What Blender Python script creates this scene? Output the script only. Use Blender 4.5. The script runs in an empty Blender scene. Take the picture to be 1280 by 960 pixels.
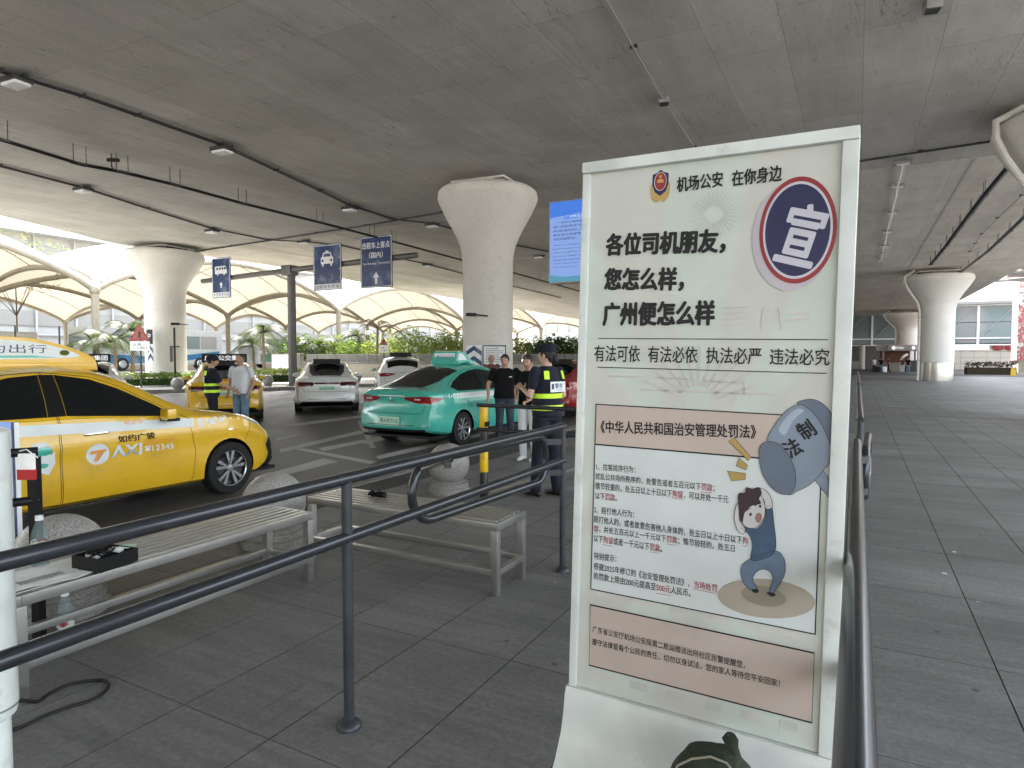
import bpy, bmesh, math, random
import numpy as np
from mathutils import Vector, Matrix, noise
from mathutils.bvhtree import BVHTree
random.seed(7)
R = math.radians
sc = bpy.context.scene
# ---------------------------------------------------------------- camera
EYE = Vector((0, 0, 1.55)); YAW = R(28.25); PITCH = math.atan(36/802.0); FPX = 802.0
cam = bpy.data.cameras.new('camera'); camo = bpy.data.objects.new('camera', cam)
sc.collection.objects.link(camo); sc.camera = camo
camo.location = EYE; camo.rotation_euler = (R(90)-PITCH, 0, YAW)
cam.sensor_fit = 'HORIZONTAL'; cam.sensor_width = 36; cam.lens = 36*FPX/1280
cam.clip_start = .05; cam.clip_end = 3000
# ---------------------------------------------------------------- sky, sun, exposure
SUN_EL = R(52); SUN_AZ = R(-48)          # azimuth from +Y towards +X
w = bpy.data.worlds.new('World'); sc.world = w; w.use_nodes = True
nt = w.node_tree; bg = nt.nodes['Background']
sky = nt.nodes.new('ShaderNodeTexSky'); sky.sky_type = 'NISHITA'; sky.sun_disc = False
sky.sun_elevation = SUN_EL; sky.sun_rotation = SUN_AZ; sky.air_density = 1.3; sky.dust_density = 4.0; sky.ozone_density = .8
hsv = nt.nodes.new('ShaderNodeHueSaturation'); hsv.inputs['Saturation'].default_value = .45      # white hazy sky
nt.links.new(sky.outputs[0], hsv.inputs['Color']); nt.links.new(hsv.outputs[0], bg.inputs[0]); bg.inputs[1].default_value = .15
sl = bpy.data.lights.new('sun', 'SUN'); sl.energy = 2.5; sl.angle = R(.53); sl.color = (1, .95, .87)
so = bpy.data.objects.new('sun', sl); sc.collection.objects.link(so)
sd = Vector((math.sin(SUN_AZ)*math.cos(SUN_EL), math.cos(SUN_AZ)*math.cos(SUN_EL), math.sin(SUN_EL)))
so.rotation_euler = sd.to_track_quat('Z', 'Y').to_euler(); so.location = (-30, 30, 60)
sc.view_settings.view_transform = 'Standard'; sc.view_settings.look = 'None'
sc.view_settings.gamma = 1; sc.view_settings.exposure = 3.27
sc.cycles.diffuse_bounces = 6; sc.cycles.max_bounces = 10; sc.cycles.sample_clamp_indirect = 8
# ---------------------------------------------------------------- measuring helpers (photo pixel -> place)
FW = Vector((-math.sin(YAW)*math.cos(PITCH), math.cos(YAW)*math.cos(PITCH), -math.sin(PITCH)))
RT = Vector((math.cos(YAW), math.sin(YAW), 0)); UP = RT.cross(FW)
def ray(px, py): return (FW + RT*((px-640)/FPX) + UP*((480-py)/FPX))
def atz(px, py, z=0.):
    r = ray(px, py); return EYE + r*((z-EYE.z)/r.z)
def atX(px, py, X):
    r = ray(px, py); return EYE + r*(X/r.x)
def atY(px, py, Y):
    r = ray(px, py); return EYE + r*(Y/r.y)
def pxd(px, d, z=0): 
    r = ray(px, 444); f = Vector((FW.x, FW.y, 0)).normalized(); r = Vector((r.x, r.y, 0)); r = r/r.dot(f)*d; return Vector((r.x, r.y, z))
def gz(Y): return -.0055*max(0., Y-14)
# ---------------------------------------------------------------- materials
M = {}
def nodes(m):
    m.use_nodes = True; t = m.node_tree
    return t, t.nodes['Principled BSDF']
def mat(name, col, rough=.5, metal=0., var=.12, scale=6., bump=0., bscale=60., coat=0., emit=None, estr=0., spec=None, dirt=None, dscale=1.5, dthr=(.5,.72), stretch=None):
    if name in M: return M[name]
    m = bpy.data.materials.new(name); M[name] = m
    t, b = nodes(m); L = t.links.new; N = t.nodes.new
    geo = N('ShaderNodeNewGeometry'); mp = N('ShaderNodeMapping'); L(geo.outputs['Position'], mp.inputs[0])
    if stretch: mp.inputs['Scale'].default_value = stretch
    n = N('ShaderNodeTexNoise'); n.inputs['Scale'].default_value = scale; n.inputs['Detail'].default_value = 5; L(mp.outputs[0], n.inputs[0])
    r = N('ShaderNodeValToRGB'); L(n.outputs[0], r.inputs[0])
    c = Vector(col[:3]); r.color_ramp.elements[0].position = .3; r.color_ramp.elements[1].position = .7
    r.color_ramp.elements[0].color = (*[max(0, x*(1-var)) for x in c], 1); r.color_ramp.elements[1].color = (*[min(1, x*(1+var)) for x in c], 1)
    out = r.outputs[0]
    if dirt:
        n2 = N('ShaderNodeTexNoise'); n2.inputs['Scale'].default_value = dscale; n2.inputs['Detail'].default_value = 8; n2.inputs['Roughness'].default_value = .65; L(mp.outputs[0], n2.inputs[0])
        mr = N('ShaderNodeMapRange'); mr.inputs[1].default_value = dthr[0]; mr.inputs[2].default_value = dthr[1]; L(n2.outputs[0], mr.inputs[0])
        mx = N('ShaderNodeMix'); mx.data_type = 'RGBA'; L(mr.outputs[0], mx.inputs[0]); L(out, mx.inputs[6]); mx.inputs[7].default_value = (*dirt, 1); out = mx.outputs[2]
    L(out, b.inputs['Base Color'])
    b.inputs['Metallic'].default_value = metal
    rr = N('ShaderNodeMapRange'); L(n.outputs[0], rr.inputs[0]); rr.inputs[3].default_value = max(.02, rough*.85); rr.inputs[4].default_value = min(1, rough*1.15); L(rr.outputs[0], b.inputs['Roughness'])
    if spec is not None: b.inputs['Specular IOR Level'].default_value = spec
    if coat: b.inputs['Coat Weight'].default_value = coat; b.inputs['Coat Roughness'].default_value = .04
    if bump:
        n3 = N('ShaderNodeTexNoise'); n3.inputs['Scale'].default_value = bscale; n3.inputs['Detail'].default_value = 4; L(mp.outputs[0], n3.inputs[0])
        bp = N('ShaderNodeBump'); bp.inputs['Strength'].default_value = bump; bp.inputs['Distance'].default_value = .02; L(n3.outputs[0], bp.inputs['Height']); L(bp.outputs[0], b.inputs['Normal'])
    if emit: b.inputs['Emission Color'].default_value = (*emit, 1); b.inputs['Emission Strength'].default_value = estr
    return m
def glassy(name, col, rough=.02, alpha=1., ior=1.45):
    m = bpy.data.materials.new(name); M[name] = m; t, b = nodes(m)
    geo = t.nodes.new('ShaderNodeNewGeometry'); n = t.nodes.new('ShaderNodeTexNoise'); n.inputs['Scale'].default_value = 3; t.links.new(geo.outputs['Position'], n.inputs[0])
    rr = t.nodes.new('ShaderNodeMapRange'); t.links.new(n.outputs[0], rr.inputs[0]); rr.inputs[3].default_value = rough; rr.inputs[4].default_value = rough+.03; t.links.new(rr.outputs[0], b.inputs['Roughness'])
    b.inputs['Base Color'].default_value = (*col, 1); b.inputs['IOR'].default_value = ior
    if alpha < 1:
        tr = t.nodes.new('ShaderNodeBsdfTransparent'); tr.inputs[0].default_value = (*[min(1, c*1.0+.55) for c in col], 1) if alpha < .5 else (.5, .55, .55, 1)
        mx = t.nodes.new('ShaderNodeMixShader'); mx.inputs[0].default_value = alpha
        t.links.new(tr.outputs[0], mx.inputs[1]); t.links.new(b.outputs[0], mx.inputs[2]); t.links.new(mx.outputs[0], t.nodes['Material Output'].inputs[0])
    return m
mat('white_paint', (.72,.75,.72), .35, dirt=(.42,.42,.38), dscale=7, dthr=(.56,.80), coat=.2)
mat('print_black', (.012,.012,.014), .6)
mat('print_red', (.35,.02,.05), .6)
mat('rail_steel', (.052,.056,.064), .24, .55, var=.10, scale=5, dirt=(.085,.08,.075), dscale=6, dthr=(.6,.7))
mat('post_steel', (.055,.060,.068), .4, .4, var=.2, scale=14)
mat('brushed_steel', (.47,.462,.445), .30, .9, var=.04, scale=2, dirt=(.36,.345,.32), dscale=4, dthr=(.5,.75))
mat('mirror_steel', (.6,.58,.54), .18, 1, var=.1, scale=2, stretch=(4,4,.4))
mat('dark_steel', (.06,.06,.062), .5, .6, var=.2)
mat('galv_steel', (.30,.30,.29), .5, .6, var=.15)
mat('black_plastic', (.006,.006,.0065), .5, spec=.3, var=.1)
mat('tyre_rubber', (.009,.009,.009), .8, bump=.2, bscale=120)
mat('rim_alloy', (.55,.56,.58), .28, .85)
mat('rim_dark', (.03,.03,.032), .4, .5)
mat('yellow_paint', (.74,.44,.014), .30, var=.03, coat=.8, dirt=(.60,.35,.03), dscale=3)
mat('green_paint', (.06,.42,.33), .26, var=.03, coat=.8)
mat('white_car_paint', (.70,.71,.70), .3, var=.03, coat=.8)
mat('red_car_paint', (.26,.012,.010), .3, var=.03, coat=.8)
mat('decal_white', (.70,.74,.74), .4, var=.05)
mat('decal_mint', (.45,.72,.62), .4, var=.05)
mat('decal_orange', (.80,.33,.06), .4)
mat('chrome', (.75,.75,.75), .12, 1)
mat('tail_red', (.24,.008,.012), .12, coat=1)
mat('tail_dark', (.07,.008,.01), .12, coat=1)
mat('lamp_clear', (.55,.57,.6), .1, .4, coat=1)
mat('plate_green', (.45,.72,.55), .4)
mat('bollard_yellow', (.78,.50,.01), .4, dirt=(.4,.27,.05), dscale=8)
mat('bollard_black', (.015,.015,.015), .45)
mat('sign_blue', (.014,.036,.125), .45, var=.15, scale=.9, dirt=(.18,.22,.33), dscale=1.3, dthr=(.50,.72))
mat('sign_white', (.75,.77,.78), .5)
mat('gantry_paint', (.13,.125,.12), .45, .3)
mat('navy_cloth', (.006,.0075,.018), .9, bump=.5, bscale=18, var=.3)
mat('black_cloth', (.005,.005,.006), .95, spec=.2, bump=.5, bscale=18, var=.3)
mat('white_cloth', (.62,.64,.66), .9, bump=.5, bscale=16, var=.06)
mat('jeans', (.14,.22,.30), .9, bump=.5, bscale=20, var=.25, scale=9)
mat('dark_jeans', (.03,.04,.06), .9, bump=.5, bscale=20, var=.3, scale=9)
mat('brown_cloth', (.10,.04,.03), .9, bump=.4)
mat('hi_vis', (.62,.95,.03), .55, var=.05)
mat('skin', (.42,.24,.165), .55, var=.06, scale=20)
mat('skin_pale', (.55,.36,.27), .55, var=.06, scale=20)
mat('hair', (.012,.010,.009), .5, bump=.6, bscale=90)
mat('shoe_black', (.012,.012,.012), .35)
mat('shoe_white', (.7,.7,.68), .5)
mat('granite', (.33,.32,.30), .38, var=.5, scale=95, bump=.08, bscale=90, dirt=(.20,.19,.17), dscale=5, dthr=(.52,.8))
mat('granite_rough', (.27,.26,.24), .8, var=.4, scale=80, bump=.3, bscale=60, dirt=(.16,.15,.13), dscale=5)
mat('stone_pale', (.42,.39,.34), .8, var=.15, bump=.2, bscale=30)
mat('kerb_stone', (.23,.22,.20), .8, var=.2, bump=.2)
mat('panel_grey', (.20,.20,.19), .6, var=.15)
mat('beige_tile', (.46,.42,.35), .6, var=.08)
mat('tube_cream', (.30,.27,.21), .5, var=.06, dirt=(.20,.175,.13), dscale=2)
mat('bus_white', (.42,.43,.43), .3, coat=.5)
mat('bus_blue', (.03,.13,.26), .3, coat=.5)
mat('bus_green', (.05,.16,.12), .3, coat=.5)
mat('leaf', (.09,.15,.03), .5, var=.5, scale=3.5)
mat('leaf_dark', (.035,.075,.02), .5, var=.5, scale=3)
mat('leaf_yellow', (.15,.21,.04), .5, var=.45, scale=4)
mat('leaf_red', (.05,.022,.015), .6, var=.5, scale=5)
mat('bark', (.16,.12,.08), .9, bump=.5, bscale=25)
mat('soil', (.06,.045,.03), .95, bump=.4)
mat('paper', (.86,.86,.84), .8, bump=.15, bscale=30)
mat('bag_green', (.028,.040,.022), .85, bump=.5, bscale=40, var=.3)
mat('rope', (.33,.31,.24), .9, bump=.4, bscale=200)
mat('red_plastic', (.45,.02,.02), .4)
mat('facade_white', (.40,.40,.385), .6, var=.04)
mat('fabric_white', (.8,.8,.8), .7)
glassy('tint_glass', (.006,.007,.008), .03)
glassy('clear_plastic', (.35,.42,.42), .03, alpha=.20)
glassy('facade_glass', (.16,.20,.20), .06)
glassy('sky_glass', (.27,.265,.25), .08)
def leafy(name, tcol):
    m = M[name]; t = m.node_tree; b = t.nodes['Principled BSDF']; b.inputs['Specular IOR Level'].default_value = .12; tr = t.nodes.new('ShaderNodeBsdfTranslucent'); tr.inputs[0].default_value = (*tcol, 1); mx = t.nodes.new('ShaderNodeMixShader'); mx.inputs[0].default_value = .4
    t.links.new(b.outputs[0], mx.inputs[1]); t.links.new(tr.outputs[0], mx.inputs[2]); t.links.new(mx.outputs[0], t.nodes['Material Output'].inputs[0])
leafy('leaf', (.14,.20,.03)); leafy('leaf_yellow', (.22,.27,.05)); leafy('leaf_dark', (.08,.13,.02))
mat('palm_leaf', (.022,.036,.009), .5, var=.4, scale=3); leafy('palm_leaf', (.04,.055,.012))
def emis(name, col, s):
    m = bpy.data.materials.new(name); M[name] = m; t, b = nodes(m)
    b.inputs['Base Color'].default_value = (.02,.02,.02,1); b.inputs['Emission Color'].default_value = (*col, 1); b.inputs['Emission Strength'].default_value = s
    return m
EV = 2**-sc.view_settings.exposure
emis('led_white', (.95,.97,1), 1.1*EV); emis('screen_blue', (.05,.22,.85), .85*EV); emis('screen_pale', (.27,.44,.92), .82*EV); emis('screen_teal', (.12,.50,.70), .6*EV); emis('screen_ink', (.02,.04,.25), .3*EV); emis('led_red', (.7,.03,.06), .4*EV)
# ---------------------------------------------------------------- mesh helpers
COL = sc.collection
class MB:
    def __init__(s): s.bm = bmesh.new(); s.mi = 0
    def _m(s, fs):
        for f in fs: f.material_index = s.mi
    def poly(s, pts):
        f = s.bm.faces.new([s.bm.verts.new(p) for p in pts]); s._m([f]); return f
    def box(s, c, d, rz=0., rot=None, bev=0.):
        r = bmesh.ops.create_cube(s.bm, size=1.); vs = r['verts']
        mx = Matrix.Translation(c) @ (rot.to_4x4() if rot is not None else Matrix.Rotation(rz, 4, 'Z')) @ Matrix.Diagonal((*d, 1))
        bmesh.ops.transform(s.bm, matrix=mx, verts=vs)
        fs = {f for v in vs for f in v.link_faces}; s._m(fs)
        if bev:
            es = list({e for f in fs for e in f.edges})
            r = bmesh.ops.bevel(s.bm, geom=es, offset=bev, segments=2, affect='EDGES', profile=.7); s._m(r['faces'])
        return s
    def box2(s, a, b, bev=0.):
        a = Vector(a); b = Vector(b); d = b-a
        return s.box((a+b)/2, [abs(x) for x in d], bev=bev)
    def tube(s, pts, r, n=10, cap=True, closed=False, rr=None):
        pts = [Vector(p) for p in pts]; rings = []; up = None; K = len(pts)
        for i, p in enumerate(pts):
            a = pts[(i-1) % K] if (closed or i > 0) else pts[i]; b = pts[(i+1) % K] if (closed or i < K-1) else pts[i]
            t = (b-a).normalized()
            if up is None: up = Vector((0, 0, 1)) if abs(t.z) < .9 else Vector((0, 1, 0))
            x = t.cross(up).normalized(); up2 = x.cross(t).normalized(); up = up2
            q = rr[i] if rr else r
            if not hasattr(q, '__len__'): q = (q, q)
            rings.append([s.bm.verts.new(p + x*math.cos(2*math.pi*k/n)*q[0] + up2*math.sin(2*math.pi*k/n)*q[1]) for k in range(n)])
        fs = []
        for i in range(K if closed else K-1):
            A = rings[i]; B = rings[(i+1) % K]
            for k in range(n): fs.append(s.bm.faces.new((A[k], A[(k+1) % n], B[(k+1) % n], B[k])))
        if cap and not closed: fs.append(s.bm.faces.new(rings[0][::-1])); fs.append(s.bm.faces.new(rings[-1]))
        s._m(fs); return s
    def lathe(s, prof, c=(0, 0, 0), n=24, axis='Z', cap=True, rot=0.):
        c = Vector(c); rings = []
        for (r, z) in prof:
            ring = []
            for k in range(n):
                a = 2*math.pi*k/n+rot; x, y = r*math.cos(a), r*math.sin(a)
                p = Vector((x, y, z)) if axis == 'Z' else (Vector((z, x, y)) if axis == 'X' else Vector((x, z, y)))
                ring.append(s.bm.verts.new(c+p))
            rings.append(ring)
        fs = []
        for A, B in zip(rings, rings[1:]):
            for k in range(n): fs.append(s.bm.faces.new((A[k], A[(k+1) % n], B[(k+1) % n], B[k])))
        if cap:
            if prof[0][0] > 1e-4: fs.append(s.bm.faces.new(rings[0][::-1]))
            if prof[-1][0] > 1e-4: fs.append(s.bm.faces.new(rings[-1]))
        s._m(fs); return s
    def prism(s, pts, vec):      # polygon extruded by a vector
        vec = Vector(vec); a = [s.bm.verts.new(p) for p in pts]; b = [s.bm.verts.new(Vector(p)+vec) for p in pts]; n = len(a)
        fs = [s.bm.faces.new(a[::-1]), s.bm.faces.new(b)]
        for k in range(n): fs.append(s.bm.faces.new((a[k], a[(k+1) % n], b[(k+1) % n], b[k])))
        s._m(fs); return s
    def ball(s, c, r, sc3=(1, 1, 1), u=16, v=10):
        rr = bmesh.ops.create_uvsphere(s.bm, u_segments=u, v_segments=v, radius=r)
        bmesh.ops.transform(s.bm, matrix=Matrix.Translation(c) @ Matrix.Diagonal((*sc3, 1)), verts=rr['verts'])
        s._m({f for q in rr['verts'] for f in q.link_faces}); return s
    def build(s, name, mats, parent=None, smooth=True, ang=35, loc=None):
        bmesh.ops.recalc_face_normals(s.bm, faces=s.bm.faces)
        me = bpy.data.meshes.new(name); s.bm.to_mesh(me); s.bm.free()
        return put(name, me, mats, parent, smooth, ang, loc)
WORLD = set()
def adopt(o, parent):
    if parent is None: return
    o.parent = parent
    if parent.name in WORLD: o.matrix_parent_inverse = parent.matrix_basis.inverted()
def put(name, me, mats, parent=None, smooth=True, ang=35, loc=None):
    if not isinstance(mats, (list, tuple)): mats = [mats]
    for q in mats: me.materials.append(M[q] if isinstance(q, str) else q)
    if smooth and len(me.polygons):
        me.polygons.foreach_set('use_smooth', [True]*len(me.polygons)); me.set_sharp_from_angle(angle=R(ang))
    o = bpy.data.objects.new(name, me); COL.objects.link(o)
    if loc is not None: o.location = loc
    adopt(o, parent); return o
def tag(o, label=None, cat=None, group=None, kind=None):
    if label: o['label'] = label
    if cat: o['category'] = cat
    if group: o['group'] = group
    if kind: o['kind'] = kind
    return o
def thing(name, label, cat, loc=(0, 0, 0), rz=0., group=None):
    o = bpy.data.objects.new(name, None); COL.objects.link(o); o.location = loc; o.rotation_euler = (0, 0, rz); o.empty_display_size = .2
    return tag(o, label, cat, group)
def wthing(name, label, cat, loc, group=None):      # parts of this thing are given in world coordinates
    o = thing(name, label, cat, loc, 0., group); WORLD.add(o.name); return o
def kids(o): return [c for c in bpy.data.objects if c.parent == o]
def copy_tree(o, parent=None, loc=None, rz=None, label=None):
    c = o.copy(); COL.objects.link(c)
    if parent is not None: c.parent = parent
    if loc is not None: c.location = loc
    if rz is not None: c.rotation_euler = (0, 0, rz)
    if label: c['label'] = label
    for ch in kids(o): copy_tree(ch, c)
    return c
def arc(c, r, a0, a1, n, ax=(1, 0, 0), ay=(0, 0, 1)):
    c = Vector(c); ax = Vector(ax); ay = Vector(ay)
    return [c + ax*r*math.cos(a0+(a1-a0)*i/n) + ay*r*math.sin(a0+(a1-a0)*i/n) for i in range(n+1)]
def smoothc(P, n=6, closed=True):
    out = []; K = len(P)
    for i in range(K if closed else K-1):
        p0, p1, p2, p3 = (Vector(P[(i+k-1) % K]) if closed else Vector(P[min(max(i+k-1, 0), K-1)]) for k in range(4))
        for j in range(n):
            u = j/n; out.append(.5*((2*p1)+(p2-p0)*u+(2*p0-5*p1+4*p2-p3)*u*u+(3*p1-p0-3*p2+p3)*u**3))
    if not closed: out.append(Vector(P[-1]))
    return out
# ---------------------------------------------------------------- lettering (meshes made from the built-in font)
TXT = []
def text(s, frame, x0, y0, width, height, m, parent, name='lettering', bold=0., extr=.0, marks=None, m2=None, proj=None, res=2, shear=0.):
    """frame = 4x4 matrix: local X along the line, Y up, Z out of the surface; x0,y0 = lower left."""
    c = bpy.data.curves.new('lettering', 'FONT'); c.body = s; c.resolution_u = res; c.shear = shear
    c.materials.append(M[m])
    if m2:
        c.materials.append(M[m2])
        for a, b in marks:
            for i in range(a, b): c.body_format[i].material_index = 1
    o = bpy.data.objects.new('lettering_source', c); COL.objects.link(o)
    TXT.append((o, s, frame, x0, y0, width, height, m, m2, parent, name, bold, proj))
def finish_text():
    bpy.context.view_layer.update(); dg = bpy.context.evaluated_depsgraph_get(); done = []
    for (o, s, F, x0, y0, w_, h_, m, m2, parent, name, extr, proj) in TXT:
        me = bpy.data.meshes.new_from_object(o.evaluated_get(dg)); done.append((me, F, x0, y0, w_, h_, m, m2, parent, name, extr, proj, s))
    for t in TXT:
        c = t[0].data; bpy.data.objects.remove(t[0]); bpy.data.curves.remove(c)
    for (me, F, x0, y0, w_, h_, m, m2, parent, name, extr, proj, s) in done:
        n = len(me.vertices)
        if not n: continue
        co = np.empty(n*3); me.vertices.foreach_get('co', co); co = co.reshape(-1, 3)
        if extr:      # heavier strokes: overprint the glyphs with small shifts
            b2 = bmesh.new(); b2.from_mesh(me); g0 = b2.verts[:]+b2.faces[:]
            for k in range(8):
                r = bmesh.ops.duplicate(b2, geom=g0); a_ = k*math.pi/4
                bmesh.ops.translate(b2, vec=(extr*math.cos(a_), extr*math.sin(a_)*.7, 0), verts=[v for v in r['geom'] if isinstance(v, bmesh.types.BMVert)])
                for v in r['geom']:
                    if isinstance(v, bmesh.types.BMVert): v.co.z = .0002*(k+1)
            b2.to_mesh(me); b2.free(); n = len(me.vertices); co = np.empty(n*3); me.vertices.foreach_get('co', co); co = co.reshape(-1, 3)
        mn = co.min(0); mx = co.max(0); zc_ = co[:, 2].copy(); co[:, 0] = (co[:, 0]-mn[0])/(mx[0]-mn[0])*w_+x0; co[:, 1] = (co[:, 1]-mn[1])/(mx[1]-mn[1])*h_+y0; co[:, 2] = zc_*.3
        if proj:
            for i in range(n): co[i] = proj(co[i, 0], co[i, 1])
        else:
            A = np.array(F); co = co @ A[:3, :3].T + A[:3, 3]
        me.vertices.foreach_set('co', co.ravel()); me.update()
        ob = bpy.data.objects.new(name, me); COL.objects.link(ob)
        adopt(ob, parent)
def frame(o, x, z):
    x = Vector(x).normalized(); z = Vector(z).normalized(); y = z.cross(x)
    m = Matrix((x, y, z)).transposed().to_4x4(); m.translation = Vector(o); return m
# ================================================================ GROUND
H = 7.45                                   # soffit of the elevated deck
def ground_grid(name, m, xs, ys, dz, kind='structure'):
    mb = MB(); V = [[mb.bm.verts.new((x, y, gz(y)+dz)) for x in xs] for y in ys]
    for j in range(len(ys)-1):
        for i in range(len(xs)-1): mb.bm.faces.new((V[j][i], V[j][i+1], V[j+1][i+1], V[j+1][i]))
    return tag(mb.build(name, m, smooth=False), kind=kind)
def concrete_mat(name, c1, c2, joint=False, board=False, bump=.25, rough=.8, stain=None):
    m = bpy.data.materials.new(name); M[name] = m; t, b = nodes(m); L = t.links.new; N = t.nodes.new
    geo = N('ShaderNodeNewGeometry')
    n1 = N('ShaderNodeTexNoise'); n1.inputs['Scale'].default_value = .55; n1.inputs['Detail'].default_value = 9; n1.inputs['Roughness'].default_value = .62; L(geo.outputs['Position'], n1.inputs[0])
    r = N('ShaderNodeValToRGB'); r.color_ramp.elements[0].position = .33; r.color_ramp.elements[1].position = .68
    r.color_ramp.elements[0].color = (*c1, 1); r.color_ramp.elements[1].color = (*c2, 1); L(n1.outputs[0], r.inputs[0]); out = r.outputs[0]
    n2 = N('ShaderNodeTexNoise'); n2.inputs['Scale'].default_value = 38; n2.inputs['Detail'].default_value = 3; L(geo.outputs['Position'], n2.inputs[0])
    mr = N('ShaderNodeMapRange'); mr.inputs[1].default_value = .3; mr.inputs[2].default_value = .7; mr.inputs[3].default_value = .84; mr.inputs[4].default_value = 1.16; L(n2.outputs[0], mr.inputs[0])
    mx = N('ShaderNodeMix'); mx.data_type = 'RGBA'; mx.blend_type = 'MULTIPLY'; mx.inputs[0].default_value = 1; L(out, mx.inputs[6]); L(mr.outputs[0], mx.inputs[7]); out = mx.outputs[2]
    if joint:   # slab to slab difference in tone
        sp = N('ShaderNodeSeparateXYZ'); L(geo.outputs['Position'], sp.inputs[0]); fs = []
        for k, (off, per) in enumerate(((.10, .54), (.71, 1.05))):
            a = N('ShaderNodeMath'); a.operation = 'SUBTRACT'; L(sp.outputs[k], a.inputs[0]); a.inputs[1].default_value = off
            d = N('ShaderNodeMath'); d.operation = 'DIVIDE'; L(a.outputs[0], d.inputs[0]); d.inputs[1].default_value = per
            f = N('ShaderNodeMath'); f.operation = 'FLOOR'; L(d.outputs[0], f.inputs[0]); fs.append(f)
        cb = N('ShaderNodeCombineXYZ'); L(fs[0].outputs[0], cb.inputs[0]); L(fs[1].outputs[0], cb.inputs[1])
        wn = N('ShaderNodeTexWhiteNoise'); wn.noise_dimensions = '2D'; L(cb.outputs[0], wn.inputs['Vector'])
        q = N('ShaderNodeMapRange'); q.inputs[3].default_value = .92; q.inputs[4].default_value = 1.07; L(wn.outputs[0], q.inputs[0])
        m3 = N('ShaderNodeMix'); m3.data_type = 'RGBA'; m3.blend_type = 'MULTIPLY'; m3.inputs[0].default_value = 1; L(out, m3.inputs[6]); L(q.outputs[0], m3.inputs[7]); out = m3.outputs[2]
    if joint:   # damp cloudy patches, trolley streaks across, dark gum spots
        for (sx, sy, scl, a0, a1, k0, k1) in ((.35, 1., 1.3, .35, .65, .70, 1.14), (.5, 6., 2.2, .42, .62, .90, 1.08), (7., .6, 1.5, .62, .70, 1., .78)):
            mp = N('ShaderNodeMapping'); mp.inputs['Scale'].default_value = (sx, sy, 1); mp.inputs['Rotation'].default_value = (0, 0, R(8)); L(geo.outputs['Position'], mp.inputs[0]); nn_ = N('ShaderNodeTexNoise'); nn_.inputs['Scale'].default_value = scl; nn_.inputs['Detail'].default_value = 7; nn_.inputs['Roughness'].default_value = .62; L(mp.outputs[0], nn_.inputs[0])
            q = N('ShaderNodeMapRange'); q.inputs[1].default_value = a0; q.inputs[2].default_value = a1; q.inputs[3].default_value = k0; q.inputs[4].default_value = k1; L(nn_.outputs[0], q.inputs[0]); m3 = N('ShaderNodeMix'); m3.data_type = 'RGBA'; m3.blend_type = 'MULTIPLY'; m3.inputs[0].default_value = 1; L(out, m3.inputs[6]); L(q.outputs[0], m3.inputs[7]); out = m3.outputs[2]
        for scl, th, kk in ((2.6, .055, .45), (4.3, .035, .55), (1.9, .030, 1.9)):
            vo = N('ShaderNodeTexVoronoi'); vo.inputs['Scale'].default_value = scl; L(geo.outputs['Position'], vo.inputs[0]); q = N('ShaderNodeMapRange'); q.inputs[1].default_value = th*.6; q.inputs[2].default_value = th; q.inputs[3].default_value = kk; q.inputs[4].default_value = 1; L(vo.outputs['Distance'], q.inputs[0]); m3 = N('ShaderNodeMix'); m3.data_type = 'RGBA'; m3.blend_type = 'MULTIPLY'; m3.inputs[0].default_value = 1; L(out, m3.inputs[6]); L(q.outputs[0], m3.inputs[7]); out = m3.outputs[2]
    # scuffs and spots
    v = N('ShaderNodeTexNoise'); v.inputs['Scale'].default_value = 3.1; v.inputs['Detail'].default_value = 10; v.inputs['Roughness'].default_value = .75; L(geo.outputs['Position'], v.inputs[0])
    s2 = N('ShaderNodeMapRange'); s2.inputs[1].default_value = .60; s2.inputs[2].default_value = .70; L(v.outputs[0], s2.inputs[0])
    m4 = N('ShaderNodeMix'); m4.data_type = 'RGBA'; L(s2.outputs[0], m4.inputs[0]); L(out, m4.inputs[6]); m4.inputs[7].default_value = (*(stain or [x*.62 for x in c1]), 1); out = m4.outputs[2]
    h = n2.outputs[0]
    if board:   # formwork sheets, hairline ridges and streaks that run along the deck
        def mixm(o, f, k=1.):
            q = N('ShaderNodeMix'); q.data_type = 'RGBA'; q.blend_type = 'MULTIPLY'; q.inputs[0].default_value = k; L(o, q.inputs[6]); L(f, q.inputs[7]); return q.outputs[2]
        rot = N('ShaderNodeMapping'); rot.inputs['Rotation'].default_value = (0, 0, R(90)); L(geo.outputs['Position'], rot.inputs[0])
        wb = N('ShaderNodeTexNoise'); wb.inputs['Scale'].default_value = 1.2; L(geo.outputs['Position'], wb.inputs[0])
        va = N('ShaderNodeMix'); va.data_type = 'VECTOR'; va.inputs[0].default_value = .035; L(rot.outputs[0], va.inputs[4]); L(wb.outputs['Color'], va.inputs[5])
        bt_ = N('ShaderNodeTexBrick'); bt_.inputs['Scale'].default_value = 1.; bt_.inputs['Brick Width'].default_value = 2.9; bt_.inputs['Row Height'].default_value = 1.25; bt_.inputs['Mortar Size'].default_value = .012; bt_.inputs['Mortar Smooth'].default_value = .6
        bt_.inputs['Color1'].default_value = (1, 1, 1, 1); bt_.inputs['Color2'].default_value = (.86, .855, .84, 1); bt_.inputs['Mortar'].default_value = (.62, .60, .56, 1); L(va.outputs[1], bt_.inputs[0])
        out = mixm(out, bt_.outputs[0], .85)
        big = N('ShaderNodeTexNoise'); big.inputs['Scale'].default_value = .16; big.inputs['Detail'].default_value = 3; L(geo.outputs['Position'], big.inputs[0])
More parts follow.
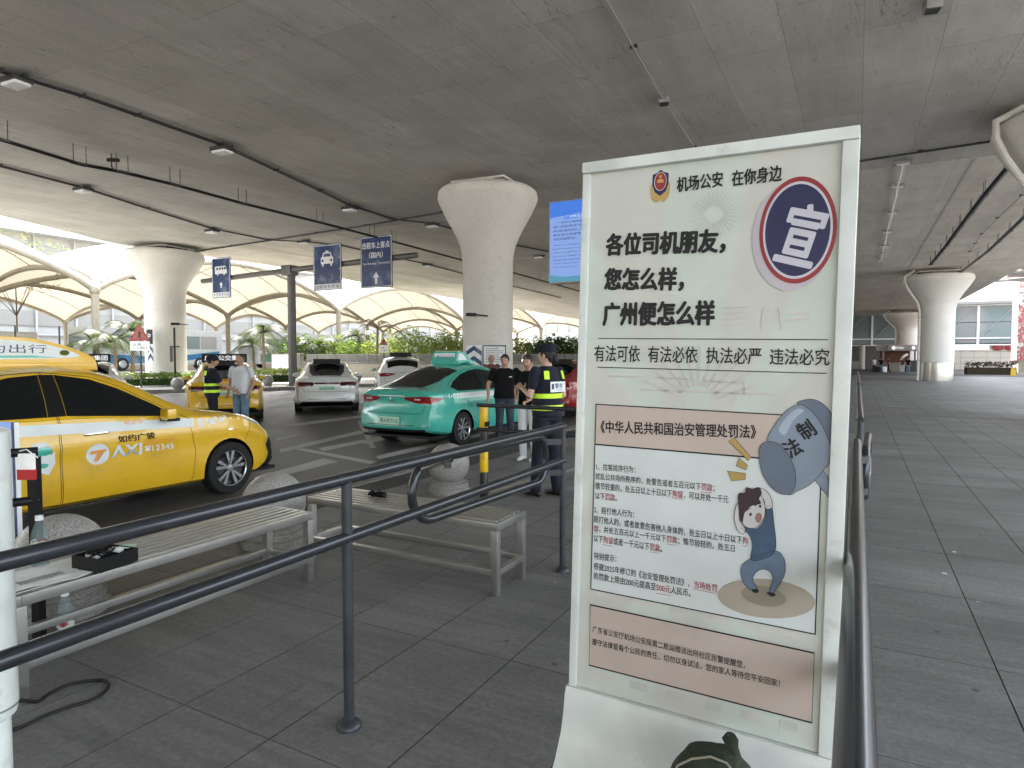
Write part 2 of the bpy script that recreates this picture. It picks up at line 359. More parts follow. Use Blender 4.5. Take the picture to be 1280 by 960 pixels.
        for (sx, sy, scl, p0_, wd_, dk, off) in ((3.6, .42, 1.1, .50, .012, .55, 0), (5., .7, 1.7, .44, .010, .62, 7), (2.2, .35, .9, .56, .009, 1.22, 13)):
            mp = N('ShaderNodeMapping'); mp.inputs['Scale'].default_value = (sx, sy, 1); mp.inputs['Location'].default_value = (off, off, 0); L(geo.outputs['Position'], mp.inputs[0])
            vo = N('ShaderNodeTexNoise'); vo.inputs['Scale'].default_value = scl; vo.inputs['Detail'].default_value = 3; vo.inputs['Distortion'].default_value = .25; L(mp.outputs[0], vo.inputs[0])
            cr = N('ShaderNodeValToRGB'); e = cr.color_ramp.elements; e[0].position = p0_-wd_; e[0].color = (1, 1, 1, 1); e[1].position = p0_+wd_; e[1].color = (1, 1, 1, 1); k = e.new(p0_); k.color = (dk, dk, dk*.97, 1); L(vo.outputs[0], cr.inputs[0])
            ms = N('ShaderNodeMapRange'); ms.inputs[1].default_value = .45; ms.inputs[2].default_value = .62; ms.inputs[4].default_value = .9
            b2 = N('ShaderNodeTexNoise'); b2.inputs['Scale'].default_value = .5; b2.inputs['Detail'].default_value = 6; m6 = N('ShaderNodeMapping'); m6.inputs['Location'].default_value = (off*3, 0, 0); L(geo.outputs['Position'], m6.inputs[0]); L(m6.outputs[0], b2.inputs[0]); L(b2.outputs[0], ms.inputs[0])
            q = N('ShaderNodeMix'); q.data_type = 'RGBA'; q.blend_type = 'MULTIPLY'; L(ms.outputs[0], q.inputs[0]); L(out, q.inputs[6]); L(cr.outputs[0], q.inputs[7]); out = q.outputs[2]
            h0 = N('ShaderNodeMath'); h0.operation = 'ADD'; L(h, h0.inputs[0]); L(cr.outputs[0], h0.inputs[1]); h = h0.outputs[0]
        st = N('ShaderNodeMapping'); st.inputs['Scale'].default_value = (1.6, .22, 1); L(geo.outputs['Position'], st.inputs[0]); sn = N('ShaderNodeTexNoise'); sn.inputs['Scale'].default_value = 2.2; sn.inputs['Detail'].default_value = 7; L(st.outputs[0], sn.inputs[0])
        sr = N('ShaderNodeMapRange'); sr.inputs[3].default_value = .84; sr.inputs[4].default_value = 1.14; L(sn.outputs[0], sr.inputs[0]); out = mixm(out, sr.outputs[0])
    L(out, b.inputs['Base Color'])
    rr = N('ShaderNodeMapRange'); rr.inputs[3].default_value = rough-.12; rr.inputs[4].default_value = rough+.12; L(n1.outputs[0], rr.inputs[0]); L(rr.outputs[0], b.inputs['Roughness'])
    bp = N('ShaderNodeBump'); bp.inputs['Strength'].default_value = bump; bp.inputs['Distance'].default_value = .012; L(h, bp.inputs['Height']); L(bp.outputs[0], b.inputs['Normal'])
    return m
concrete_mat('paving_stone', (.165,.162,.156), (.215,.211,.204), joint=True, rough=.56, bump=.25)
concrete_mat('joint_sand', (.045,.044,.042), (.07,.068,.065))
concrete_mat('asphalt', (.072,.068,.062), (.105,.099,.090), rough=.55, bump=.7)
concrete_mat('deck_concrete', (.46,.443,.405), (.58,.56,.515), board=True, bump=.35)
concrete_mat('deck_concrete_pale', (.56,.52,.45), (.68,.64,.56), board=True, bump=.35)  # browner concrete; light bounced from the sunlit ground is painted into its paleness
concrete_mat('column_concrete', (.58,.56,.52), (.68,.66,.61), bump=.12, stain=(.50,.48,.44))
concrete_mat('island_pavement', (.26,.25,.23), (.34,.33,.31), bump=.2)
concrete_mat('road_white', (.34,.33,.31), (.48,.47,.45), bump=.2, stain=(.14,.135,.125))
concrete_mat('road_cream', (.36,.33,.24), (.46,.42,.32), bump=.2, stain=(.15,.14,.12))
KX = -5.35                                  # kerb line
yl = [-40, -10, 0, 14, 30, 55, 90, 140, 900]
concrete_mat('outer_ground', (.42,.40,.36), (.50,.48,.44))
ground_grid('ground', 'outer_ground', [-1200, -60, 0, 60, 1200], [-900]+yl, -.34)
ground_grid('road', 'asphalt', [-58, -30, -15, KX+.05], [-40, -10, 0, 14, 30, 55, 90, 140], -.15)
pf = ground_grid('pavement', 'joint_sand', [KX, -3, 0, 8, 16, 34], [-12, 0, 14, 30, 55, 90, 120], -.0055)
# paving stones: near ones are single pieces that share one mesh, the rest are joined
def slab(mb, x0, y0, x1, y1, g=.0019, c=.0012):
    z0, z1 = gz(y0), gz(y1); x0 += g; x1 -= g; y0 += g*.45; y1 -= g*.45
    a = [(x0, y0, z0-.005), (x1, y0, z0-.005), (x1, y1, z1-.005), (x0, y1, z1-.005)]; b = [(x0+c, y0+c, z0), (x1-c, y0+c, z0), (x1-c, y1-c, z1), (x0+c, y1-c, z1)]
    A = [mb.bm.verts.new(p) for p in a]; B = [mb.bm.verts.new(p) for p in b]
    mb.bm.faces.new(B)
    for k in range(4): mb.bm.faces.new((A[k], A[(k+1) % 4], B[(k+1) % 4], B[k])).material_index = 1      # jointing sand on the edges
SX, SY = .54, 1.05; cells = []
for i in range(-10, 62):
    for j in range(-9, 64):
        x = .10+i*SX; y = .71+j*SY
        if x < KX+.16: continue
        d = Vector((x+.27, y+.5, 0)); f = d.dot(Vector((FW.x, FW.y, 0)).normalized()); l = d.dot(RT)
        vis = f > 1.2 and abs(l) < f*.86 and f < 60
        cells.append((vis, f, x, y))
near = sorted([c for c in cells if c[0] and c[3] < 12.7], key=lambda c: c[1])[:290]; nset = {(c[2], c[3]) for c in near}
mb = MB(); slab(mb, 0, 0, SX, SY); sm = mb.build('paving_slab', ['paving_stone', 'joint_sand'], smooth=False).data
first = bpy.data.objects['paving_slab']
for k, (_, f, x, y) in enumerate(near):
    o = first if k == 0 else bpy.data.objects.new('paving_slab', sm)
    if k: COL.objects.link(o)
    o.parent = pf; o.location = (x, y, 0)
mb = MB()
for (_, f, x, y) in cells:
    if (x, y) not in nset: slab(mb, x, y, x+SX, y+SY)
o = mb.build('paving_slab', ['paving_stone', 'joint_sand'], pf, smooth=False); tag(o, kind='stuff')
# kerb stones of the taxi pavement
k0 = tag(MB().box2((KX-.12, -12, -.16), (KX-.115, 60, -.15)).build('kerb', 'kerb_stone', smooth=False), kind='structure')
mb = MB(); mb.box2((KX-.15, .005, -.2), (KX+.15, .995, .005), bev=.012); ks = mb.build('kerb_stone', 'kerb_stone', k0); kd = ks.data
for i in range(-4, 30):
    o = ks if i == -4 else bpy.data.objects.new('kerb_stone', kd)
    if i > -4: COL.objects.link(o); o.parent = k0
    o.location = (0, i, gz(i))
# road markings
rm = tag(MB().box2((-30, 5, -.4), (-29.9, 5.1, -.39)).build('road_marking', 'road_white', smooth=False), kind='structure')
def mark(pix, m='road_white', dz=-.146, h=3):
    pts = [atz(x, y, dz) for x, y in pix]
    mb = MB(); mb.poly([(p.x, p.y, dz+gz(p.y)) for p in pts]); return mb.build('painted_line', m, rm, smooth=False)
for q in ([(316,597),(404,573),(423,577),(345,597)], [(366,561),(371,559),(470,577),(463,580)],
          [(340,533),(452,519),(452,522),(340,536.5)], [(350,561),(451,538),(453,541.5),(350,566)], [(398,560),(474,546),(476,549),(404,564)],
          [(336,492),(368,490.5),(368,492.5),(336,494.5)], [(336,499.5),(368,497),(368,499.5),(336,502.5)], [(336,508),(368,504.5),(368,507),(336,511.5)],
          [(443,492),(470,489.5),(470,491.5),(443,494)], [(443,501),(463,499),(463,502),(443,505)], [(440,512),(447,511),(470,560),(463,560)],
          [(345,548),(372,542),(372,544.5),(345,551)], [(452,551),(600,520),(603,524),(456,555)], [(470,570),(640,532),(642,536),(474,574)]):
    mark(q)
mark([(352,612),(560,568),(562,571),(354,616)], 'road_cream')
mark([(612,614),(670,596.5),(671,598),(613,616.5)], 'road_cream', dz=.004)
mark([(700,590),(724,583),(724,586),(700,593)], 'road_white', dz=.004)
# island across the road with kerb
isl = [(-60, -40), (-38, -30), (-33, 4), (-30.2, 12), (-27.7, 18.), (-25.2, 22.5), (-24.6, 27.5), (-21.5, 32), (-14, 37), (-6.5, 42.5), (-5.6, 60), (-5.6, 90), (-5.6, 140), (-90, 140), (-90, -40)]
mb = MB(); mb.prism([(x, y, gz(y)-.3) for x, y in isl], (0, 0, .3)); tag(mb.build('traffic_island', 'island_pavement', smooth=False), kind='structure')
ik = tag(MB().box2((-60.2, -40.2, -.4), (-60.1, -40.1, -.39)).build('island_kerb', 'kerb_stone', smooth=False), kind='structure')
ed = isl[1:13]
for (x0, y0), (x1, y1) in zip(ed, ed[1:]):
    d = Vector((x1-x0, y1-y0, 0)); Ln = d.length; n = max(1, int(Ln/1.)); u = d/Ln; an = math.atan2(d.y, d.x)
    for i in range(n):
        s = Ln/n; c = Vector((x0, y0, 0))+u*(i+.5)*s; c.z = gz(c.y)-.09
        MB().box(c, (s-.012, .2, .22), rz=an).build('kerb_stone', 'kerb_stone', ik, smooth=False)
# the terminal's lower podium behind / lawn strip is covered by island; planting soil
# ================================================================ DECK (viaduct overhead)
vd = wthing('viaduct_deck', 'wide grey concrete viaduct deck spanning overhead with stained soffit', 'viaduct', (-11, 20, H))
left = [(-46, -60), (-26, 0), (-32, 13.7), (-36.3, 24.1)]; left2 = [(-34.5, 24.16), (-34, 31), (-36, 43), (-37.2, 58), (-38.8, 78), (-40.6, 100), (-44, 130), (-56, 190)]
RX = 9.7
def seg(y0, y1, edge, nm='deck_segment', z=H, rx=RX, m='deck_concrete'):
    e = [p for p in edge if y0 <= p[1] <= y1]
    def ip(y):
        for a, b in zip(edge, edge[1:]):
            if a[1] <= y <= b[1]: return a[0]+(b[0]-a[0])*(y-a[1])/(b[1]-a[1])
        return edge[0][0] if y < edge[0][1] else edge[-1][0]
    P = [(ip(y0), y0)]+[p for p in e if y0 < p[1] < y1]+[(ip(y1), y1), (rx, y1), (rx, y0)]
    mb = MB(); mb.prism([(x, y, z) for x, y in P], (0, 0, 1.1)); mb.build(nm, m, vd, smooth=False)
    mb = MB()
    L_ = [p for p in P if p[0] < rx-.01]
    for (xa, ya), (xb, yb) in zip(L_, L_[1:]): mb.prism([(xa, ya, z+1.1), (xa+.25, ya, z+1.1), (xb+.25, yb, z+1.1), (xb, yb, z+1.1)], (0, 0, 1.0))
    mb.build('parapet', 'column_concrete', vd, smooth=False); MB().box2((rx-.25, y0, z+1.1), (rx, y1, z+2.1)).build('parapet', 'column_concrete', vd, smooth=False)
G = .012
for a, b in ((-60, -28), (-28, -9.), (-9.+2*G, 5.6), (5.6+2*G, 23.55)): seg(a, b, left)
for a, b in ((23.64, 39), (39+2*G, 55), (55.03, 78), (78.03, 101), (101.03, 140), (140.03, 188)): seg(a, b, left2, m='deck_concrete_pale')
# raised strips where formwork panels meet
for x in (-29, -22.5, -12.6, -4, 3): MB().box2((x-.04, 23.8, H-.012), (x+.04, 120, H+.02)).build('joint_rib', 'deck_concrete', vd, smooth=False)
# ================================================================ COLUMNS
def column(x, y, rs, top, label, wrap=False, pipe=None, k=2.0, fl=.48, base=None):
    zb = gz(y) if base is None else base
    t = wthing('concrete_column', label, 'column', (x, y, zb), 'flared concrete columns carrying the viaduct')
    rc = rs*k; hz = top-2.56
    u_ = lambda q: rs+(rc-rs)*(q-.86)/(1.70-.86)
    pr = [(rs, zb-.35), (rs, hz)]+[(p.x, top-7.16+p.y) for p in smoothc([(u_(.868), 4.75), (u_(.93), 5.2), (u_(1.15), 5.73), (u_(1.48), 6.34), (u_(1.69), 6.78)], 4, False)]
    pr += [(rc+.01, top-.30), (rc-.02, top-.10), (rc-.12, top), (0, top)]
    MB().lathe(pr, (x, y, 0), 56).build('shaft', 'column_concrete', t, ang=30)
    for z in (zb+1.9, zb+3.6): MB().lathe([(rs+.001, z-.012), (rs+.006, z-.01), (rs+.006, z+.01), (rs+.001, z+.012)], (x, y, 0), 48, cap=False).build('casting_joint', 'column_concrete', t)
    for sx_ in (-.8, .8): MB().box((x+sx_*rs, y, top+.09), (rs*.8, rs*1.1, .18), rz=0).build('bearing_block', 'black_plastic', t, smooth=False)
    MB().box((x, y, top+.215), (rs*2.3, rs*1.9, .07), rz=R(4)).build('bearing_plate', 'column_concrete', t, smooth=False)
    if wrap: MB().lathe([(rs+.02, zb), (rs+.02, zb+1.25), (rs+.004, zb+1.27)], (x, y, 0), 48, cap=False).build('steel_wrap', 'mirror_steel', t)
    if pipe:
        a = pipe; dv = Vector((math.cos(a), math.sin(a), 0)); c = Vector((x, y, 0))
        pts = [c+dv*(rc*.8)+Vector((0, 0, H-.05)), c+dv*(rc+.22)+Vector((0, 0, top-.1)), c+dv*(rc+.2)+Vector((0, 0, top-.5)), c+dv*(rc*.78+rs*.22+.2)+Vector((0, 0, top-.95)), c+dv*(rs+.30)+Vector((0, 0, hz+.65)), c+dv*(rs+.14)+Vector((0, 0, hz+.1)), c+dv*(rs+.14)+Vector((0, 0, zb))]
        MB().tube(pts, .085, 10).build('downpipe', 'column_concrete', t)
        for z in (1.2, 2.8, 4.2): MB().box((c+dv*(rs+.1)+Vector((0, 0, z))), (.2, .26, .05), rz=a).build('pipe_bracket', 'galv_steel', t, smooth=False)
    return t
c2 = column(-11.26, 19.2, .86, 7.16, 'pale flared concrete column behind the turquoise taxi', k=1.98)
c1 = column(-33.6, 22.2, 1.03, 7.16, 'pale flared concrete column rising from the hedge on the far left island', k=1.98)
c3 = column(4.85, 53.6, 1.08, 7.1, 'pale flared column with shiny steel wrap round its foot and a drain pipe', wrap=True, pipe=math.pi+YAW, k=1.95)
c4 = column(5.7, 99.5, 1.3, 7.1, 'farthest pale flared column rising over the lit kiosk', pipe=math.pi+YAW, k=2.15)
c5 = column(4.9, 19.9, 1.05, 7.16, 'nearest pale flared column cap cut by the right picture edge', pipe=math.pi+YAW-.1, k=1.98)
# ================================================================ SERVICES UNDER THE DECK
def ceil_pts(px, z): return [atz(a, b, z) for a, b in px]
def resample(P, step):
    out = [P[0]]; acc = 0
    for a, b in zip(P, P[1:]):
        d = (b-a).length; n = max(1, int(d/step))
        for i in range(1, n+1): out.append(a.lerp(b, i/n))
    return out
def conduit(px, label, r=.025, z=H-.06, ext=None, m='dark_steel', name='ceiling_conduit', two=False, cat='conduit'):
    P = ceil_pts(px, z)
    if ext: P = [P[0]+(P[0]-P[1]).normalized()*ext]+P
    t = wthing(name, label, cat, P[len(P)//2], 'conduits fixed under the viaduct')
    MB().tube(P, r, 8).build('pipe', m, t)
    if two: MB().tube([p+Vector((.12, 0, 0)) for p in P], r*.8, 8).build('pipe', m, t)
    mb = MB(); Q = resample(P, 2.6)
    for p in Q[::1]: mb.box(p+Vector((0, 0, .03)), (.26 if two else .14, .04, .06))
    tag(mb.build('clip', 'dark_steel', t, smooth=False), kind='stuff'); return P
Pa = conduit([(0,90),(103,121),(172,145),(275,181),(400,239),(435,256),(490,274),(540,279.5),(640,306),(725,322)], 'dark twin conduit crossing the stained ceiling from the upper left corner', two=True, ext=8)
Pb = conduit([(0,208),(104,235),(184,261),(265,286),(335,300),(380,302),(426,307),(532,330),(600,348),(700,372)], 'dark twin conduit along the outer left side of the ceiling', two=True, ext=6)
Pc = conduit([(755,-4),(792,60),(830,127),(868,185)], 'single pale conduit with a junction box above the notice board', r=.02, m='galv_steel', ext=3)
conduit([(244,314.5),(340,300),(457,282),(552,265.5),(640,251)], 'dark pipe along the transverse joint at the left and middle of the ceiling', r=.04)
conduit([(1060,203.5),(1150,190),(1247,175.5),(1300,168)], 'dark pipe along the transverse joint to the right of the notice board', r=.035)
def tray(px, label, z, r=(.10,.05), ext=0, hang=4.2, single=False):
    P = ceil_pts(px, z)
    if ext: P = [P[0]+(P[0]-P[1]).normalized()*ext]+P
    t = wthing('cable_tray', label, 'cable tray', P[len(P)//2], 'cable trays hung under the viaduct')
    MB().tube(P, .05, 4, rr=[r]*len(P)).build('tray', 'black_plastic', t)
    for p in resample(P, hang):
        mb = MB()
        for s in ((-.12,) if single else (-.17, .17)): mb.tube([p+Vector((0, s, 0)), p+Vector((0, s, H-z))], .011, 5)
        mb.box(p+Vector((0, 0, -.005)), (.22, .4, .03)); mb.build('hanger', 'dark_steel', t, smooth=False)
    return P
tray([(0,174),(100,205),(153,215),(219,231),(303,254),(400,278),(465,295),(492,302),(577,325),(642,341),(725,364)], 'long black cable tray on paired hanger rods across the left ceiling', H-.52, ext=6)
tray([(1262,207),(1230,245),(1200,284),(1183,307),(1163,331)], 'dark cable tray on many thin rods near the right column', H-.5, ext=6, hang=2.1)
tray([(1280,272),(1262,289),(1235,314),(1201,340)], 'dark cable tray beside the right edge of the viaduct', H-.4, ext=9, hang=3.1)
conduit([(1290,232),(1277,245),(1247,273),(1227,293),(1212,315)], 'thin pale conduit stepping between the two right cable trays', r=.02, m='galv_steel', z=H-.15)
conduit([(1129,203),(1122,232),(1115,265),(1109,289),(1105.5,307),(1101,325)], 'pale conduit with a row of small lamps right of the notice board', r=.035, m='fabric_white', z=H-.10)
mb_l = None
def lamp(p, label, s=1.):
    t = wthing('ceiling_light', label, 'ceiling light', p, 'lamps under the viaduct'); g = YAW*.15
    MB().box(p+Vector((0, 0, -.02)), (.5*s, .34*s, .10), rz=g, bev=.015).build('housing', 'dark_steel', t)
    MB().box(p+Vector((0, 0, -.10)), (.42*s, .28*s, .07), rz=g, bev=.02).build('diffuser', 'fabric_white', t)
    MB().box(p+Vector((.3*s, 0, .01)), (.12, .1, .06), rz=g).build('junction_box', 'dark_steel', t, smooth=False)
L1 = [((20,100),'ceiling light at the upper left corner of the ceiling'),((278,186),'ceiling light hanging left of the middle of the inner conduit'),((437,260),'ceiling light above the pole of the blue road signs'),((540,281),'ceiling light just left of the cap behind the turquoise taxi'),
      ((104,236),'ceiling light on the outer conduit above the left column'),((265,288),'ceiling light on the outer conduit right of the left column'),((380,302),'ceiling light just above the sign with the taxi pictogram'),((534,331),'ceiling light right of the gantry arm tip'),((673,320),'ceiling light between the middle column and the blue screen')]
for q, l in L1: lamp(atz(*q, H-.1), l, 1.15)
for k, q in enumerate([(1129,203),(1122,232),(1115,265),(1109,289),(1105.5,307),(1101,325)]):
    p = atz(*q, H-.1); t = wthing('ceiling_lamp', ['first','second','third','fourth','fifth','last'][k]+' small flat lamp, from the front, in the ceiling row right of the notice board', 'ceiling light', p, 'small lamps in a row under the viaduct')
    MB().box(p, (.46, .14, .10), bev=.01).build('housing', 'galv_steel', t); MB().box(p+Vector((0, 0, -.055)), (.34, .1, .03)).build('diffuser', 'sign_white', t, smooth=False)
for q, l in (((830,126), 'square junction box on the conduit above the notice board'), ((1166,8), 'square junction box at the top right of the ceiling')):
    p = atz(*q, H-.08); t = wthing('junction_box', l, 'junction box', p, 'junction boxes on the ceiling')
    MB().box(p, (.24, .24, .14), rz=.2, bev=.015).build('housing', 'galv_steel', t); MB().box(p+Vector((0, 0, -.08)), (.19, .19, .02), rz=.2).build('cover', 'dark_steel', t, smooth=False)
# camera bracket on ceiling left (small loudspeaker / sensor)
p = atz(139, 192, H); t = wthing('ceiling_camera', 'small dark camera on a bent rod hanging over the left cable tray', 'camera', p)
MB().tube([p, p+Vector((0, 0, -.38)), p+Vector((.05, .04, -.46))], .018, 6).build('rod', 'dark_steel', t); MB().box(p+Vector((.02, .04, -.18)), (.34, .1, .1), rz=.5, bev=.02).build('housing', 'black_plastic', t)
# ================================================================ PLANTS
def leaves(mb, c, rad, n, s, rnd, shell=.45, asp=.5):
    for _ in range(n):
        d = Vector((rnd.gauss(0, 1), rnd.gauss(0, 1), rnd.gauss(0, 1))).normalized(); k = shell+(1-shell)*rnd.random()**.5
        p = Vector(c)+Vector((d.x*rad[0], d.y*rad[1], d.z*rad[2]))*k
        a = Vector((rnd.gauss(0, 1), rnd.gauss(0, 1), rnd.gauss(0, .6))).normalized(); b = a.cross(Vector((rnd.gauss(0, 1), rnd.gauss(0, 1), rnd.gauss(0, 1)))).normalized(); q = s*rnd.uniform(.6, 1.3)
        v = [mb.bm.verts.new(p+a*q), mb.bm.verts.new(p+b*q*asp+a*q*.2), mb.bm.verts.new(p-a*q), mb.bm.verts.new(p-b*q*asp+a*q*.1)]; mb.bm.faces.new(v)
def tree_proto(seed, h, r, m):
    rnd = random.Random(seed); t = thing('leafy_tree', 'x', 'tree', (0, 0, 0)); mb = MB(); th = h*.45
    mb.tube([(0,0,-.1),(.03,.02,th*.6),(0,.05,th),(.05,0,h*.7)], .06, 7, rr=[.09,.07,.06,.03])
    br = []
    for k in range(6):
        a = k*1.05+rnd.random(); e = Vector((math.cos(a)*r*.6, math.sin(a)*r*.6, th+(h-th)*rnd.uniform(.15, .65))); mb.tube([(0,.03,th*.8), Vector((0,.03,th*.8)).lerp(e, .5)+Vector((0,0,.1)), e], .03, 5, rr=[.04,.03,.012]); br.append(e)
    mb.build('trunk', 'bark', t); mb = MB()
    for e in br+[Vector((0,0,h*.85)), Vector((0,0,h*.7))]: leaves(mb, e, (r*.5, r*.5, r*.42), 170, .11, rnd)
    mb.build('crown', m, t, smooth=False); return t
def palm_proto(seed, h, fl, m='palm_leaf', n=13, sparse=1.):
    rnd = random.Random(seed); t = thing('palm_tree', 'x', 'palm', (0, 0, 0)); mb = MB()
    mb.tube([(0,0,-.2),(.05,0,h*.5),(.02,.04,h)], .1, 9, rr=[.14,.10,.08]); mb.build('trunk', 'bark', t)
    for k in range(n):
        a = k*2.4+rnd.random()*.5; up = rnd.uniform(.35, 1.25); mb = MB(); P = []
        for i in range(9):
            u = i/8; rr = fl*(u*math.cos(up*.6)+.0); z = h+fl*(math.sin(up)*u*1.0-.85*u*u*(1.3-up*.4)); P.append(Vector((math.cos(a)*rr, math.sin(a)*rr, z)))
        mb.tube(P, .02, 4, rr=[.025*(1-i/10) for i in range(9)]); side = Vector((-math.sin(a), math.cos(a), 0))
        for i in range(1, 26):
            u = i/26*8; j = min(7, int(u)); p = P[j].lerp(P[j+1], u-j); tdir = (P[j+1]-P[j]).normalized(); ln = fl*.32*math.sin(math.pi*(.12+.85*i/26))*sparse
            for s in (-1, 1):
                e = p+side*s*ln*.85+tdir*ln*.5-Vector((0, 0, ln*.45)); w_ = tdir*.035
                v = [mb.bm.verts.new(p-w_), mb.bm.verts.new(p+w_), mb.bm.verts.new(e)]; mb.bm.faces.new(v)
        mb.build('frond', m, t, smooth=False)
    return t
def hedge(label, pts, w_, h, m='leaf', dens=330, leaf=.085):
    rnd = random.Random(int(h*1000)+len(label)); c0 = Vector(pts[0]); t = wthing('hedge', label, 'hedge', c0, 'clipped hedges'); mb = MB()
    for (a, b) in zip(pts, pts[1:]):
        a = Vector(a); b = Vector(b); L = (b-a).length; n = int(L*dens)
        u = (b-a)/L; v = Vector((-u.y, u.x, 0))
        for _ in range(n):
            s = rnd.random(); q = rnd.uniform(-1, 1); z = h*(1-.25*q*q)*rnd.uniform(.75, 1.05) if rnd.random() < .6 else h*rnd.random()
            p = a+u*(L*s)+v*(q*w_/2)+Vector((0, 0, z)); leaves(mb, p, (.05,.05,.05), 1, leaf, rnd)
    mb.build('foliage', m, t, smooth=False); mb = MB()
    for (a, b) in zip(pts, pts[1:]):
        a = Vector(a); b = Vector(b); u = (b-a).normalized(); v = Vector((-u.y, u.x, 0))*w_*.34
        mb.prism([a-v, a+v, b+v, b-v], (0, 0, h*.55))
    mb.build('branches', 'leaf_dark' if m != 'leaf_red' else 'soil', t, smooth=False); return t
# hedge bed under the left column, behind the granite balls
hedge('low dark green hedge round the foot of the far left column', [(-36.5,14.5,0),(-33.2,18.2,0),(-30.9,22.5,0)], 1.6, .62)
hedge('low green hedge strip between the far left column and the gantry pole', [(-30.6,23.6,0),(-29.2,27.3,0),(-28.6,30.5,0)], 1.5, .75, m='leaf_yellow')
hedge('dark hedge with reddish leaves in front of the terminal wall on the right', [(9.6,78,gz(78)),(13.6,78.5,gz(78))], 1.6, 1.25, m='leaf_red', leaf=.12, dens=160)
hedge('second dark reddish hedge cut by the right picture edge', [(14.6,75,gz(75)),(19,75,gz(75))], 1.8, 1.2, m='leaf_red', leaf=.12, dens=160)
tp = [tree_proto(1, 3.0, 1.7, 'leaf'), tree_proto(2, 3.3, 1.9, 'leaf_yellow'), tree_proto(3, 2.7, 1.6, 'leaf_dark')]
# trees behind the beige wall, left to right: pixel and distance
tl = [(362,54,0),(383,50,2),(402,55,1),(425,51,0),(447,56,2),(470,52,1),(492,55,0),(512,51,1),(534,54,0),(553,50,1),(572,55,0),(650,50,1),(668,54,0),(690,49,2),(708,54,1),(728,50,0)]
wd = ['first','second','third','fourth','fifth','sixth','seventh','eighth','ninth','tenth','eleventh','twelfth','thirteenth','fourteenth','fifteenth','sixteenth']
used = set()
for i, (px, d, k) in enumerate(tl):
    r = ray(px, 444); f = Vector((FW.x, FW.y, 0)).normalized(); r = Vector((r.x, r.y, 0)); r = r/r.dot(f)*d
    o = tp[k] if k not in used else copy_tree(tp[k]); used.add(k); o.location = (r.x, r.y, 0); o.rotation_euler = (0, 0, i*1.3); s = 1+.12*math.sin(i*2.1); o.scale = (s, s, s)
    tag(o, '%s leafy tree counted from the left behind the beige wall' % wd[i], 'tree', 'bushy trees behind the beige wall')
pp = [palm_proto(4, 2.3, 2.2), palm_proto(5, 3.1, 2.0), palm_proto(6, 3.6, 2.6, m='bark', n=9, sparse=.5)]
used = set()
for i, (px, d, k, l) in enumerate(((143,36,0,'bushy palm with arching green fronds left of the warning triangle'),(165,40,1,'taller palm close behind the warning triangle'),(118,38,0,'leftmost low palm above the roofs at the left'),(330,44,1,'palm with green fronds above the white notice cabinet'),(318,46,0,'low palm left of the white notice cabinet'),(472,50,2,'bare brownish palm with drooping fronds near the second triangle sign'),(395,50,0,'palm just right of the gantry pole'),(448,53,1,'palm with pale fronds behind the beige wall below the signs'))):
    o = pp[k] if k not in used else copy_tree(pp[k]); used.add(k); o.location = pxd(px, d); o.rotation_euler = (0, 0, i*.9); tag(o, l, 'palm', 'palms beyond the taxi lanes')
# tall street tree over the canopies, upper left
t = tree_proto(9, 15.5, 4.6, 'leaf_yellow'); t.location = pxd(22, 66); tag(t, 'tall yellowish green tree rising behind the canopy at the far upper left', 'tree')
# ================================================================ BEIGE WALL WITH PANELS
A = pxd(384, 46.5); B = pxd(760, 44.5); u = (B-A).normalized(); L_ = (B-A).length; nrm = Vector((u.y, -u.x, 0)); an = math.atan2(u.y, u.x)
t = wthing('boundary_wall', 'low beige wall topped by a row of grey panels behind the parked cars', 'wall', A)
n = int(L_/2.4)
for i in range(n):
    c = A+u*(L_*(i+.5)/n); MB().box(c+Vector((0,0,.44)), (L_/n-.02, .34, .98), rz=an).build('wall_panel', 'beige_tile', t, smooth=False)
MB().box(A+u*L_/2+Vector((0,0,.98)), (L_, .46, .12), rz=an).build('ledge', 'panel_grey', t, smooth=False)
n = int(L_/.74)
for i in range(n):
    c = A+u*(L_*(i+.5)/n); MB().box(c+Vector((0,0,1.31)), (L_/n-.06, .04, .50), rz=an).build('panel', 'panel_grey', t, smooth=False)
for i in range(0, n+1, 2): MB().box(A+u*(L_*i/n)+Vector((0,0,1.34)), (.06, .08, .62), rz=an).build('post', 'galv_steel', t, smooth=False)
MB().box(A+u*L_/2+Vector((0,0,1.60)), (L_, .07, .05), rz=an).build('top_rail', 'galv_steel', t, smooth=False)
t = wthing('concrete_pier', 'grey concrete pier at the left end of the beige wall', 'pier', pxd(372, 46.8)); MB().box(pxd(368, 46.6)+Vector((0,0,.8)), (1.1, .6, 1.62), rz=an, bev=.01).build('block', 'panel_grey', t); MB().box(pxd(368, 46.6)+Vector((0,0,1.65)), (1.2, .7, .07), rz=an).build('cap', 'stone_pale', t, smooth=False)
# white notice cabinet
t = wthing('notice_cabinet', 'white two-door notice cabinet standing behind the hedge', 'cabinet', pxd(350, 42)); c = pxd(351, 42)
for s in (-.31, .31): MB().box(c+u*s+Vector((0,0,1.12)), (.59, .07, .9), rz=an).build('door', 'sign_white', t, smooth=False)
MB().box(c+Vector((0,.06,1.12)), (1.32, .05, 1.02), rz=an).build('frame', 'galv_steel', t, smooth=False)
for s in (-.62, .62): MB().box(c+u*s+Vector((0,.06,.33)), (.06, .06, .66), rz=an).build('leg', 'galv_steel', t, smooth=False)
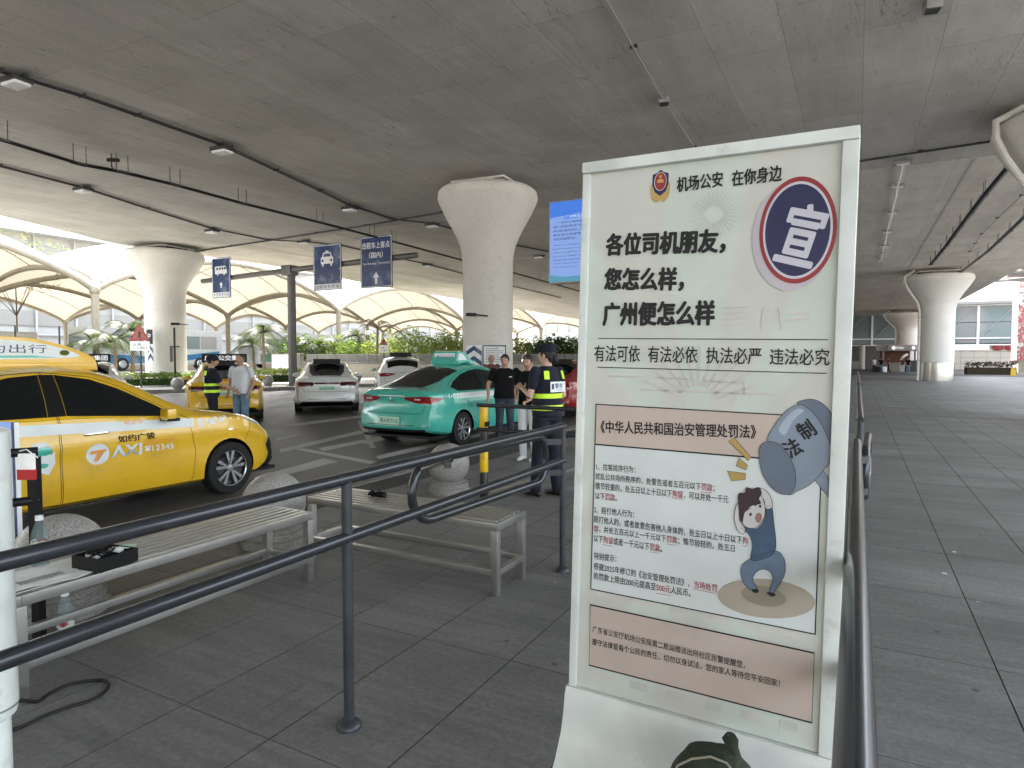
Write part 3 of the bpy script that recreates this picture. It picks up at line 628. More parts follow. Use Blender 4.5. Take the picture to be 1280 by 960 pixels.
# ================================================================ ROAD SIGN GANTRY
GY = 23.5; pc = atY(365, 400, GY); px_, zt = pc.x, atY(365, 335, GY).z
t = wthing('sign_gantry', 'dark T-shaped pole with a long arm carrying three blue road signs', 'gantry', (px_, GY, 0))
MB().lathe([(.34, 0), (.34, .04), (.21, .06), (.20, zt-.1), (.23, zt-.09), (.23, zt), (0, zt+.02)], (px_, GY, 0), 24).build('pole', 'gantry_paint', t)
a = atY(257, 352, GY); b = atY(524, 319.5, GY); za = (a.z+b.z)/2
MB().tube([(a.x, GY-.18, a.z), (px_, GY-.18, za), (b.x, GY-.18, b.z)], .135, 14).build('arm', 'gantry_paint', t)
MB().box((px_, GY-.1, za), (.62, .55, .5), bev=.03).build('clamp', 'gantry_paint', t)
def road_sign(label, pl, pr, yt, yb, deco):
    x0 = atY(pl, 330, GY-.4).x; x1 = atY(pr, 330, GY-.4).x; m_ = (pl+pr)/2; z1 = atY(m_, yt, GY-.4).z; z0 = atY(m_, yb, GY-.4).z
    t = wthing('road_sign', label, 'road sign', ((x0+x1)/2, GY-.4, z0), 'blue road signs on the gantry'); w_, h_ = x1-x0, z1-z0
    MB().box2((x0, GY-.42, z0), (x1, GY-.38, z1), bev=.012).build('plate', 'sign_blue', t)
    for q in (((x0+.03, z0+.03), (x1-.03, z0+.06)), ((x0+.03, z1-.06), (x1-.03, z1-.03)), ((x0+.03, z0+.0605), (x0+.06, z1-.0605)), ((x1-.06, z0+.0605), (x1-.03, z1-.0605))): MB().box2((q[0][0], GY-.424, q[0][1]), (q[1][0], GY-.4205, q[1][1])).build('border', 'sign_white', t, smooth=False)
    for z in (za-.1, za+.1): MB().box2((x0+w_*.3, GY-.379, z-.03), (x1-w_*.3, GY-.3, z+.03)).build('bracket', 'gantry_paint', t, smooth=False)
    F = frame((x0, GY-.426, z0), (1, 0, 0), (0, -1, 0)); deco(t, F, w_, h_); return t
def shp(t, F, pts, m='sign_white', nm='pictogram', d=.0):
    mb = MB(); mb.prism([(x, y, d) for x, y in pts], (0, 0, .004)); bmesh.ops.transform(mb.bm, matrix=F, verts=mb.bm.verts); mb.build(nm, m, t, smooth=False)
def d3(t, F, w_, h_):
    text('出租车上客点', F, w_*.07, h_*.76, w_*.86, h_*.13, 'sign_white', t, bold=.02); text('（国内）', F, w_*.28, h_*.575, w_*.44, h_*.12, 'sign_white', t, bold=.02)
    text('Taxi Boarding（Domestic）', F, w_*.07, h_*.44, w_*.86, h_*.065, 'sign_white', t, bold=.01)
    cx_ = w_*.5; shp(t, F, [(cx_-.06, h_*.07), (cx_+.06, h_*.07), (cx_+.06, h_*.20), (cx_+.17, h_*.20), (cx_, h_*.30), (cx_-.17, h_*.20), (cx_-.06, h_*.20)], nm='arrow')
def d2(t, F, w_, h_):
    c = w_*.5; y = h_*.58; s = w_*.22
    shp(t, F, [(c+s*a, y+s*b) for a, b in ((-1,0),(-1,.75),(-.78,.85),(-.62,1.35),(-.25,1.4),(-.22,1.58),(.22,1.58),(.25,1.4),(.62,1.35),(.78,.85),(1,.75),(1,0),(.8,0),(.8,-.3),(.55,-.3),(.55,0),(-.55,0),(-.55,-.3),(-.8,-.3),(-.8,0))])
    shp(t, F, [(c+s*a, y+s*b) for a, b in ((-.6,.85),(-.48,1.2),(.48,1.2),(.6,.85))], 'sign_blue', d=.004)
    for q in (-.7, .7): shp(t, F, [(c+s*(q+.16*math.cos(i*.6)), y+s*(.4+.16*math.sin(i*.6))) for i in range(10)], 'sign_blue', d=.004)
    for q in (.9, .66, .42, .24): 
        for s_ in (.03, .93): text('T' if s_ < .5 else 'V', F, w_*s_, h_*q, w_*.04, h_*.05, 'sign_white', t)
    shp(t, F, [(w_*.05, h_*.03), (w_*.95, h_*.03), (w_*.95, h_*.14), (w_*.05, h_*.14)], nm='white_strip'); text('出租车专用道', F @ Matrix.Translation((0, 0, .006)), w_*.08, h_*.045, w_*.84, h_*.08, 'sign_blue', t, bold=.01)
def d1(t, F, w_, h_):
    c = w_*.5; y = h_*.60; s = w_*.32
    shp(t, F, [(c+s*a, y+s*b) for a, b in ((-1,0),(-1,.75),(-.9,.85),(.8,.85),(1,.3),(1,0),(.7,0),(.62,-.18),(.48,-.18),(.4,0),(-.4,0),(-.48,-.18),(-.62,-.18),(-.7,0))])
    for q in (-.75, -.3, .15, .55): shp(t, F, [(c+s*q, y+s*.45), (c+s*(q+.3), y+s*.45), (c+s*(q+.3), y+s*.72), (c+s*q, y+s*.72)], 'sign_blue', d=.004)
    shp(t, F, [(c-.05, h_*.25), (c+.05, h_*.25), (c+.05, h_*.33), (c+.12, h_*.33), (c, h_*.40), (c-.12, h_*.33), (c-.05, h_*.33)], nm='arrow')
    shp(t, F, [(w_*.05, h_*.03), (w_*.95, h_*.03), (w_*.95, h_*.14), (w_*.05, h_*.14)], nm='white_strip'); text('大巴车专用道', F @ Matrix.Translation((0, 0, .006)), w_*.08, h_*.045, w_*.84, h_*.08, 'sign_blue', t)
road_sign('blue sign with a white taxi pictogram, middle one on the gantry', 392, 427, 305.5, 363, d2)
road_sign('blue sign reading taxi boarding point for domestic, rightmost on the gantry', 451, 490.5, 295, 359.5, d3)
road_sign('faded blue sign with a bus pictogram, leftmost on the gantry', 265, 288, 322, 372.5, d1)
# ================================================================ BLUE SCREEN
SY_ = 11.; x0, x1 = atY(687, 300, SY_).x, -4.12; z1 = atY(687, 253, SY_).z; z0 = atY(687, 354, SY_).z; wS, hS = x1-x0, z1-z0
t = wthing('led_screen', 'tall blue lit information screen half hidden behind the notice board', 'screen', (x0+wS/2, SY_, 0)); FS = frame((x0, SY_-.003, z0), (1, 0, 0), (0, -1, 0))
MB().box2((x0-.02, SY_, z0-.02), (x1+.02, SY_+.12, z1+.02), bev=.02).build('casing', 'galv_steel', t)
def scr(pts, m, d, nm='screen_area'):
    mb = MB(); mb.prism([(a*wS, b*hS, d) for a, b in pts], (0, 0, .001)); bmesh.ops.transform(mb.bm, matrix=FS, verts=mb.bm.verts); mb.build(nm, m, t, smooth=False)
scr([(.01,.01),(.99,.01),(.99,.99),(.01,.99)], 'screen_pale', 0, 'display'); scr([(.01,.80),(.99,.86),(.99,.99),(.01,.99)], 'screen_blue', .0015)
scr([(.01,.01),(.99,.01),(.99,.06),(.6,.075),(.3,.065),(.01,.10)], 'screen_teal', .0015); scr([(.3,.775),(.95,.775),(.95,.825),(.3,.825)], 'screen_blue', .003)
FT = FS @ Matrix.Translation((0, 0, .0045)); text('广州市交通运输局', FT, .33*wS, .782*hS, .58*wS, .034*hS, 'led_white', t)
for i, s in enumerate(('广州市交通运输局提醒您', '请“文明乘车守秩序”', '并自觉排队上车请', '系好安全带保管好随身', '物品谢谢配合！')): text(s, FT, (.16 if i == 0 else .08)*wS, (.72-.05*i)*hS, (.8 if i < 4 else .45)*wS, .03*hS, 'screen_ink', t)
for i, s in enumerate(('Welcome to Guangzhou dear guests', 'please queue up for your taxi and', 'follow the guidance of our staff', 'keep your luggage with you and', 'fasten the seat belt in the car', 'ask for the printed receipt from', 'the driver when you arrive')): text(s, FT, .08*wS, (.45-.045*i)*hS, .85*wS, .018*hS, 'screen_ink', t)
MB().tube([(x1-.17, SY_+.16, 0), (x1-.17, SY_+.16, z1-.3)], .05, 12).build('pole', 'dark_steel', t); MB().box((x1-.17, SY_+.16, .01), (.3, .3, .02)).build('base_plate', 'dark_steel', t, smooth=False)
# ================================================================ SMALL SIGNS AND BOARDS
mat('tail_in', (.30,.07,.05), .5)
def tri_sign(label, px, d, yt, yb, yp, ypole):
    c = pxd(px, d); s = d/802; zt = 1.55+s*(444-yt); zb = 1.55+s*(444-yb); zp = 1.55+s*(444-yp); w_ = (zt-zb)*.58; X_ = Vector((math.cos(YAW), math.sin(YAW), 0)); N_ = Vector((math.sin(YAW), -math.cos(YAW), 0))
    t = wthing('warning_sign', label, 'traffic sign', c, 'triangular warning signs on poles')
    MB().tube([c+Vector((0,0,1.55-s*(ypole-444))), c+Vector((0,0,zt-.05))], .04, 8).build('pole', 'dark_steel', t)
    o = c+N_*.05; MB().prism([o-X_*w_+Vector((0,0,zb)), o+X_*w_+Vector((0,0,zb)), o+Vector((0,0,zt))], N_*.02).build('red_triangle', 'tail_red', t, smooth=False)
    o = o+N_*.021; zc = (zt-zb); MB().prism([o-X_*w_*.66+Vector((0,0,zb+zc*.12)), o+X_*w_*.66+Vector((0,0,zb+zc*.12)), o+Vector((0,0,zt-zc*.2))], N_*.004).build('inner_triangle', 'tail_in', t, smooth=False)
    o = o+N_*.006; P = [(-.05,.16),(-.12,.16),(-.02,.38),(-.10,.36),(-.12,.42),(0,.52),(-.02,.60),(.05,.60),(.05,.50),(.12,.42),(.07,.36),(.12,.16),(.05,.16),(.02,.30)]
    MB().prism([o+X_*(a*w_*1.3)+Vector((0,0,zb+zc*b)) for a, b in P], N_*.003).build('pictogram', 'print_black', t, smooth=False)
    MB().box(c+N_*.05+Vector((0,0,(zb+zp)/2-.01)), (w_*1.9, .02, zb-zp-.04), rz=YAW).build('text_plate', 'sign_white', t, smooth=False)
    F = frame(c+N_*.062+X_*(-w_*.75)+Vector((0,0,zp)), X_, N_)
    text('注意', F, 0, (zb-zp)*.5, w_*.9, (zb-zp)*.26, 'print_black', t); text('行人慢行', F, 0, (zb-zp)*.15, w_*1.5, (zb-zp)*.26, 'print_black', t)
tri_sign('red warning triangle with a walking figure on a pole by the far left column', 176, 31.5, 404, 426, 438.5, 485)
tri_sign('small red warning triangle on a thin pole in front of the beige wall', 480, 43, 421, 431, 441, 473)
def board_on(label, px, d, y0, y1, w_, kind, par=None, nm='guide_board'):
    c = pxd(px, d); s = d/802; za_, zb_ = 1.55+s*(444-y0), 1.55+s*(444-y1); X_ = Vector((math.cos(YAW), math.sin(YAW), 0)); N_ = Vector((math.sin(YAW), -math.cos(YAW), 0))
    t = wthing(nm, label, 'sign', Vector((c.x, c.y, zb_)), 'boards fixed beside the columns'); h_ = za_-zb_
    F = frame(c+X_*(-w_/2)+Vector((0,0,zb_))+N_*.03, X_, N_)
    MB().box(c+Vector((0,0,(za_+zb_)/2)), (w_, .05, h_), rz=YAW).build('plate', 'sign_white' if kind != 'dark' else 'print_black', t, smooth=False)
    if kind == 'chev':
        for k in (0, 1):
            b = h_*(.02+.48*k); shp(t, F, [(0, b), (w_/2, b+h_*.26), (w_, b), (w_, b+h_*.22), (w_/2, b+h_*.48), (0, b+h_*.22)], 'sign_blue', 'chevron')
    elif kind == 'notice':
        shp(t, F, [(0,0),(w_,0),(w_,h_*.06),(0,h_*.06)], 'sign_blue', 'frame_strip'); shp(t, F, [(0,h_*.94),(w_,h_*.94),(w_,h_),(0,h_)], 'sign_blue', 'frame_strip'); shp(t, F, [(0,h_*.061),(w_*.04,h_*.061),(w_*.04,h_*.939),(0,h_*.939)], 'sign_blue', 'frame_strip'); shp(t, F, [(w_*.96,h_*.061),(w_,h_*.061),(w_,h_*.939),(w_*.96,h_*.939)], 'sign_blue', 'frame_strip')
        for i in range(7): shp(t, F, [(w_*.12,h_*(.82-.1*i)),(w_*(.88 if i % 3 else .7),h_*(.82-.1*i)),(w_*(.88 if i % 3 else .7),h_*(.85-.1*i)),(w_*.12,h_*(.85-.1*i))], 'panel_grey', 'printed_line')
    else: text('P', F, w_*.25, h_*.3, w_*.5, h_*.4, 'sign_white', t)
    return t
board_on('blue and white chevron board on the column behind the turquoise taxi', 592.5, 21.0, 431.5, 458, .50, 'chev'); board_on('blue framed white notice on the column behind the turquoise taxi', 618, 21.0, 431.5, 458, .76, 'notice')
board_on('blue and white chevron board beside the far left column', 188.5, 34.0, 431, 452, .26, 'chev'); board_on('small black plate above the chevrons beside the far left column', 187.5, 34.0, 412, 430, .30, 'dark')
def cctv(label, px, py, d, s=1.):
    c = pxd(px, d, 1.55+d/802*(444-py)); X_ = Vector((math.cos(YAW), math.sin(YAW), 0)); t = wthing('security_camera', label, 'camera', c, 'security cameras on the columns')
    MB().box(c, (.34*s, .12*s, .11*s), rz=YAW+.3, bev=.02).build('housing', 'black_plastic', t); MB().tube([c+X_*.12, c+X_*.55*s+Vector((0,0,-.05))], .03, 6).build('bracket', 'dark_steel', t)
cctv('dark security camera on the right side of the far left column', 220, 405, 33.6, 1.2); cctv('dark security camera on the front of the column behind the turquoise taxi', 589, 393.5, 21.0)
t = wthing('fire_standpipe', 'thin black vertical pipe fitting on the far left column', 'pipe', pxd(218.5, 33.9))
c = pxd(218.5, 33.9); MB().tube([c, c+Vector((0,0,3.0))], .05, 8).build('pipe', 'black_plastic', t); MB().box(c+Vector((0,0,2.0)), (.5, .08, .06), rz=YAW).build('crossbar', 'black_plastic', t, smooth=False); MB().box(c+Vector((-.14,-.1,1.6)), (.1, .1, .8), rz=YAW).build('valve_box', 'dark_steel', t, smooth=False)
# ================================================================ BUS STATION: RAISED GROUND, CANOPIES, BUSES
mb = MB(); mb.box2((-96, -60, -.3), (-41, 140, .42)); tag(mb.build('bus_station_ground', 'island_pavement', smooth=False), kind='structure')
mm = bpy.data.materials.new('membrane'); M['membrane'] = mm; tt, bb = nodes(mm)
tr = tt.nodes.new('ShaderNodeBsdfTranslucent'); tr.inputs[0].default_value = (.17, .155, .12, 1); mx = tt.nodes.new('ShaderNodeMixShader'); mx.inputs[0].default_value = .42
nz = tt.nodes.new('ShaderNodeTexNoise'); nz.inputs['Scale'].default_value = .5; rp = tt.nodes.new('ShaderNodeValToRGB'); rp.color_ramp.elements[0].color = (.22, .20, .155, 1); rp.color_ramp.elements[1].color = (.27, .25, .195, 1); tt.links.new(nz.outputs[0], rp.inputs[0]); tt.links.new(rp.outputs[0], bb.inputs['Base Color']); bb.inputs['Roughness'].default_value = .6
tt.links.new(bb.outputs[0], mx.inputs[1]); tt.links.new(tr.outputs[0], mx.inputs[2]); tt.links.new(mx.outputs[0], tt.nodes['Material Output'].inputs[0])
XR = [-43, -58.5, -74, -89.5]; YR = [1.8, 23.7, 45.6, 67.5, 89.5, 111]; S_ = lambda u: max(0., math.sin(math.pi*u))**.8; Z0 = 5.7
rn = ['nearest','second','third','farthest']; cn = ['first','second','third','fourth','fifth','sixth']
for i, X in enumerate(XR):
    for j, Y in enumerate(YR):
        t = wthing('canopy_post', 'cream steel post with branching arms, %s row of the bus canopies, %s from the left' % (rn[i], cn[j]), 'post', (X, Y, .4), 'cream posts of the bus station canopies')
        MB().lathe([(.34, .4), (.34, .5), (.23, .55), (.23, Z0-.1), (0, Z0+.15)], (X, Y, 0), 20).build('shaft', 'tube_cream', t)
        MB().ball((X, Y, Z0), .34, u=16, v=10).build('node', 'tube_cream', t)
        if i == 0: MB().lathe([(.26, .42), (.28, 1.4), (.25, 1.45)], (X, Y, 0), 16, cap=False).build('guard', 'galv_steel', t)
for i, X in enumerate(XR):
    for j in range(len(YR)-1):
        Y0, Y1 = YR[j], YR[j+1]; t = wthing('canopy_arch', 'cream tubular arch along the %s canopy row, %s bay from the left' % (rn[i], cn[j]), 'arch', (X, Y0, Z0), 'tubular arches of the bus station canopies')
        P = [Vector((X, Y0+(Y1-Y0)*k/24, Z0+3.0*S_(k/24))) for k in range(25)]; MB().tube(P, .20, 12).build('tube', 'tube_cream', t)
        mb = MB()
        for k in range(1, 47): 
            u = k/47; mb.box((X-.05, Y0+(Y1-Y0)*u, Z0+3.0*S_(u)+.26), (.08, .16, .12))
        tag(mb.build('lacing_clamp', 'galv_steel', t, smooth=False), kind='stuff')
for i in range(len(XR)-1):
    for j, Y in enumerate(YR):
        X0, X1 = XR[i], XR[i+1]; t = wthing('canopy_cross_arch', 'cream cross arch joining canopy rows %s, at the %s post from the left' % (['one and two','two and three','three and four'][i], cn[j]), 'arch', (X0, Y, Z0), 'cross arches of the bus station canopies')
        MB().tube([Vector((X0+(X1-X0)*k/20, Y, Z0+1.9*S_(k/20))) for k in range(21)], .17, 10).build('tube', 'tube_cream', t)
        MB().tube([Vector((X0+(X1-X0)*k/20, Y+.35, Z0+.55+1.9*S_(k/20))) for k in range(1, 20)], .05, 6).build('cable_tube', 'tube_cream', t)
for i in range(len(XR)-1):
    for j in range(len(YR)-1):
        X0, X1, Y0, Y1 = XR[i], XR[i+1], YR[j], YR[j+1]; mb = MB()
        V = [[mb.bm.verts.new((X0+(X1-X0)*a/14, Y0+(Y1-Y0)*b/20, Z0+.22+3.0*S_(b/20)+1.9*S_(a/14))) for a in range(15)] for b in range(21)]
        for b in range(20):
            for a in range(14): mb.bm.faces.new((V[b][a], V[b][a+1], V[b+1][a+1], V[b+1][a]))
        o = mb.build('canopy_membrane', 'membrane', ang=80)
        for q_ in (3, 7, 11):
            a_ = q_/14; MB().tube([Vector((X0+(X1-X0)*a_, Y0+(Y1-Y0)*k/20, Z0+.16+3.0*S_(k/20)+1.9*S_(a_))) for k in range(21)], .035, 5).build('seam_cable', 'tube_cream', o)
        for q_ in (5, 10, 15):
            b_ = q_/20; MB().tube([Vector((X0+(X1-X0)*k/14, Y0+(Y1-Y0)*b_, Z0+.16+3.0*S_(b_)+1.9*S_(k/14))) for k in range(15)], .03, 5).build('seam_cable', 'tube_cream', o)
        tag(o, 'cream stretched membrane roof, %s bay from the left in the %s strip of bus canopies' % (cn[j], ['front','middle','rear'][i]), 'canopy', 'membrane roofs of the bus station')
def bus(label, p, rz, body, strip, L=10.5, Hh=3.1):
    t = thing('bus', label, 'bus', p, rz, 'buses in the bus station'); W_ = 2.5
    MB().box((0, 0, .35+(Hh-.35)/2), (W_, L, Hh-.35), bev=.14).build('body', body, t)
    for s in (1, -1):
        n = 6
        for k in range(n): MB().box((s*(W_/2+.004), -L/2+.9+(L-1.4)*(k+.5)/n, 2.1), (.03, (L-1.4)/n-.09, 1.0), bev=.01).build('window', 'sky_glass' if k % 2 else 'facade_glass', t)
        mb = MB(); mb.prism([(s*(W_/2+.001), -L/2+.3, .55), (s*(W_/2+.001), L*.10, .55), (s*(W_/2+.001), L/2-.3, 1.15), (s*(W_/2+.001), L/2-.3, 1.45), (s*(W_/2+.001), L*.05, .98), (s*(W_/2+.001), -L/2+.3, 1.25)], (s*.008, 0, 0)); mb.build('side_stripe', strip, t, smooth=False)
        for y in (-L*.28, L*.30):
            o = MB().lathe([(.2, -.14), (.46, -.12), (.48, .0), (.46, .13), (.3, .15), (0, .12)], (s*(W_/2-.10), y, .48), 28, 'X').build('wheel', 'tyre_rubber', t)
            MB().lathe([(.28, 0), (.24, .04), (.1, .06), (0, .05)] if s > 0 else [(.28, 0), (.24, -.04), (.1, -.06), (0, -.05)], (s*(W_/2+.06), y, .48), 20, 'X').build('rim', 'rim_alloy', o)
    MB().box((0, L/2-.005, 2.0), (2.2, .06, 1.4), bev=.02).build('windscreen', 'facade_glass', t); MB().box((0, -L/2+.005, 2.2), (2.0, .06, .8), bev=.02).build('rear_window', 'facade_glass', t)
    MB().box((0, 0, Hh+.06), (1.6, 2.4, .16), bev=.04).build('roof_unit', body, t)
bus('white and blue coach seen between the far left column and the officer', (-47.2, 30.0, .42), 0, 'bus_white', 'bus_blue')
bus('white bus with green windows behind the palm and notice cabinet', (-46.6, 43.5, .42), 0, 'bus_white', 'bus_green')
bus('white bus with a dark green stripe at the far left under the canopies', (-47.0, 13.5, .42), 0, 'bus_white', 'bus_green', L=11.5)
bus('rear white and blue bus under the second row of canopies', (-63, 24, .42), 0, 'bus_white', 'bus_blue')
for k, (px, d) in enumerate(((20, 40), (75, 41))):
    c = pxd(px, d, 0); t = wthing('lamp_post', ['slim dark post left of the bus shelter board','slim dark post right of the bus shelter board'][k], 'post', c, 'slim posts by the bus stop'); MB().tube([c, c+Vector((0,0,3.4))], .05, 8).build('shaft', 'dark_steel', t); MB().lathe([(.12,0),(.12,.05),(.06,.06)], c, 12).build('base', 'dark_steel', t)
t = wthing('shelter_board', 'pale pinkish advertising board at the bus stop on the far left', 'board', pxd(45, 40)); c = pxd(45, 40); MB().box(c+Vector((0,0,1.9)), (2.0, .08, .8), rz=YAW, bev=.01).build('panel', 'decal_pale', t) if 'decal_pale' in M else MB().box(c+Vector((0,0,1.9)), (2.0, .08, .8), rz=YAW, bev=.01).build('panel', mat('pink_board', (.62,.48,.47), .5), t)
for s in (-.9, .9): MB().box(c+Vector((s*math.cos(YAW), s*math.sin(YAW), .75)), (.07, .07, 1.5), rz=YAW).build('leg', 'galv_steel', t, smooth=False)
# railings in front of the bus station
for k, (pa, pb, d) in enumerate((((82,130), None, 38),)):
    a = pxd(75, 38); b = pxd(137, 37); t = wthing('picket_fence', 'pale metal picket fence below the palms at the left', 'fence', a); u = (b-a).normalized(); L_ = (b-a).length
    for z in (.25, 1.45): MB().tube([a+Vector((0,0,z)), b+Vector((0,0,z))], .03, 6).build('rail', 'galv_steel', t)
    for i in range(int(L_/.16)): q = a+u*i*.16; MB().box(q+Vector((0,0,.85)), (.03, .03, 1.2)).build('picket', 'galv_steel', t, smooth=False)
# ================================================================ BUILDINGS
def facade_building(label, p, L, Hh, D, rz, nb, nf, gm='sky_glass', wm='facade_white', base=4.5, name='terminal_building', bands=.45):
    t = thing(name, label, 'building', p, rz); MB().box((0, D/2+.3, Hh/2), (L, D, Hh)).build('wall', wm, t, smooth=False)
    fh = (Hh-base)/nf; bw = L/nb
    m1 = MB(); m1.box2((0, -.02, 0), (bw-.35, .25, fh*bands)); g = m1.build('window', gm, t, smooth=False).data; first = True
    base_o = [o for o in bpy.data.objects if o.data == g][0]; cnt = 0
    for j in range(nf):
        for i in range(nb):
            if cnt == 0: o = base_o
            else: o = bpy.data.objects.new('window', g); COL.objects.link(o); o.parent = t
            o.location = (-L/2+bw*i+.17, 0, base+fh*j+fh*.28); cnt += 1
    for j in range(nf+1): MB().box((0, -.25, base+fh*j+.1), (L, .6, .28)).build('floor_band', wm, t, smooth=False)
    m1 = MB(); m1.box2((-.12, -.35, 0), (.12, .0, Hh)); g2 = m1.build('mullion', wm, t, smooth=False).data; b0 = [o for o in bpy.data.objects if o.data == g2][0]
    for i in range(nb+1):
        o = b0 if i == 0 else bpy.data.objects.new('mullion', g2)
        if i: COL.objects.link(o); o.parent = t
        o.location = (-L/2+bw*i, 0, 0)
    MB().box((0, -.9, Hh+.3), (L+2, 3, .6)).build('roof_edge', wm, t, smooth=False); return t
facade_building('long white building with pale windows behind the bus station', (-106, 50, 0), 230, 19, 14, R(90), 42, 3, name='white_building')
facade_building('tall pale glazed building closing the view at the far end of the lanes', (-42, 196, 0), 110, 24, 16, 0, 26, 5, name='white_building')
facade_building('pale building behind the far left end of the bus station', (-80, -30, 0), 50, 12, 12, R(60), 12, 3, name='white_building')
# terminal on the right
TY = 110.; gt_ = gz(TY)
t = wthing('terminal_building', 'airport terminal front with a dark glass band and beige tiled wall on the right', 'building', (20, TY, gt_))
MB().box2((-12, TY+.6, gt_-.5), (70, TY+20, 8.9)).build('wall_core', 'panel_grey', t, smooth=False)
bw = 4.3
for i in range(18):
    x = -11+bw*i
    for (z0_, z1_) in ((3.25, 3.9), (3.98, 8.4)) if i < 3 else ((3.25, 3.9), (3.98, 6.1), (6.18, 8.4)):
        MB().box2((x+.12, TY, z0_), (x+bw-.12, TY+.1, z1_)).build('glass_pane', 'facade_glass', t, smooth=False)
    MB().box2((x-.14, TY-.14, 3.0), (x+.14, TY+.2, 8.6)).build('mullion', 'sign_white', t, smooth=False)
    MB().tube([(x+.3, TY-.06, 4.1), (x+bw-.3, TY-.06, 8.2)], .06, 6).build('brace', 'galv_steel', t)
for z in (3.0, 3.94, 8.5): MB().box2((-12, TY-.16, z-.08), (70, TY+.15, z+.08)).build('transom', 'sign_white', t, smooth=False)
MB().box2((-12, TY-1.2, 8.6), (70, TY+.6, 9.0)).build('eaves', 'panel_grey', t, smooth=False)
mb0 = MB(); mb0.box2((.02, 0, .02), (1.48, .06, .98)); tl_ = mb0.build('wall_tile', 'beige_tile', t, smooth=False); g = tl_.data; inv = tl_.matrix_parent_inverse.copy(); k = 0
for i in range(26):
    for j in range(4):
        x = 10+1.5*i; o = tl_ if k == 0 else bpy.data.objects.new('wall_tile', g)
        if k: COL.objects.link(o); o.parent = t; o.matrix_parent_inverse = inv
        o.location = (x, TY+.5, gt_+.0+j*.86); o.scale = (1, 1, .86); k += 1
MB().box2((-12, TY+.45, gt_), (9.9, TY+.59, 3.0)).build('recess_wall', 'gantry_paint', t, smooth=False)
for x in (.6, 26.0): MB().lathe([(.45, gt_), (.45, 3.0)], (x, TY-1.4, 0), 24).build('pillar', 'stone_pale', t)
MB().box2((10.6, TY+.3, 2.25), (16.2, TY+.45, 2.95)).build('lit_sign', 'led_white', t, smooth=False)
for i, (x, m_) in enumerate(((17.2,'led_red'),(18.6,'led_red'),(20.2,'led_red'))): MB().ball((x, TY+.3, 2.6), .55, (1.2,.3,.7), 14, 8).build('hanging_decoration', m_, t)
MB().ball((22.0, TY+.3, 2.6), .5, (1.1,.3,1), 14, 8).build('hanging_decoration', 'sign_white', t); MB().box((24.2, TY+.3, 2.6), (1.6, .2, .9), bev=.2).build('hanging_decoration', 'print_black', t)
for i in range(2): MB().box2((27.0+2.2*i, TY+.3, gt_), (29.0+2.2*i, TY+.42, 2.6)).build('glass_door', 'sky_glass', t, smooth=False)
MB().box2((31.5, TY+.2, gt_), (33.5, TY+.44, 3.0)).build('dark_doorway', 'print_black', t, smooth=False)
# upper white roof of the terminal, seen beyond the deck edge
t = wthing('terminal_canopy', 'white overhanging canopy beyond the right edge of the viaduct', 'canopy', (20, 85, 9.4))
MB().prism([(12.0, 58, 9.6), (46, 44, 9.6), (46, 84, 9.6), (13.4, 84, 9.6)], (0, 0, .5)).build('roof_plate', 'facade_white', t, smooth=False); MB().box2((12.1, 62, 9.25), (12.5, 84, 9.6)).build('fascia', 'galv_steel', t, smooth=False)
for y in (66, 74, 82): MB().tube([(12.4, y, 9.2), (45, y, 9.2)], .18, 8).build('beam', 'facade_white', t)
for k, y in enumerate((62, 80)): MB().lathe([(.3, 0), (.3, 6.5), (.9, 9.6)], (38, y, gz(y)), 20, cap=False).build('support', 'facade_white', t)
def floral():
    m = bpy.data.materials.new('floral_print'); M['floral_print'] = m; t, b = nodes(m); L = t.links.new; geo = t.nodes.new('ShaderNodeNewGeometry')
    v = t.nodes.new('ShaderNodeTexVoronoi'); v.inputs['Scale'].default_value = 1.5; n = t.nodes.new('ShaderNodeTexNoise'); n.inputs['Scale'].default_value = 2.2; n.inputs['Detail'].default_value = 5
    L(geo.outputs['Position'], v.inputs[0]); L(geo.outputs['Position'], n.inputs[0]); r = t.nodes.new('ShaderNodeValToRGB'); e = r.color_ramp.elements; e[0].position = .40; e[0].color = (.62,.58,.50,1); e[1].position = .62; e[1].color = (.75,.70,.62,1)
    for p_, c_ in ((.44,(.55,.03,.06,1)),(.50,(.60,.10,.13,1)),(.53,(.72,.45,.42,1)),(.57,(.10,.04,.03,1))): k = e.new(p_); k.color = c_
    ad = t.nodes.new('ShaderNodeMath'); ad.operation = 'MULTIPLY_ADD'; L(v.outputs['Distance'], ad.inputs[0]); ad.inputs[1].default_value = .25; 
    L(n.outputs[0], ad.inputs[2]); sb = t.nodes.new('ShaderNodeMath'); sb.operation = 'SUBTRACT'; L(ad.outputs[0], sb.inputs[0]); sb.inputs[1].default_value = .09; L(sb.outputs[0], r.inputs[0]); L(r.outputs[0], b.inputs['Base Color']); b.inputs['Roughness'].default_value = .5
floral()
t = wthing('floral_pillar', 'square pillar wrapped in red and cream flower pattern at the right edge', 'pillar', (17.2, 88, gz(88))); MB().box2((15.2, 87, 1.0), (18.6, 90, 9.5)).build('wrapped_shaft', 'floral_print', t, smooth=False); MB().box2((15.4, 87.2, gz(88)), (18.4, 89.8, 1.0)).build('plinth', 'stone_pale', t, smooth=False)
t = wthing('folding_sign', 'small yellow folding caution sign by the dark hedge', 'sign', (12.8, 74.5, gz(74))); z = gz(74.5)
for s in (-1, 1): MB().prism([(12.6, 74.5+s*.2, z), (13.0, 74.5+s*.2, z), (12.95, 74.5+s*.02, z+.7), (12.65, 74.5+s*.02, z+.7)], (0, s*.02, 0)).build('leaf_panel', 'bollard_yellow', t, smooth=False)
for k, (x, y) in enumerate(((11.6, 79),)): pass
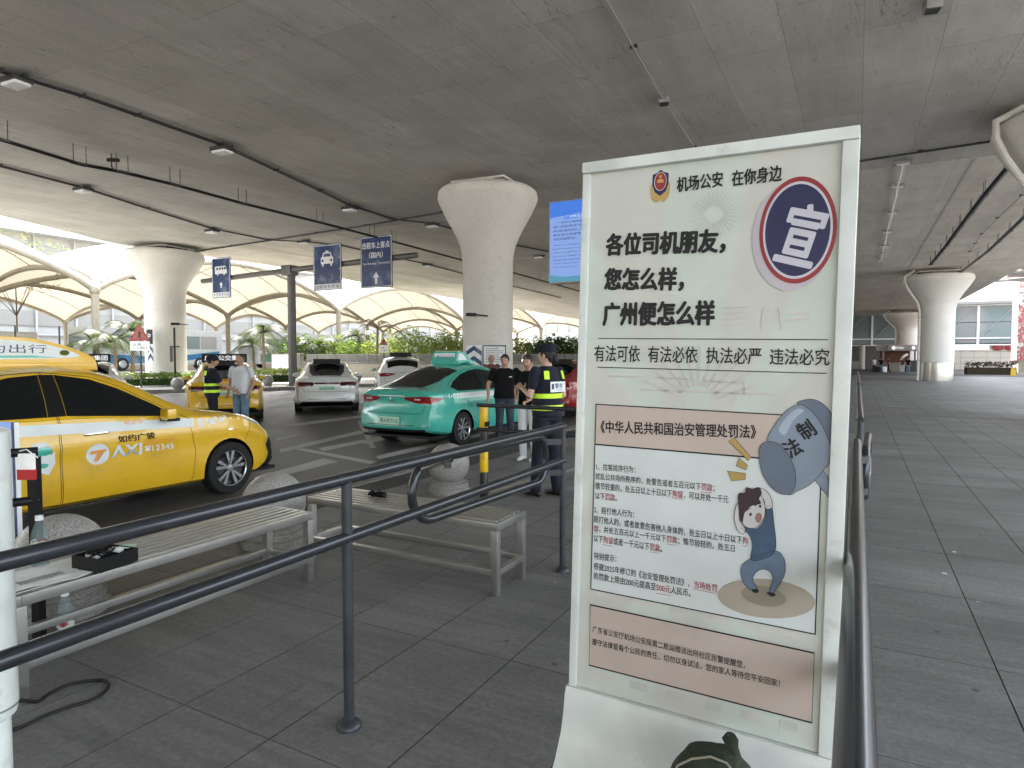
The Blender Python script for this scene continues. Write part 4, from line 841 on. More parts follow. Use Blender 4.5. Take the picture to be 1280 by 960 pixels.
# kiosk under the farthest column
c = pxd(1124, 79); zk = gz(c.y); X_ = Vector((math.cos(YAW), math.sin(YAW), 0)); N_ = Vector((math.sin(YAW), -math.cos(YAW), 0))
t = wthing('service_kiosk', 'round service counter with lit white lettering under the farthest column', 'kiosk', Vector((c.x, c.y, zk)))
MB().box(c+Vector((0,0,2.42+zk*0)), (4.3, 2.6, .72), rz=YAW, bev=.05).build('sign_header', 'gantry_paint', t)
MB().box(c+N_*-.9+Vector((0,0,.9)), (3.6, .3, 2.9), rz=YAW).build('back_wall', 'brown_cloth', t, smooth=False)
MB().lathe([(1.1, zk), (1.15, zk+.95), (1.25, zk+1.0), (1.25, zk+1.05), (0, zk+1.06)], c+X_*-.6, 28).build('counter', 'stone_pale', t)
for s in (-1.95, 1.95): MB().box(c+X_*s+Vector((0,0,.8)), (.15, .15, 2.6), rz=YAW).build('post', 'gantry_paint', t, smooth=False)
for s in (-1.75, .65): 
    Fk = frame(c+X_*s+N_*1.33+Vector((0,0,2.28)), X_, N_); text('问询处', Fk, .55, 0, .95, .32, 'led_white', t, 'lit_lettering')
    mb = MB(); mb.lathe([(0, 0), (.22, 0), (.22, .02), (0, .02)], (0, 0, 0), 20); bmesh.ops.transform(mb.bm, matrix=frame(c+X_*(s+.25)+N_*1.33+Vector((0,0,2.44)), X_, N_), verts=mb.bm.verts); mb.build('lit_logo', 'led_white', t)
t = wthing('white_arch_stand', 'white arched stand beside the service kiosk', 'stand', pxd(1137, 77)); c2_ = pxd(1137, 77)
MB().tube([c2_+X_*(1.0*math.cos(a))+Vector((0,0,zk+1.2+.9*math.sin(a))) for a in [math.pi*i/12 for i in range(7, 13)]]+[c2_-X_*1.0+Vector((0,0,zk))], .14, 8).build('arch', 'sign_white', t); MB().box(c2_+X_*.2+Vector((0,0,zk+.6)), (1.2, .5, 1.5), rz=YAW).build('counter', 'print_black', t, smooth=False)
t = wthing('litter_bin', 'grey litter bin by the white pillar beyond the railing', 'bin', pxd(1068, 88)); c = pxd(1068, 88); MB().box(c+Vector((0,0,.2)), (1.0, .7, 1.1), rz=YAW, bev=.05).build('body', 'panel_grey', t); MB().box(c+Vector((0,0,.8)), (1.1, .8, .12), rz=YAW, bev=.03).build('lid', 'dark_steel', t)
# ================================================================ CARS
def cut_planes(bm, faces, segs, axis):
    """cut the given faces along planes through each 2-D segment; axis = projection direction"""
    fs = set(faces)
    for (a, b) in segs:
        d = (b[0]-a[0], b[1]-a[1]); n2 = (-d[1], d[0])
        if axis == 'X': co = Vector((0, a[0], a[1])); no = Vector((0, n2[0], n2[1]))
        elif axis == 'Y': co = Vector((a[0], 0, a[1])); no = Vector((n2[0], 0, n2[1]))
        else: co = Vector((a[0], a[1], 0)); no = Vector((n2[0], n2[1], 0))
        if no.length < 1e-9: continue
        fs = {f for f in fs if f.is_valid}
        pr = [(lambda c: (c.y, c.z) if axis == 'X' else ((c.x, c.z) if axis == 'Y' else (c.x, c.y)))][0]
        lo = [min(a[i], b[i])-.12 for i in (0, 1)]; hi = [max(a[i], b[i])+.12 for i in (0, 1)]
        sub = []
        for f in fs:
            c = pr(f.calc_center_median())
            if lo[0] <= c[0] <= hi[0] and lo[1] <= c[1] <= hi[1]: sub.append(f)
        if not sub: continue
        es = {e for f in sub for e in f.edges}; vs = {v for f in sub for v in f.verts}
        r = bmesh.ops.bisect_plane(bm, geom=list(vs)+list(es)+sub, plane_co=co, plane_no=no, dist=1e-5)
        for g in r['geom']:
            if isinstance(g, bmesh.types.BMFace): fs.add(g)
    return {f for f in fs if f.is_valid}
def inside(p, poly):
    c = False; n = len(poly); j = n-1
    for i in range(n):
        if (poly[i][1] > p[1]) != (poly[j][1] > p[1]) and p[0] < (poly[j][0]-poly[i][0])*(p[1]-poly[i][1])/(poly[j][1]-poly[i][1])+poly[i][0]: c = not c
        j = i
    return c
class Car:
    def __init__(s, L, W, prof): s.L = L; s.W = W; s.p = prof; s.shell()
    def g(s, key, f): a = s.p[key]; return float(np.interp(f, a[0::2], a[1::2]))
    def section(s, f):
        w = s.g('w', f)*s.W/1.88; zb = s.g('zb', f); zt = s.g('zt', f); zl = min(s.g('belt', f), zt-.02); h = zt-zl; wr = s.g('wr', f)
        k = max(0, min(1, (h-.10)/.34)); rx = w*.80*(1-k)+wr*k if k < 1 else wr; rz = (zl+.62*h)*(1-k)+(zt-.085)*k
        q_ = min(1., zl/.97); lo = [(w*.88, zb), (w*.965, zb+.04), (w*.985, zb+.10), (w*.992, .42*q_), (w*.985, .60*q_), (w*.983, .72*q_), (w*1.0, .80*q_), (w*.985, .86*q_), (w*.965, zl-.02), (w*.945, zl)]
        up = []
        for i in range(1, 7):
            u = i/6; bow = .022*math.sin(u*math.pi)*k; up.append((w*.945+(rx-w*.945)*u+bow, zl+(rz-zl)*u))
        tp = []
        for i in range(1, 9):
            u = i/8; x = rx*(1-u); zz = rz+(zt-rz)*(1-(1-u)**2.4) ; tp.append((x, zz))
        return lo+up+tp
    def shell(s):
        bm = bmesh.new(); s.bm = bm; L = s.L; n = 92
        fs_ = [L*i/n for i in range(n+1)]; s.tag = bm.faces.layers.int.new('part')
        fe, re = s.p['front'], s.p['rear']
        def yof(f, x, z):
            y = L/2-f
            if f < .9: t = (1-f/.9)**2; y += t*(float(np.interp(z, fe[0::2], fe[1::2])) - .30*abs(x/.9)**3)
            if L-f < .8: t = (1-(L-f)/.8)**2; y -= t*(float(np.interp(z, re[0::2], re[1::2])) - .20*abs(x/.9)**3.2)
            return y
        s.yof = yof; rows = []
        for f in fs_:
            sec = s.section(f); ring = [(x, z) for x, z in sec]+[(-x, z) for x, z in sec[-2::-1]]
            rows.append([bm.verts.new((x, yof(f, x, z), z)) for x, z in ring])
        for A, B in zip(rows, rows[1:]):
            for k in range(len(A)-1): bm.faces.new((A[k], A[k+1], B[k+1], B[k]))
        for ring, f in ((rows[0], 0.), (rows[-1], L)):
            m = len(ring)//2; K = 16; prev = None
            for i in range(m):
                a = ring[i]; b = ring[-1-i]; row = [a]
                for k in range(1, K): x = a.co.x+(b.co.x-a.co.x)*k/K; row.append(bm.verts.new((x, yof(f, x, a.co.z), a.co.z)))
                row.append(b)
                if prev:
                    for k in range(K):
                        try: bm.faces.new((prev[k], prev[k+1], row[k+1], row[k]))
                        except ValueError: pass
                prev = row
            c = ring[m]
            for k in range(K):
                try: bm.faces.new((prev[k], prev[k+1], c))
                except ValueError: pass
        bmesh.ops.recalc_face_normals(bm, faces=bm.faces)
        bm.faces.ensure_lookup_table(); s.ntag = 1; s.tags = {}
    def region(s, poly, axis, tag_, cond, only=None):
        fs = [f for f in s.bm.faces if cond(f.calc_center_median())]
        n = len(poly); fs = cut_planes(s.bm, fs, [(poly[i], poly[(i+1) % n]) for i in range(n)], axis)
        if tag_ not in s.tags: s.tags[tag_] = s.ntag; s.ntag += 1
        T_ = s.tags[tag_]; out = []
        for f in fs:
            c = f.calc_center_median(); q = (c.y, c.z) if axis == 'X' else ((c.x, c.z) if axis == 'Y' else (c.x, c.y))
            if inside(q, poly) and (only is None or f[s.tag] in [0]+[s.tags.get(o, -1) for o in only]): f[s.tag] = T_; out.append(f)
        return out
    def side(s, poly, tag_, sides=(1, -1), only=None, zlim=9):
        P = [(s.L/2-f, z) for f, z in poly]
        for sd in sides: s.region(P, 'X', tag_+('_r' if sd > 0 else '_l'), lambda c, sd=sd: c.x*sd > .30, only)
    def arches(s, centers, r):
        for fc in centers:
            y = s.L/2-fc; zc = s.p['wr_z']; P = [(y+r*math.cos(a), zc+r*math.sin(a)) for a in [2*math.pi*i/28 for i in range(28)]]
            for sd in (1, -1): s.region(P, 'X', 'arch', lambda c, sd=sd: c.x*sd > .45)
    def bvh(s): s.bm.normal_update(); s.tree = BVHTree.FromBMesh(s.bm)
    def on_side(s, sd, off=.004):
        def fn(u, z):      # u = local y
            h = s.tree.ray_cast(Vector((sd*2.5, u, z)), Vector((-sd, 0, 0)))[0]
            return (h.x+sd*off, u, z) if h is not None else (sd*s.W/2, u, z)
        return fn
    def part(s, tagname, name, m, parent, lip=0., depth=0., rim=None, extra=None):
        """take the tagged faces out of the shell into their own object"""
        T_ = s.tags.get(tagname)
        if T_ is None: return None
        fs = [f for f in s.bm.faces if f[s.tag] == T_]
        if not fs: return None
        b2 = bmesh.new(); mp = {}
        for f in fs:
            vs = []
            for v in f.verts:
                if v not in mp: mp[v] = b2.verts.new(v.co)
                vs.append(mp[v])
            try: b2.faces.new(vs)
            except ValueError: pass
        bmesh.ops.delete(s.bm, geom=fs, context='FACES')
        ms = [m]
        if lip:
            r = bmesh.ops.inset_region(b2, faces=b2.faces[:], thickness=lip, depth=depth, use_boundary=True)
            if rim:
                ms.append(rim)
                for f in r['faces']: f.material_index = 1
        me = bpy.data.meshes.new(name); b2.to_mesh(me); b2.free(); o = put(name, me, ms, parent); return o
    def finish(s, m, parent):
        me = bpy.data.meshes.new('body'); s.bm.to_mesh(me); s.bm.free(); return put('body', me, m, parent)
def wheel(t, x, y, r, sd, style='five'):
    mb = MB(); w = .205; xo = x; xi = x-sd*w
    mb.lathe([(r*.66, xi), (r*.93, xi), (r, xi+sd*.02), (r, xo-sd*.02), (r*.95, xo-sd*.002), (r*.72, xo+sd*.001), (r*.68, xo-sd*.01), (r*.66, xo-sd*.03)], (0, y, r), 40, 'X', cap=False)
    o = mb.build('wheel', 'tyre_rubber', t)
    MB().lathe([(.0, xo-sd*.075), (r*.45, xo-sd*.08), (r*.64, xo-sd*.06), (r*.665, xo-sd*.012)], (0, y, r), 36, 'X', cap=False).build('rim_barrel', 'rim_dark', o)
    mb = MB(); c = Vector((xo-sd*.022, y, r)); mb.lathe([(r*.655, -sd*.03), (r*.68, -sd*.004), (r*.69, sd*.004), (r*.655, -sd*.006)], (xo, y, r), 40, 'X', cap=False)
    ns = 5; pair = (-.13, .13) if style == 'five' else (-.16, .16)
    for k in range(ns):
        for q in pair:
            a = 2*math.pi*(k+.25)/ns; a0 = a+q*.55; a1 = a+q*1.7
            p0_ = c+Vector((0, math.cos(a0), math.sin(a0)))*r*.10; p1 = c+Vector((sd*.012, math.cos(a1), math.sin(a1)))*r*.66
            d0 = Vector((0, -math.sin(a), math.cos(a)))
            P = [p0_-d0*.010, p0_+d0*.010, p1+d0*.022, p1-d0*.022]; mb.prism(P, (-sd*.02, 0, 0))
    mb.lathe([(0, sd*.004), (r*.12, sd*.002), (r*.15, -sd*.012), (r*.15, -sd*.04)], tuple(c), 20, 'X', cap=False)
    mb.build('rim', 'rim_alloy', o)
    MB().lathe([(0, 0), (r*.48, 0), (r*.48, -sd*.012)], (xo-sd*.062, y, r), 28, 'X', cap=False).build('brake_disc', 'dark_steel', o)
SEDAN = dict(zt=[0,.62,.06,.73,.2,.84,.5,.945,.9,1.02,1.2,1.065,1.33,1.10,1.55,1.215,1.8,1.345,2.05,1.45,2.3,1.515,2.6,1.55,2.95,1.54,3.3,1.485,3.6,1.405,3.9,1.285,4.15,1.185,4.35,1.115,4.5,1.09,4.65,1.08,4.72,1.055,4.76,1.02],
    belt=[0,.60,.06,.69,.3,.82,.7,.92,1.2,.97,1.6,.985,2.5,.995,3.5,1.005,4.1,1.02,4.5,1.015,4.76,.98],
    w=[0,.66,.08,.76,.25,.84,.6,.90,1.0,.925,1.8,.94,3.6,.94,4.1,.925,4.45,.885,4.65,.84,4.76,.79],
    wr=[0,.5,1.4,.62,2.0,.585,2.8,.585,3.6,.54,4.2,.47,4.76,.45],
    zb=[0,.22,.4,.19,.9,.20,4.0,.22,4.4,.26,4.76,.32], front=[.2,-.02,.32,.05,.5,.02,.62,.0,.75,-.06], rear=[.3,.02,.45,.075,.58,.06,.68,.00,.86,-.02,.98,.01,1.03,.02], wr_z=.315)
SUV = dict(SEDAN, zt=[0,.80,.06,.9,.3,1.0,.9,1.07,1.25,1.10,1.5,1.24,1.9,1.46,2.3,1.60,2.8,1.65,3.4,1.64,3.9,1.60,4.2,1.54,4.35,1.45,4.5,1.2,4.6,1.08],
    belt=[0,.75,.3,.92,.7,.98,1.2,1.02,2.5,1.06,3.5,1.09,4.3,1.10,4.6,1.05], w=[0,.70,.1,.82,.4,.9,1.0,.925,1.8,.94,3.4,.94,4.1,.92,4.4,.88,4.6,.84],
    wr=[0,.6,1.3,.66,2.0,.62,3.6,.62,4.3,.58,4.6,.56], zb=[0,.26,.9,.24,4.0,.24,4.6,.34])
SEDAN_Y = dict(SEDAN); SEDAN_Y['belt'] = [0,.60,.06,.69,.3,.82,.7,.93,1.2,.985,1.6,1.015,2.1,1.055,2.7,1.09,3.5,1.10,4.2,1.09,4.76,1.0]
SEDAN_Y['zt'] = [z if i % 2 == 0 else z+.055*min(1, max(0, (SEDAN['zt'][i-1]-1.2)/.8)) for i, z in enumerate(SEDAN['zt'])]
def led_box(t, y, z, txt=None, wd=.80, rear=True, lid=None):
    if txt: wd = 1.10; z += .12; MB().box((0, y+.02, z-.04), (.5, .05, .14)).build('led_bracket', 'black_plastic', t, smooth=False)
    b = MB().box((0, y, z+.09), (wd, .10, .22 if txt else .16), bev=.01).build('led_box', 'black_plastic', t)
    MB().box((0, y+.10, z-.005), (wd*.6, .12, .05)).build('led_bracket', 'black_plastic', t, smooth=False)
    if txt:
        F = frame((-wd/2+.07, y-.0535, z+.02), (1, 0, 0), (0, -1, 0)); text(txt, F, 0, .0, wd-.14, .14, 'led_white', b, 'led_lettering', bold=.012)
def make_car(label, cat, p, rz, paint, prof=SEDAN, L=4.76, style='five', taxi=None, led=None, lights='split', plate=None, name='taxi', group='cars in the taxi lanes', band=False, hy=True, nearside=False):
    t = thing(name, label, cat, p, rz, group); c = Car(L, 1.88, prof); k = L/4.76
    fw, rw_, rw = .93*k, 3.78*k, .318; suv = prof is SUV; dz = .09 if suv else 0
    c.arches((fw, rw_), .368)
    # side glass, B pillar, doors
    if not suv:
        A_ = [(1.60,1.005),(1.85,1.15),(2.15,1.30),(2.40,1.385),(2.725,1.42),(2.755,1.02)]; P_ = [(2.758,1.02),(2.728,1.42),(2.86,1.422),(2.92,1.02)]; B_ = [(2.923,1.02),(2.863,1.422),(3.1,1.40),(3.4,1.33),(3.75,1.20),(3.98,1.10),(3.86,1.035)]
        rear_w = [(-.52,-.98),(-.50,-1.62),(-.40,-2.02),(.40,-2.02),(.50,-1.62),(.52,-.98)]; ws = [(-.56,.25),(-.62,.93),(-.3,1.0),(.3,1.0),(.62,.93),(.56,.25)]
    else:
        A_ = [(1.60,1.07),(2.05,1.36),(2.3,1.46),(2.65,1.52),(2.68,1.10)]; P_ = [(2.685,1.10),(2.655,1.52),(2.70,1.52),(2.74,1.10)]; B_ = [(2.745,1.10),(2.705,1.52),(3.4,1.52),(3.9,1.46),(4.1,1.30),(4.0,1.14)]
        rear_w = [(-.56,-1.98),(-.54,-2.22),(.54,-2.22),(.56,-1.98)]; ws = [(-.6,.1),(-.66,.9),(.66,.9),(.6,.1)]
    up_ = (lambda f, z: .085*min(1, max(0, (f-1.5)/1.2))*min(1, max(0, (z-.70)/.2))) if prof is SEDAN_Y else (lambda f, z: 0)
    sc_ = lambda P: [(f*k, z+up_(f, z)) for f, z in P]
    c.side(sc_(A_), 'fg'); c.side(sc_(P_), 'pl'); c.side(sc_(B_), 'rg')
    c.region([(x, y*k) for x, y in rear_w], 'Z', 'rw', lambda q: q.z > 1.09+dz); c.region([(x, y*k) for x, y in ws], 'Z', 'ws', lambda q: q.z > 1.03+dz)
    # rear lamps and plate recess
    z0 = .86+dz*1.2
    if lights == 'split':
        for s in (1, -1):
            c.region([(s*.26, z0+.080), (s*.32, z0+.030), (s*.55, z0-.030), (s*1.0, z0-.045), (s*1.0, z0+.085), (s*.6, z0+.100)][::s], 'Y', 'tl'+str(s), lambda q, s=s: q.y < -L/2+.16 and q.x*s > .2)
            c.side([(L-.12, z0-.045), (L-.12, z0+.085), (L-.46, z0+.062)], 'tw')
    else:
        for s in (1, -1):
            c.region([(s*.34, z0+.02), (s*.40, z0-.055), (s*1.0, z0-.06), (s*1.0, z0+.075), (s*.40, z0+.065)][::s], 'Y', 'tl'+str(s), lambda q, s=s: q.y < -L/2+.14 and q.x*s > .2)
            c.side([(L-.15, z0-.06), (L-.15, z0+.07), (L-.34, z0+.05)], 'tw')
        c.region([(-.34, z0+.01), (.34, z0+.01), (.34, z0+.055), (-.34, z0+.055)], 'Y', 'bar', lambda q: q.y < -L/2+.14 and abs(q.x) < .5)
    zt_ = .655+dz
    for P_q in ([(-.62,zt_),(.62,zt_),(.62,zt_-.008),(-.62,zt_-.008)], [(.62,zt_),(.628,zt_),(.69,z0-.04),(.682,z0-.04)], [(-.628,zt_),(-.62,zt_),(-.682,z0-.04),(-.69,z0-.04)], [(-.78,.30+dz),(.78,.30+dz),(.78,.306+dz),(-.78,.306+dz)]):
        c.region(P_q, 'Y', 'trk', lambda q: q.y < -L/2+.3, only=())
    c.region([(-.80,.20),(.80,.20),(.70,.37),(-.70,.37)], 'Y', 'low', lambda q: q.y < -L/2+.2)
    # front lamp
    c.side([(.12,.72),(.22,.79),(.42,.87),(.74,.925),(.62,.86),(.42,.79),(.26,.72)], 'hl'); c.side([(-.2,.58),(.22,.60),(.30,.52),(.24,.40),(.34,.28),(.46,.24),(.46,.17),(-.2,.17)], 'fv')
    c.side([(.60,.85),(.606,.85),(.656,.72),(.65,.72)], 'sm'); c.side([(.655,.72),(.661,.72),(.70,.62),(.694,.62)], 'sm')
    for s in (1, -1): c.region([(s*.70, L/2-.52), (s*.708, L/2-.52), (s*.80, L/2-1.34), (s*.792, L/2-1.34)][::s], 'Z', 'hood', lambda q, s=s: q.z > .8 and q.x*s > .3 and q.y > 0, only=())
    c.region([(-.86,.20),(.86,.20),(.80,.36),(.50,.50),(-.50,.50),(-.80,.36)], 'Y', 'grl', lambda q: q.y > L/2-.40)
    # sill, doors, fuel of the body
    c.side(sc_([(1.30,.185),(1.30,.235),(3.40,.255),(3.40,.20)]), 'sill')
    if band:
        c.side(sc_([(1.42,.872),(1.42,.965),(1.55,.975),(3.9,1.0),(3.9,.895)]), 'band')
        for i, (f, z, q) in enumerate(((3.95,.97,.022),(3.95,.925,.022),(4.01,.947,.022),(4.07,.968,.022),(4.07,.925,.02),(4.14,.945,.02),(4.21,.965,.018),(4.21,.93,.016),(4.28,.948,.014))): c.side([(f*k-q, z-q), (f*k-q, z+q), (f*k+q, z+q), (f*k+q, z-q)], 'sr%d' % i, only=())
        for i, (f, z, q) in enumerate(((1.33,.935,.028),(1.33,.892,.028),(1.24,.925,.024),(1.17,.905,.03),(1.12,.945,.02),(1.04,.925,.03),(.98,.95,.018),(.90,.925,.014),(.78,.915,.012))): c.side([(f*k-q, z-q), (f*k-q, z+q), (f*k+q, z+q), (f*k+q, z-q)], 'sq%d' % i, only=())
    for nm, P in (('fd', [(1.46,.24),(1.44,.30),(1.40,.60),(1.45,.80),(1.47,.97),(1.56,1.02),(2.12,1.325),(2.38,1.412),(2.83,1.45),(2.835,1.0),(2.835,.25)]), ('rd', [(2.845,.25),(2.845,1.0),(2.84,1.45),(3.1,1.43),(3.42,1.36),(3.78,1.225),(4.03,1.11),(3.90,1.02),(3.72,.86),(3.45,.70),(3.38,.45),(3.30,.27)])):
        P = [(f*k, z+up_(f, z)+(.10 if suv and z > .9 else 0)+(.06 if suv and z > 1.2 else 0)) for f, z in P]
        fs0 = {}
        # outline is cut, then only the seam strip is kept dark
        for sd in (1, -1):
            PP = [(L/2-f, z) for f, z in P]; n = len(PP); ct = Vector((sum(a[0] for a in PP)/n, sum(a[1] for a in PP)/n)); Q = []
            for i in range(n):
                a = Vector(PP[i-1]); b = Vector(PP[i]); d = Vector(PP[(i+1) % n]); e1 = (b-a).normalized(); e2 = (d-b).normalized(); nn1 = Vector((-e1.y, e1.x)); nn2 = Vector((-e2.y, e2.x))
                if nn1.dot(ct-(a+b)/2) < 0: nn1 = -nn1; 
                if nn2.dot(ct-(b+d)/2) < 0: nn2 = -nn2
                h = (nn1+nn2).normalized(); Q.append(tuple(b+h*.0065/max(.5, h.dot(nn1))))
            sx = '_r' if sd > 0 else '_l'
            c.region(PP, 'X', 'gap'+nm+sx, lambda q, sd=sd: q.x*sd > .30, only=()); c.region(Q, 'X', 'door'+nm+sx, lambda q, sd=sd: q.x*sd > .30, only=('gap'+nm+sx,))
    c.bvh()
    # delete the arch openings, take parts out
    T_ = c.tags['arch']; bmesh.ops.delete(c.bm, geom=[f for f in c.bm.faces if f[c.tag] == T_], context='FACES')
    for sx in ('_r', '_l'):
        for d_ in ('fd', 'rd'):
            c.part('gap'+d_+sx, 'door_seam', 'black_plastic', t)
        D1 = c.part('doorfd'+sx, 'door', paint, t); D2 = c.part('doorrd'+sx, 'door', paint, t)
        c.part('fg'+sx, 'side_window', 'tint_glass', D1, .014, -.006, 'black_plastic'); c.part('rg'+sx, 'side_window', 'tint_glass', D2, .014, -.006, 'black_plastic'); c.part('pl'+sx, 'pillar_trim', 'black_plastic', t)
        c.part('tw'+sx, 'tail_light', 'tail_red', t); c.part('hl'+sx, 'headlight', 'lamp_clear', t, .012, -.006, 'black_plastic'); c.part('fv'+sx, 'bumper_vent', 'black_plastic', t); c.part('sill'+sx, 'sill', 'black_plastic' if not nearside else paint, t)
        if band:
            c.part('band'+sx, 'white_band', 'decal_white', t)
            for i in range(9): c.part('sq%d%s' % (i, sx), 'white_square', 'decal_white', t); c.part('sr%d%s' % (i, sx), 'white_square', 'decal_white', t)
        sd = 1 if sx == '_r' else -1; fn = c.on_side(sd, .0)
        # handles, mirror
        for f_, D in ((2.62*k, D1), (3.66*k, D2)):
            hz_ = .83+dz+up_(f_, .95); a = Vector(fn(L/2-f_, hz_)); b = Vector(fn(L/2-f_+.24, hz_+.004)); o_ = Vector((sd*.028, 0, 0))
            if D: MB().tube([a, a+o_*.9+Vector((0,.015,0)), b+o_-Vector((0,.03,0)), b], .011, 8, rr=[(.010,.012),(.009,.014),(.009,.014),(.010,.012)]).build('handle', 'chrome' if nearside else paint, D)
        a = Vector(fn(L/2-1.80*k, .99+dz)); mr = MB().box(a+Vector((sd*.11, .0, .06)), (.19, .10, .13), rz=-sd*.15, bev=.03).build('wing_mirror', paint, t)
        MB().box(a+Vector((sd*.11, .02, .005)), (.20, .13, .035), rz=-sd*.15, bev=.012).build('mirror_base', 'black_plastic', mr)
    c.part('rw', 'rear_window', 'tint_glass', t, .02, -.004, 'black_plastic'); c.part('ws', 'windscreen', 'tint_glass', t, .02, -.004, 'black_plastic')
    for s in ('1', '-1'): c.part('tl'+s, 'tail_light', 'tail_red' if lights == 'split' else 'tail_dark', t, .006, -.003, 'black_plastic')
    c.part('trk', 'boot_seam', 'black_plastic', t); c.part('hood', 'hood_seam', 'black_plastic', t); c.part('grl', 'front_grille', 'black_plastic', t); c.part('sm_r', 'panel_seam', 'black_plastic', t); c.part('sm_l', 'panel_seam', 'black_plastic', t)
    c.part('bar', 'light_bar', 'tail_dark', t); c.part('low', 'lower_bumper', 'black_plastic', t)
    ty = lambda x, z: c.yof(L, x, z)
    # chrome bits in the tail lights, plate, badge, bumper line
    for s in (1, -1):
        if lights == 'split': MB().box((s*.50, ty(.50, z0+.03)-.001, z0+.045), (.24, .010, .022), rz=-s*.10).build('lamp_strip', 'lamp_clear', t, smooth=False)
    zp = .52+dz; yp = min(ty(.22, zp), ty(.22, zp+.07), ty(.22, zp-.07))-.006
    if lights == 'bar': zp = z0-.115; yp = min(ty(.22, zp+.05), ty(.22, zp-.06))-.006
    if plate:
        pl = MB().box((-.0, yp, zp), (.46, .008, .14), bev=.002).build('number_plate', plate[1], t)
        text(plate[0], frame((-.20, yp-.006, zp-.042), (1, 0, 0), (0, -1, 0)), 0, 0, .40, .085, 'print_black', pl, 'plate_lettering')
    MB().box((0, min(ty(.4, .47), ty(.4,.5))-.004, .445+dz), (1.05, .008, .012)).build('bumper_line', 'black_plastic', t, smooth=False)
    MB().box((0, min(ty(.3,z0+.1),ty(.3, z0+.12))-.003, z0+(.105 if lights == 'split' else -.008)), (.62, .006, .018)).build('chrome_strip', 'chrome', t, smooth=False)
    MB().lathe([(.035, -.004), (.045, 0), (.035, .004)], (0, ty(0, z0+.04)-.006, z0+.035), 20, 'Y', cap=False).build('badge', 'chrome', t)
    # underbody and arch liners
    mb = MB(); mb.box2((-.80, -L/2+.16, .19), (.80, L/2-.16, .235))
    for fc in (fw, rw_):
        for sd in (1, -1): 
            y = L/2-fc; A = [(sd*.93 if q else sd*.62, y+.367*math.cos(a), .315+.367*math.sin(a)) for q in (1, 0) for a in [math.pi*i/14 for i in range(-1, 16)]]
            n = 17; va = [mb.bm.verts.new(p_) for p_ in A[:n]]; vb = [mb.bm.verts.new(p_) for p_ in A[n:]]
            va = [mb.bm.verts.new((fn2[0]-.0, p_[1], p_[2])) if False else v for v, p_ in zip(va, A)]
            hx = c.on_side(sd, -.004)
            for v in va: q = hx(v.co.y, v.co.z); v.co.x = q[0] if abs(q[0]) > .6 else sd*.86
            for i in range(n-1): mb.bm.faces.new((va[i], va[i+1], vb[i+1], vb[i]))
            mb.bm.faces.new(vb)
    mb.build('underbody', 'black_plastic', t)
    for fc in (fw, rw_):
        for sd in (1, -1): wheel(t, sd*.925, L/2-fc, rw, sd, style)
    zr = float(np.interp(2.9*k, prof['zt'][0::2], prof['zt'][1::2]))
    if taxi: taxi(t, c, zr)
    if led is not None: led_box(t, L/2-3.55*k, float(np.interp(3.55*k, prof['zt'][0::2], prof['zt'][1::2])), led or None)
    c.finish(paint, t); return t, c
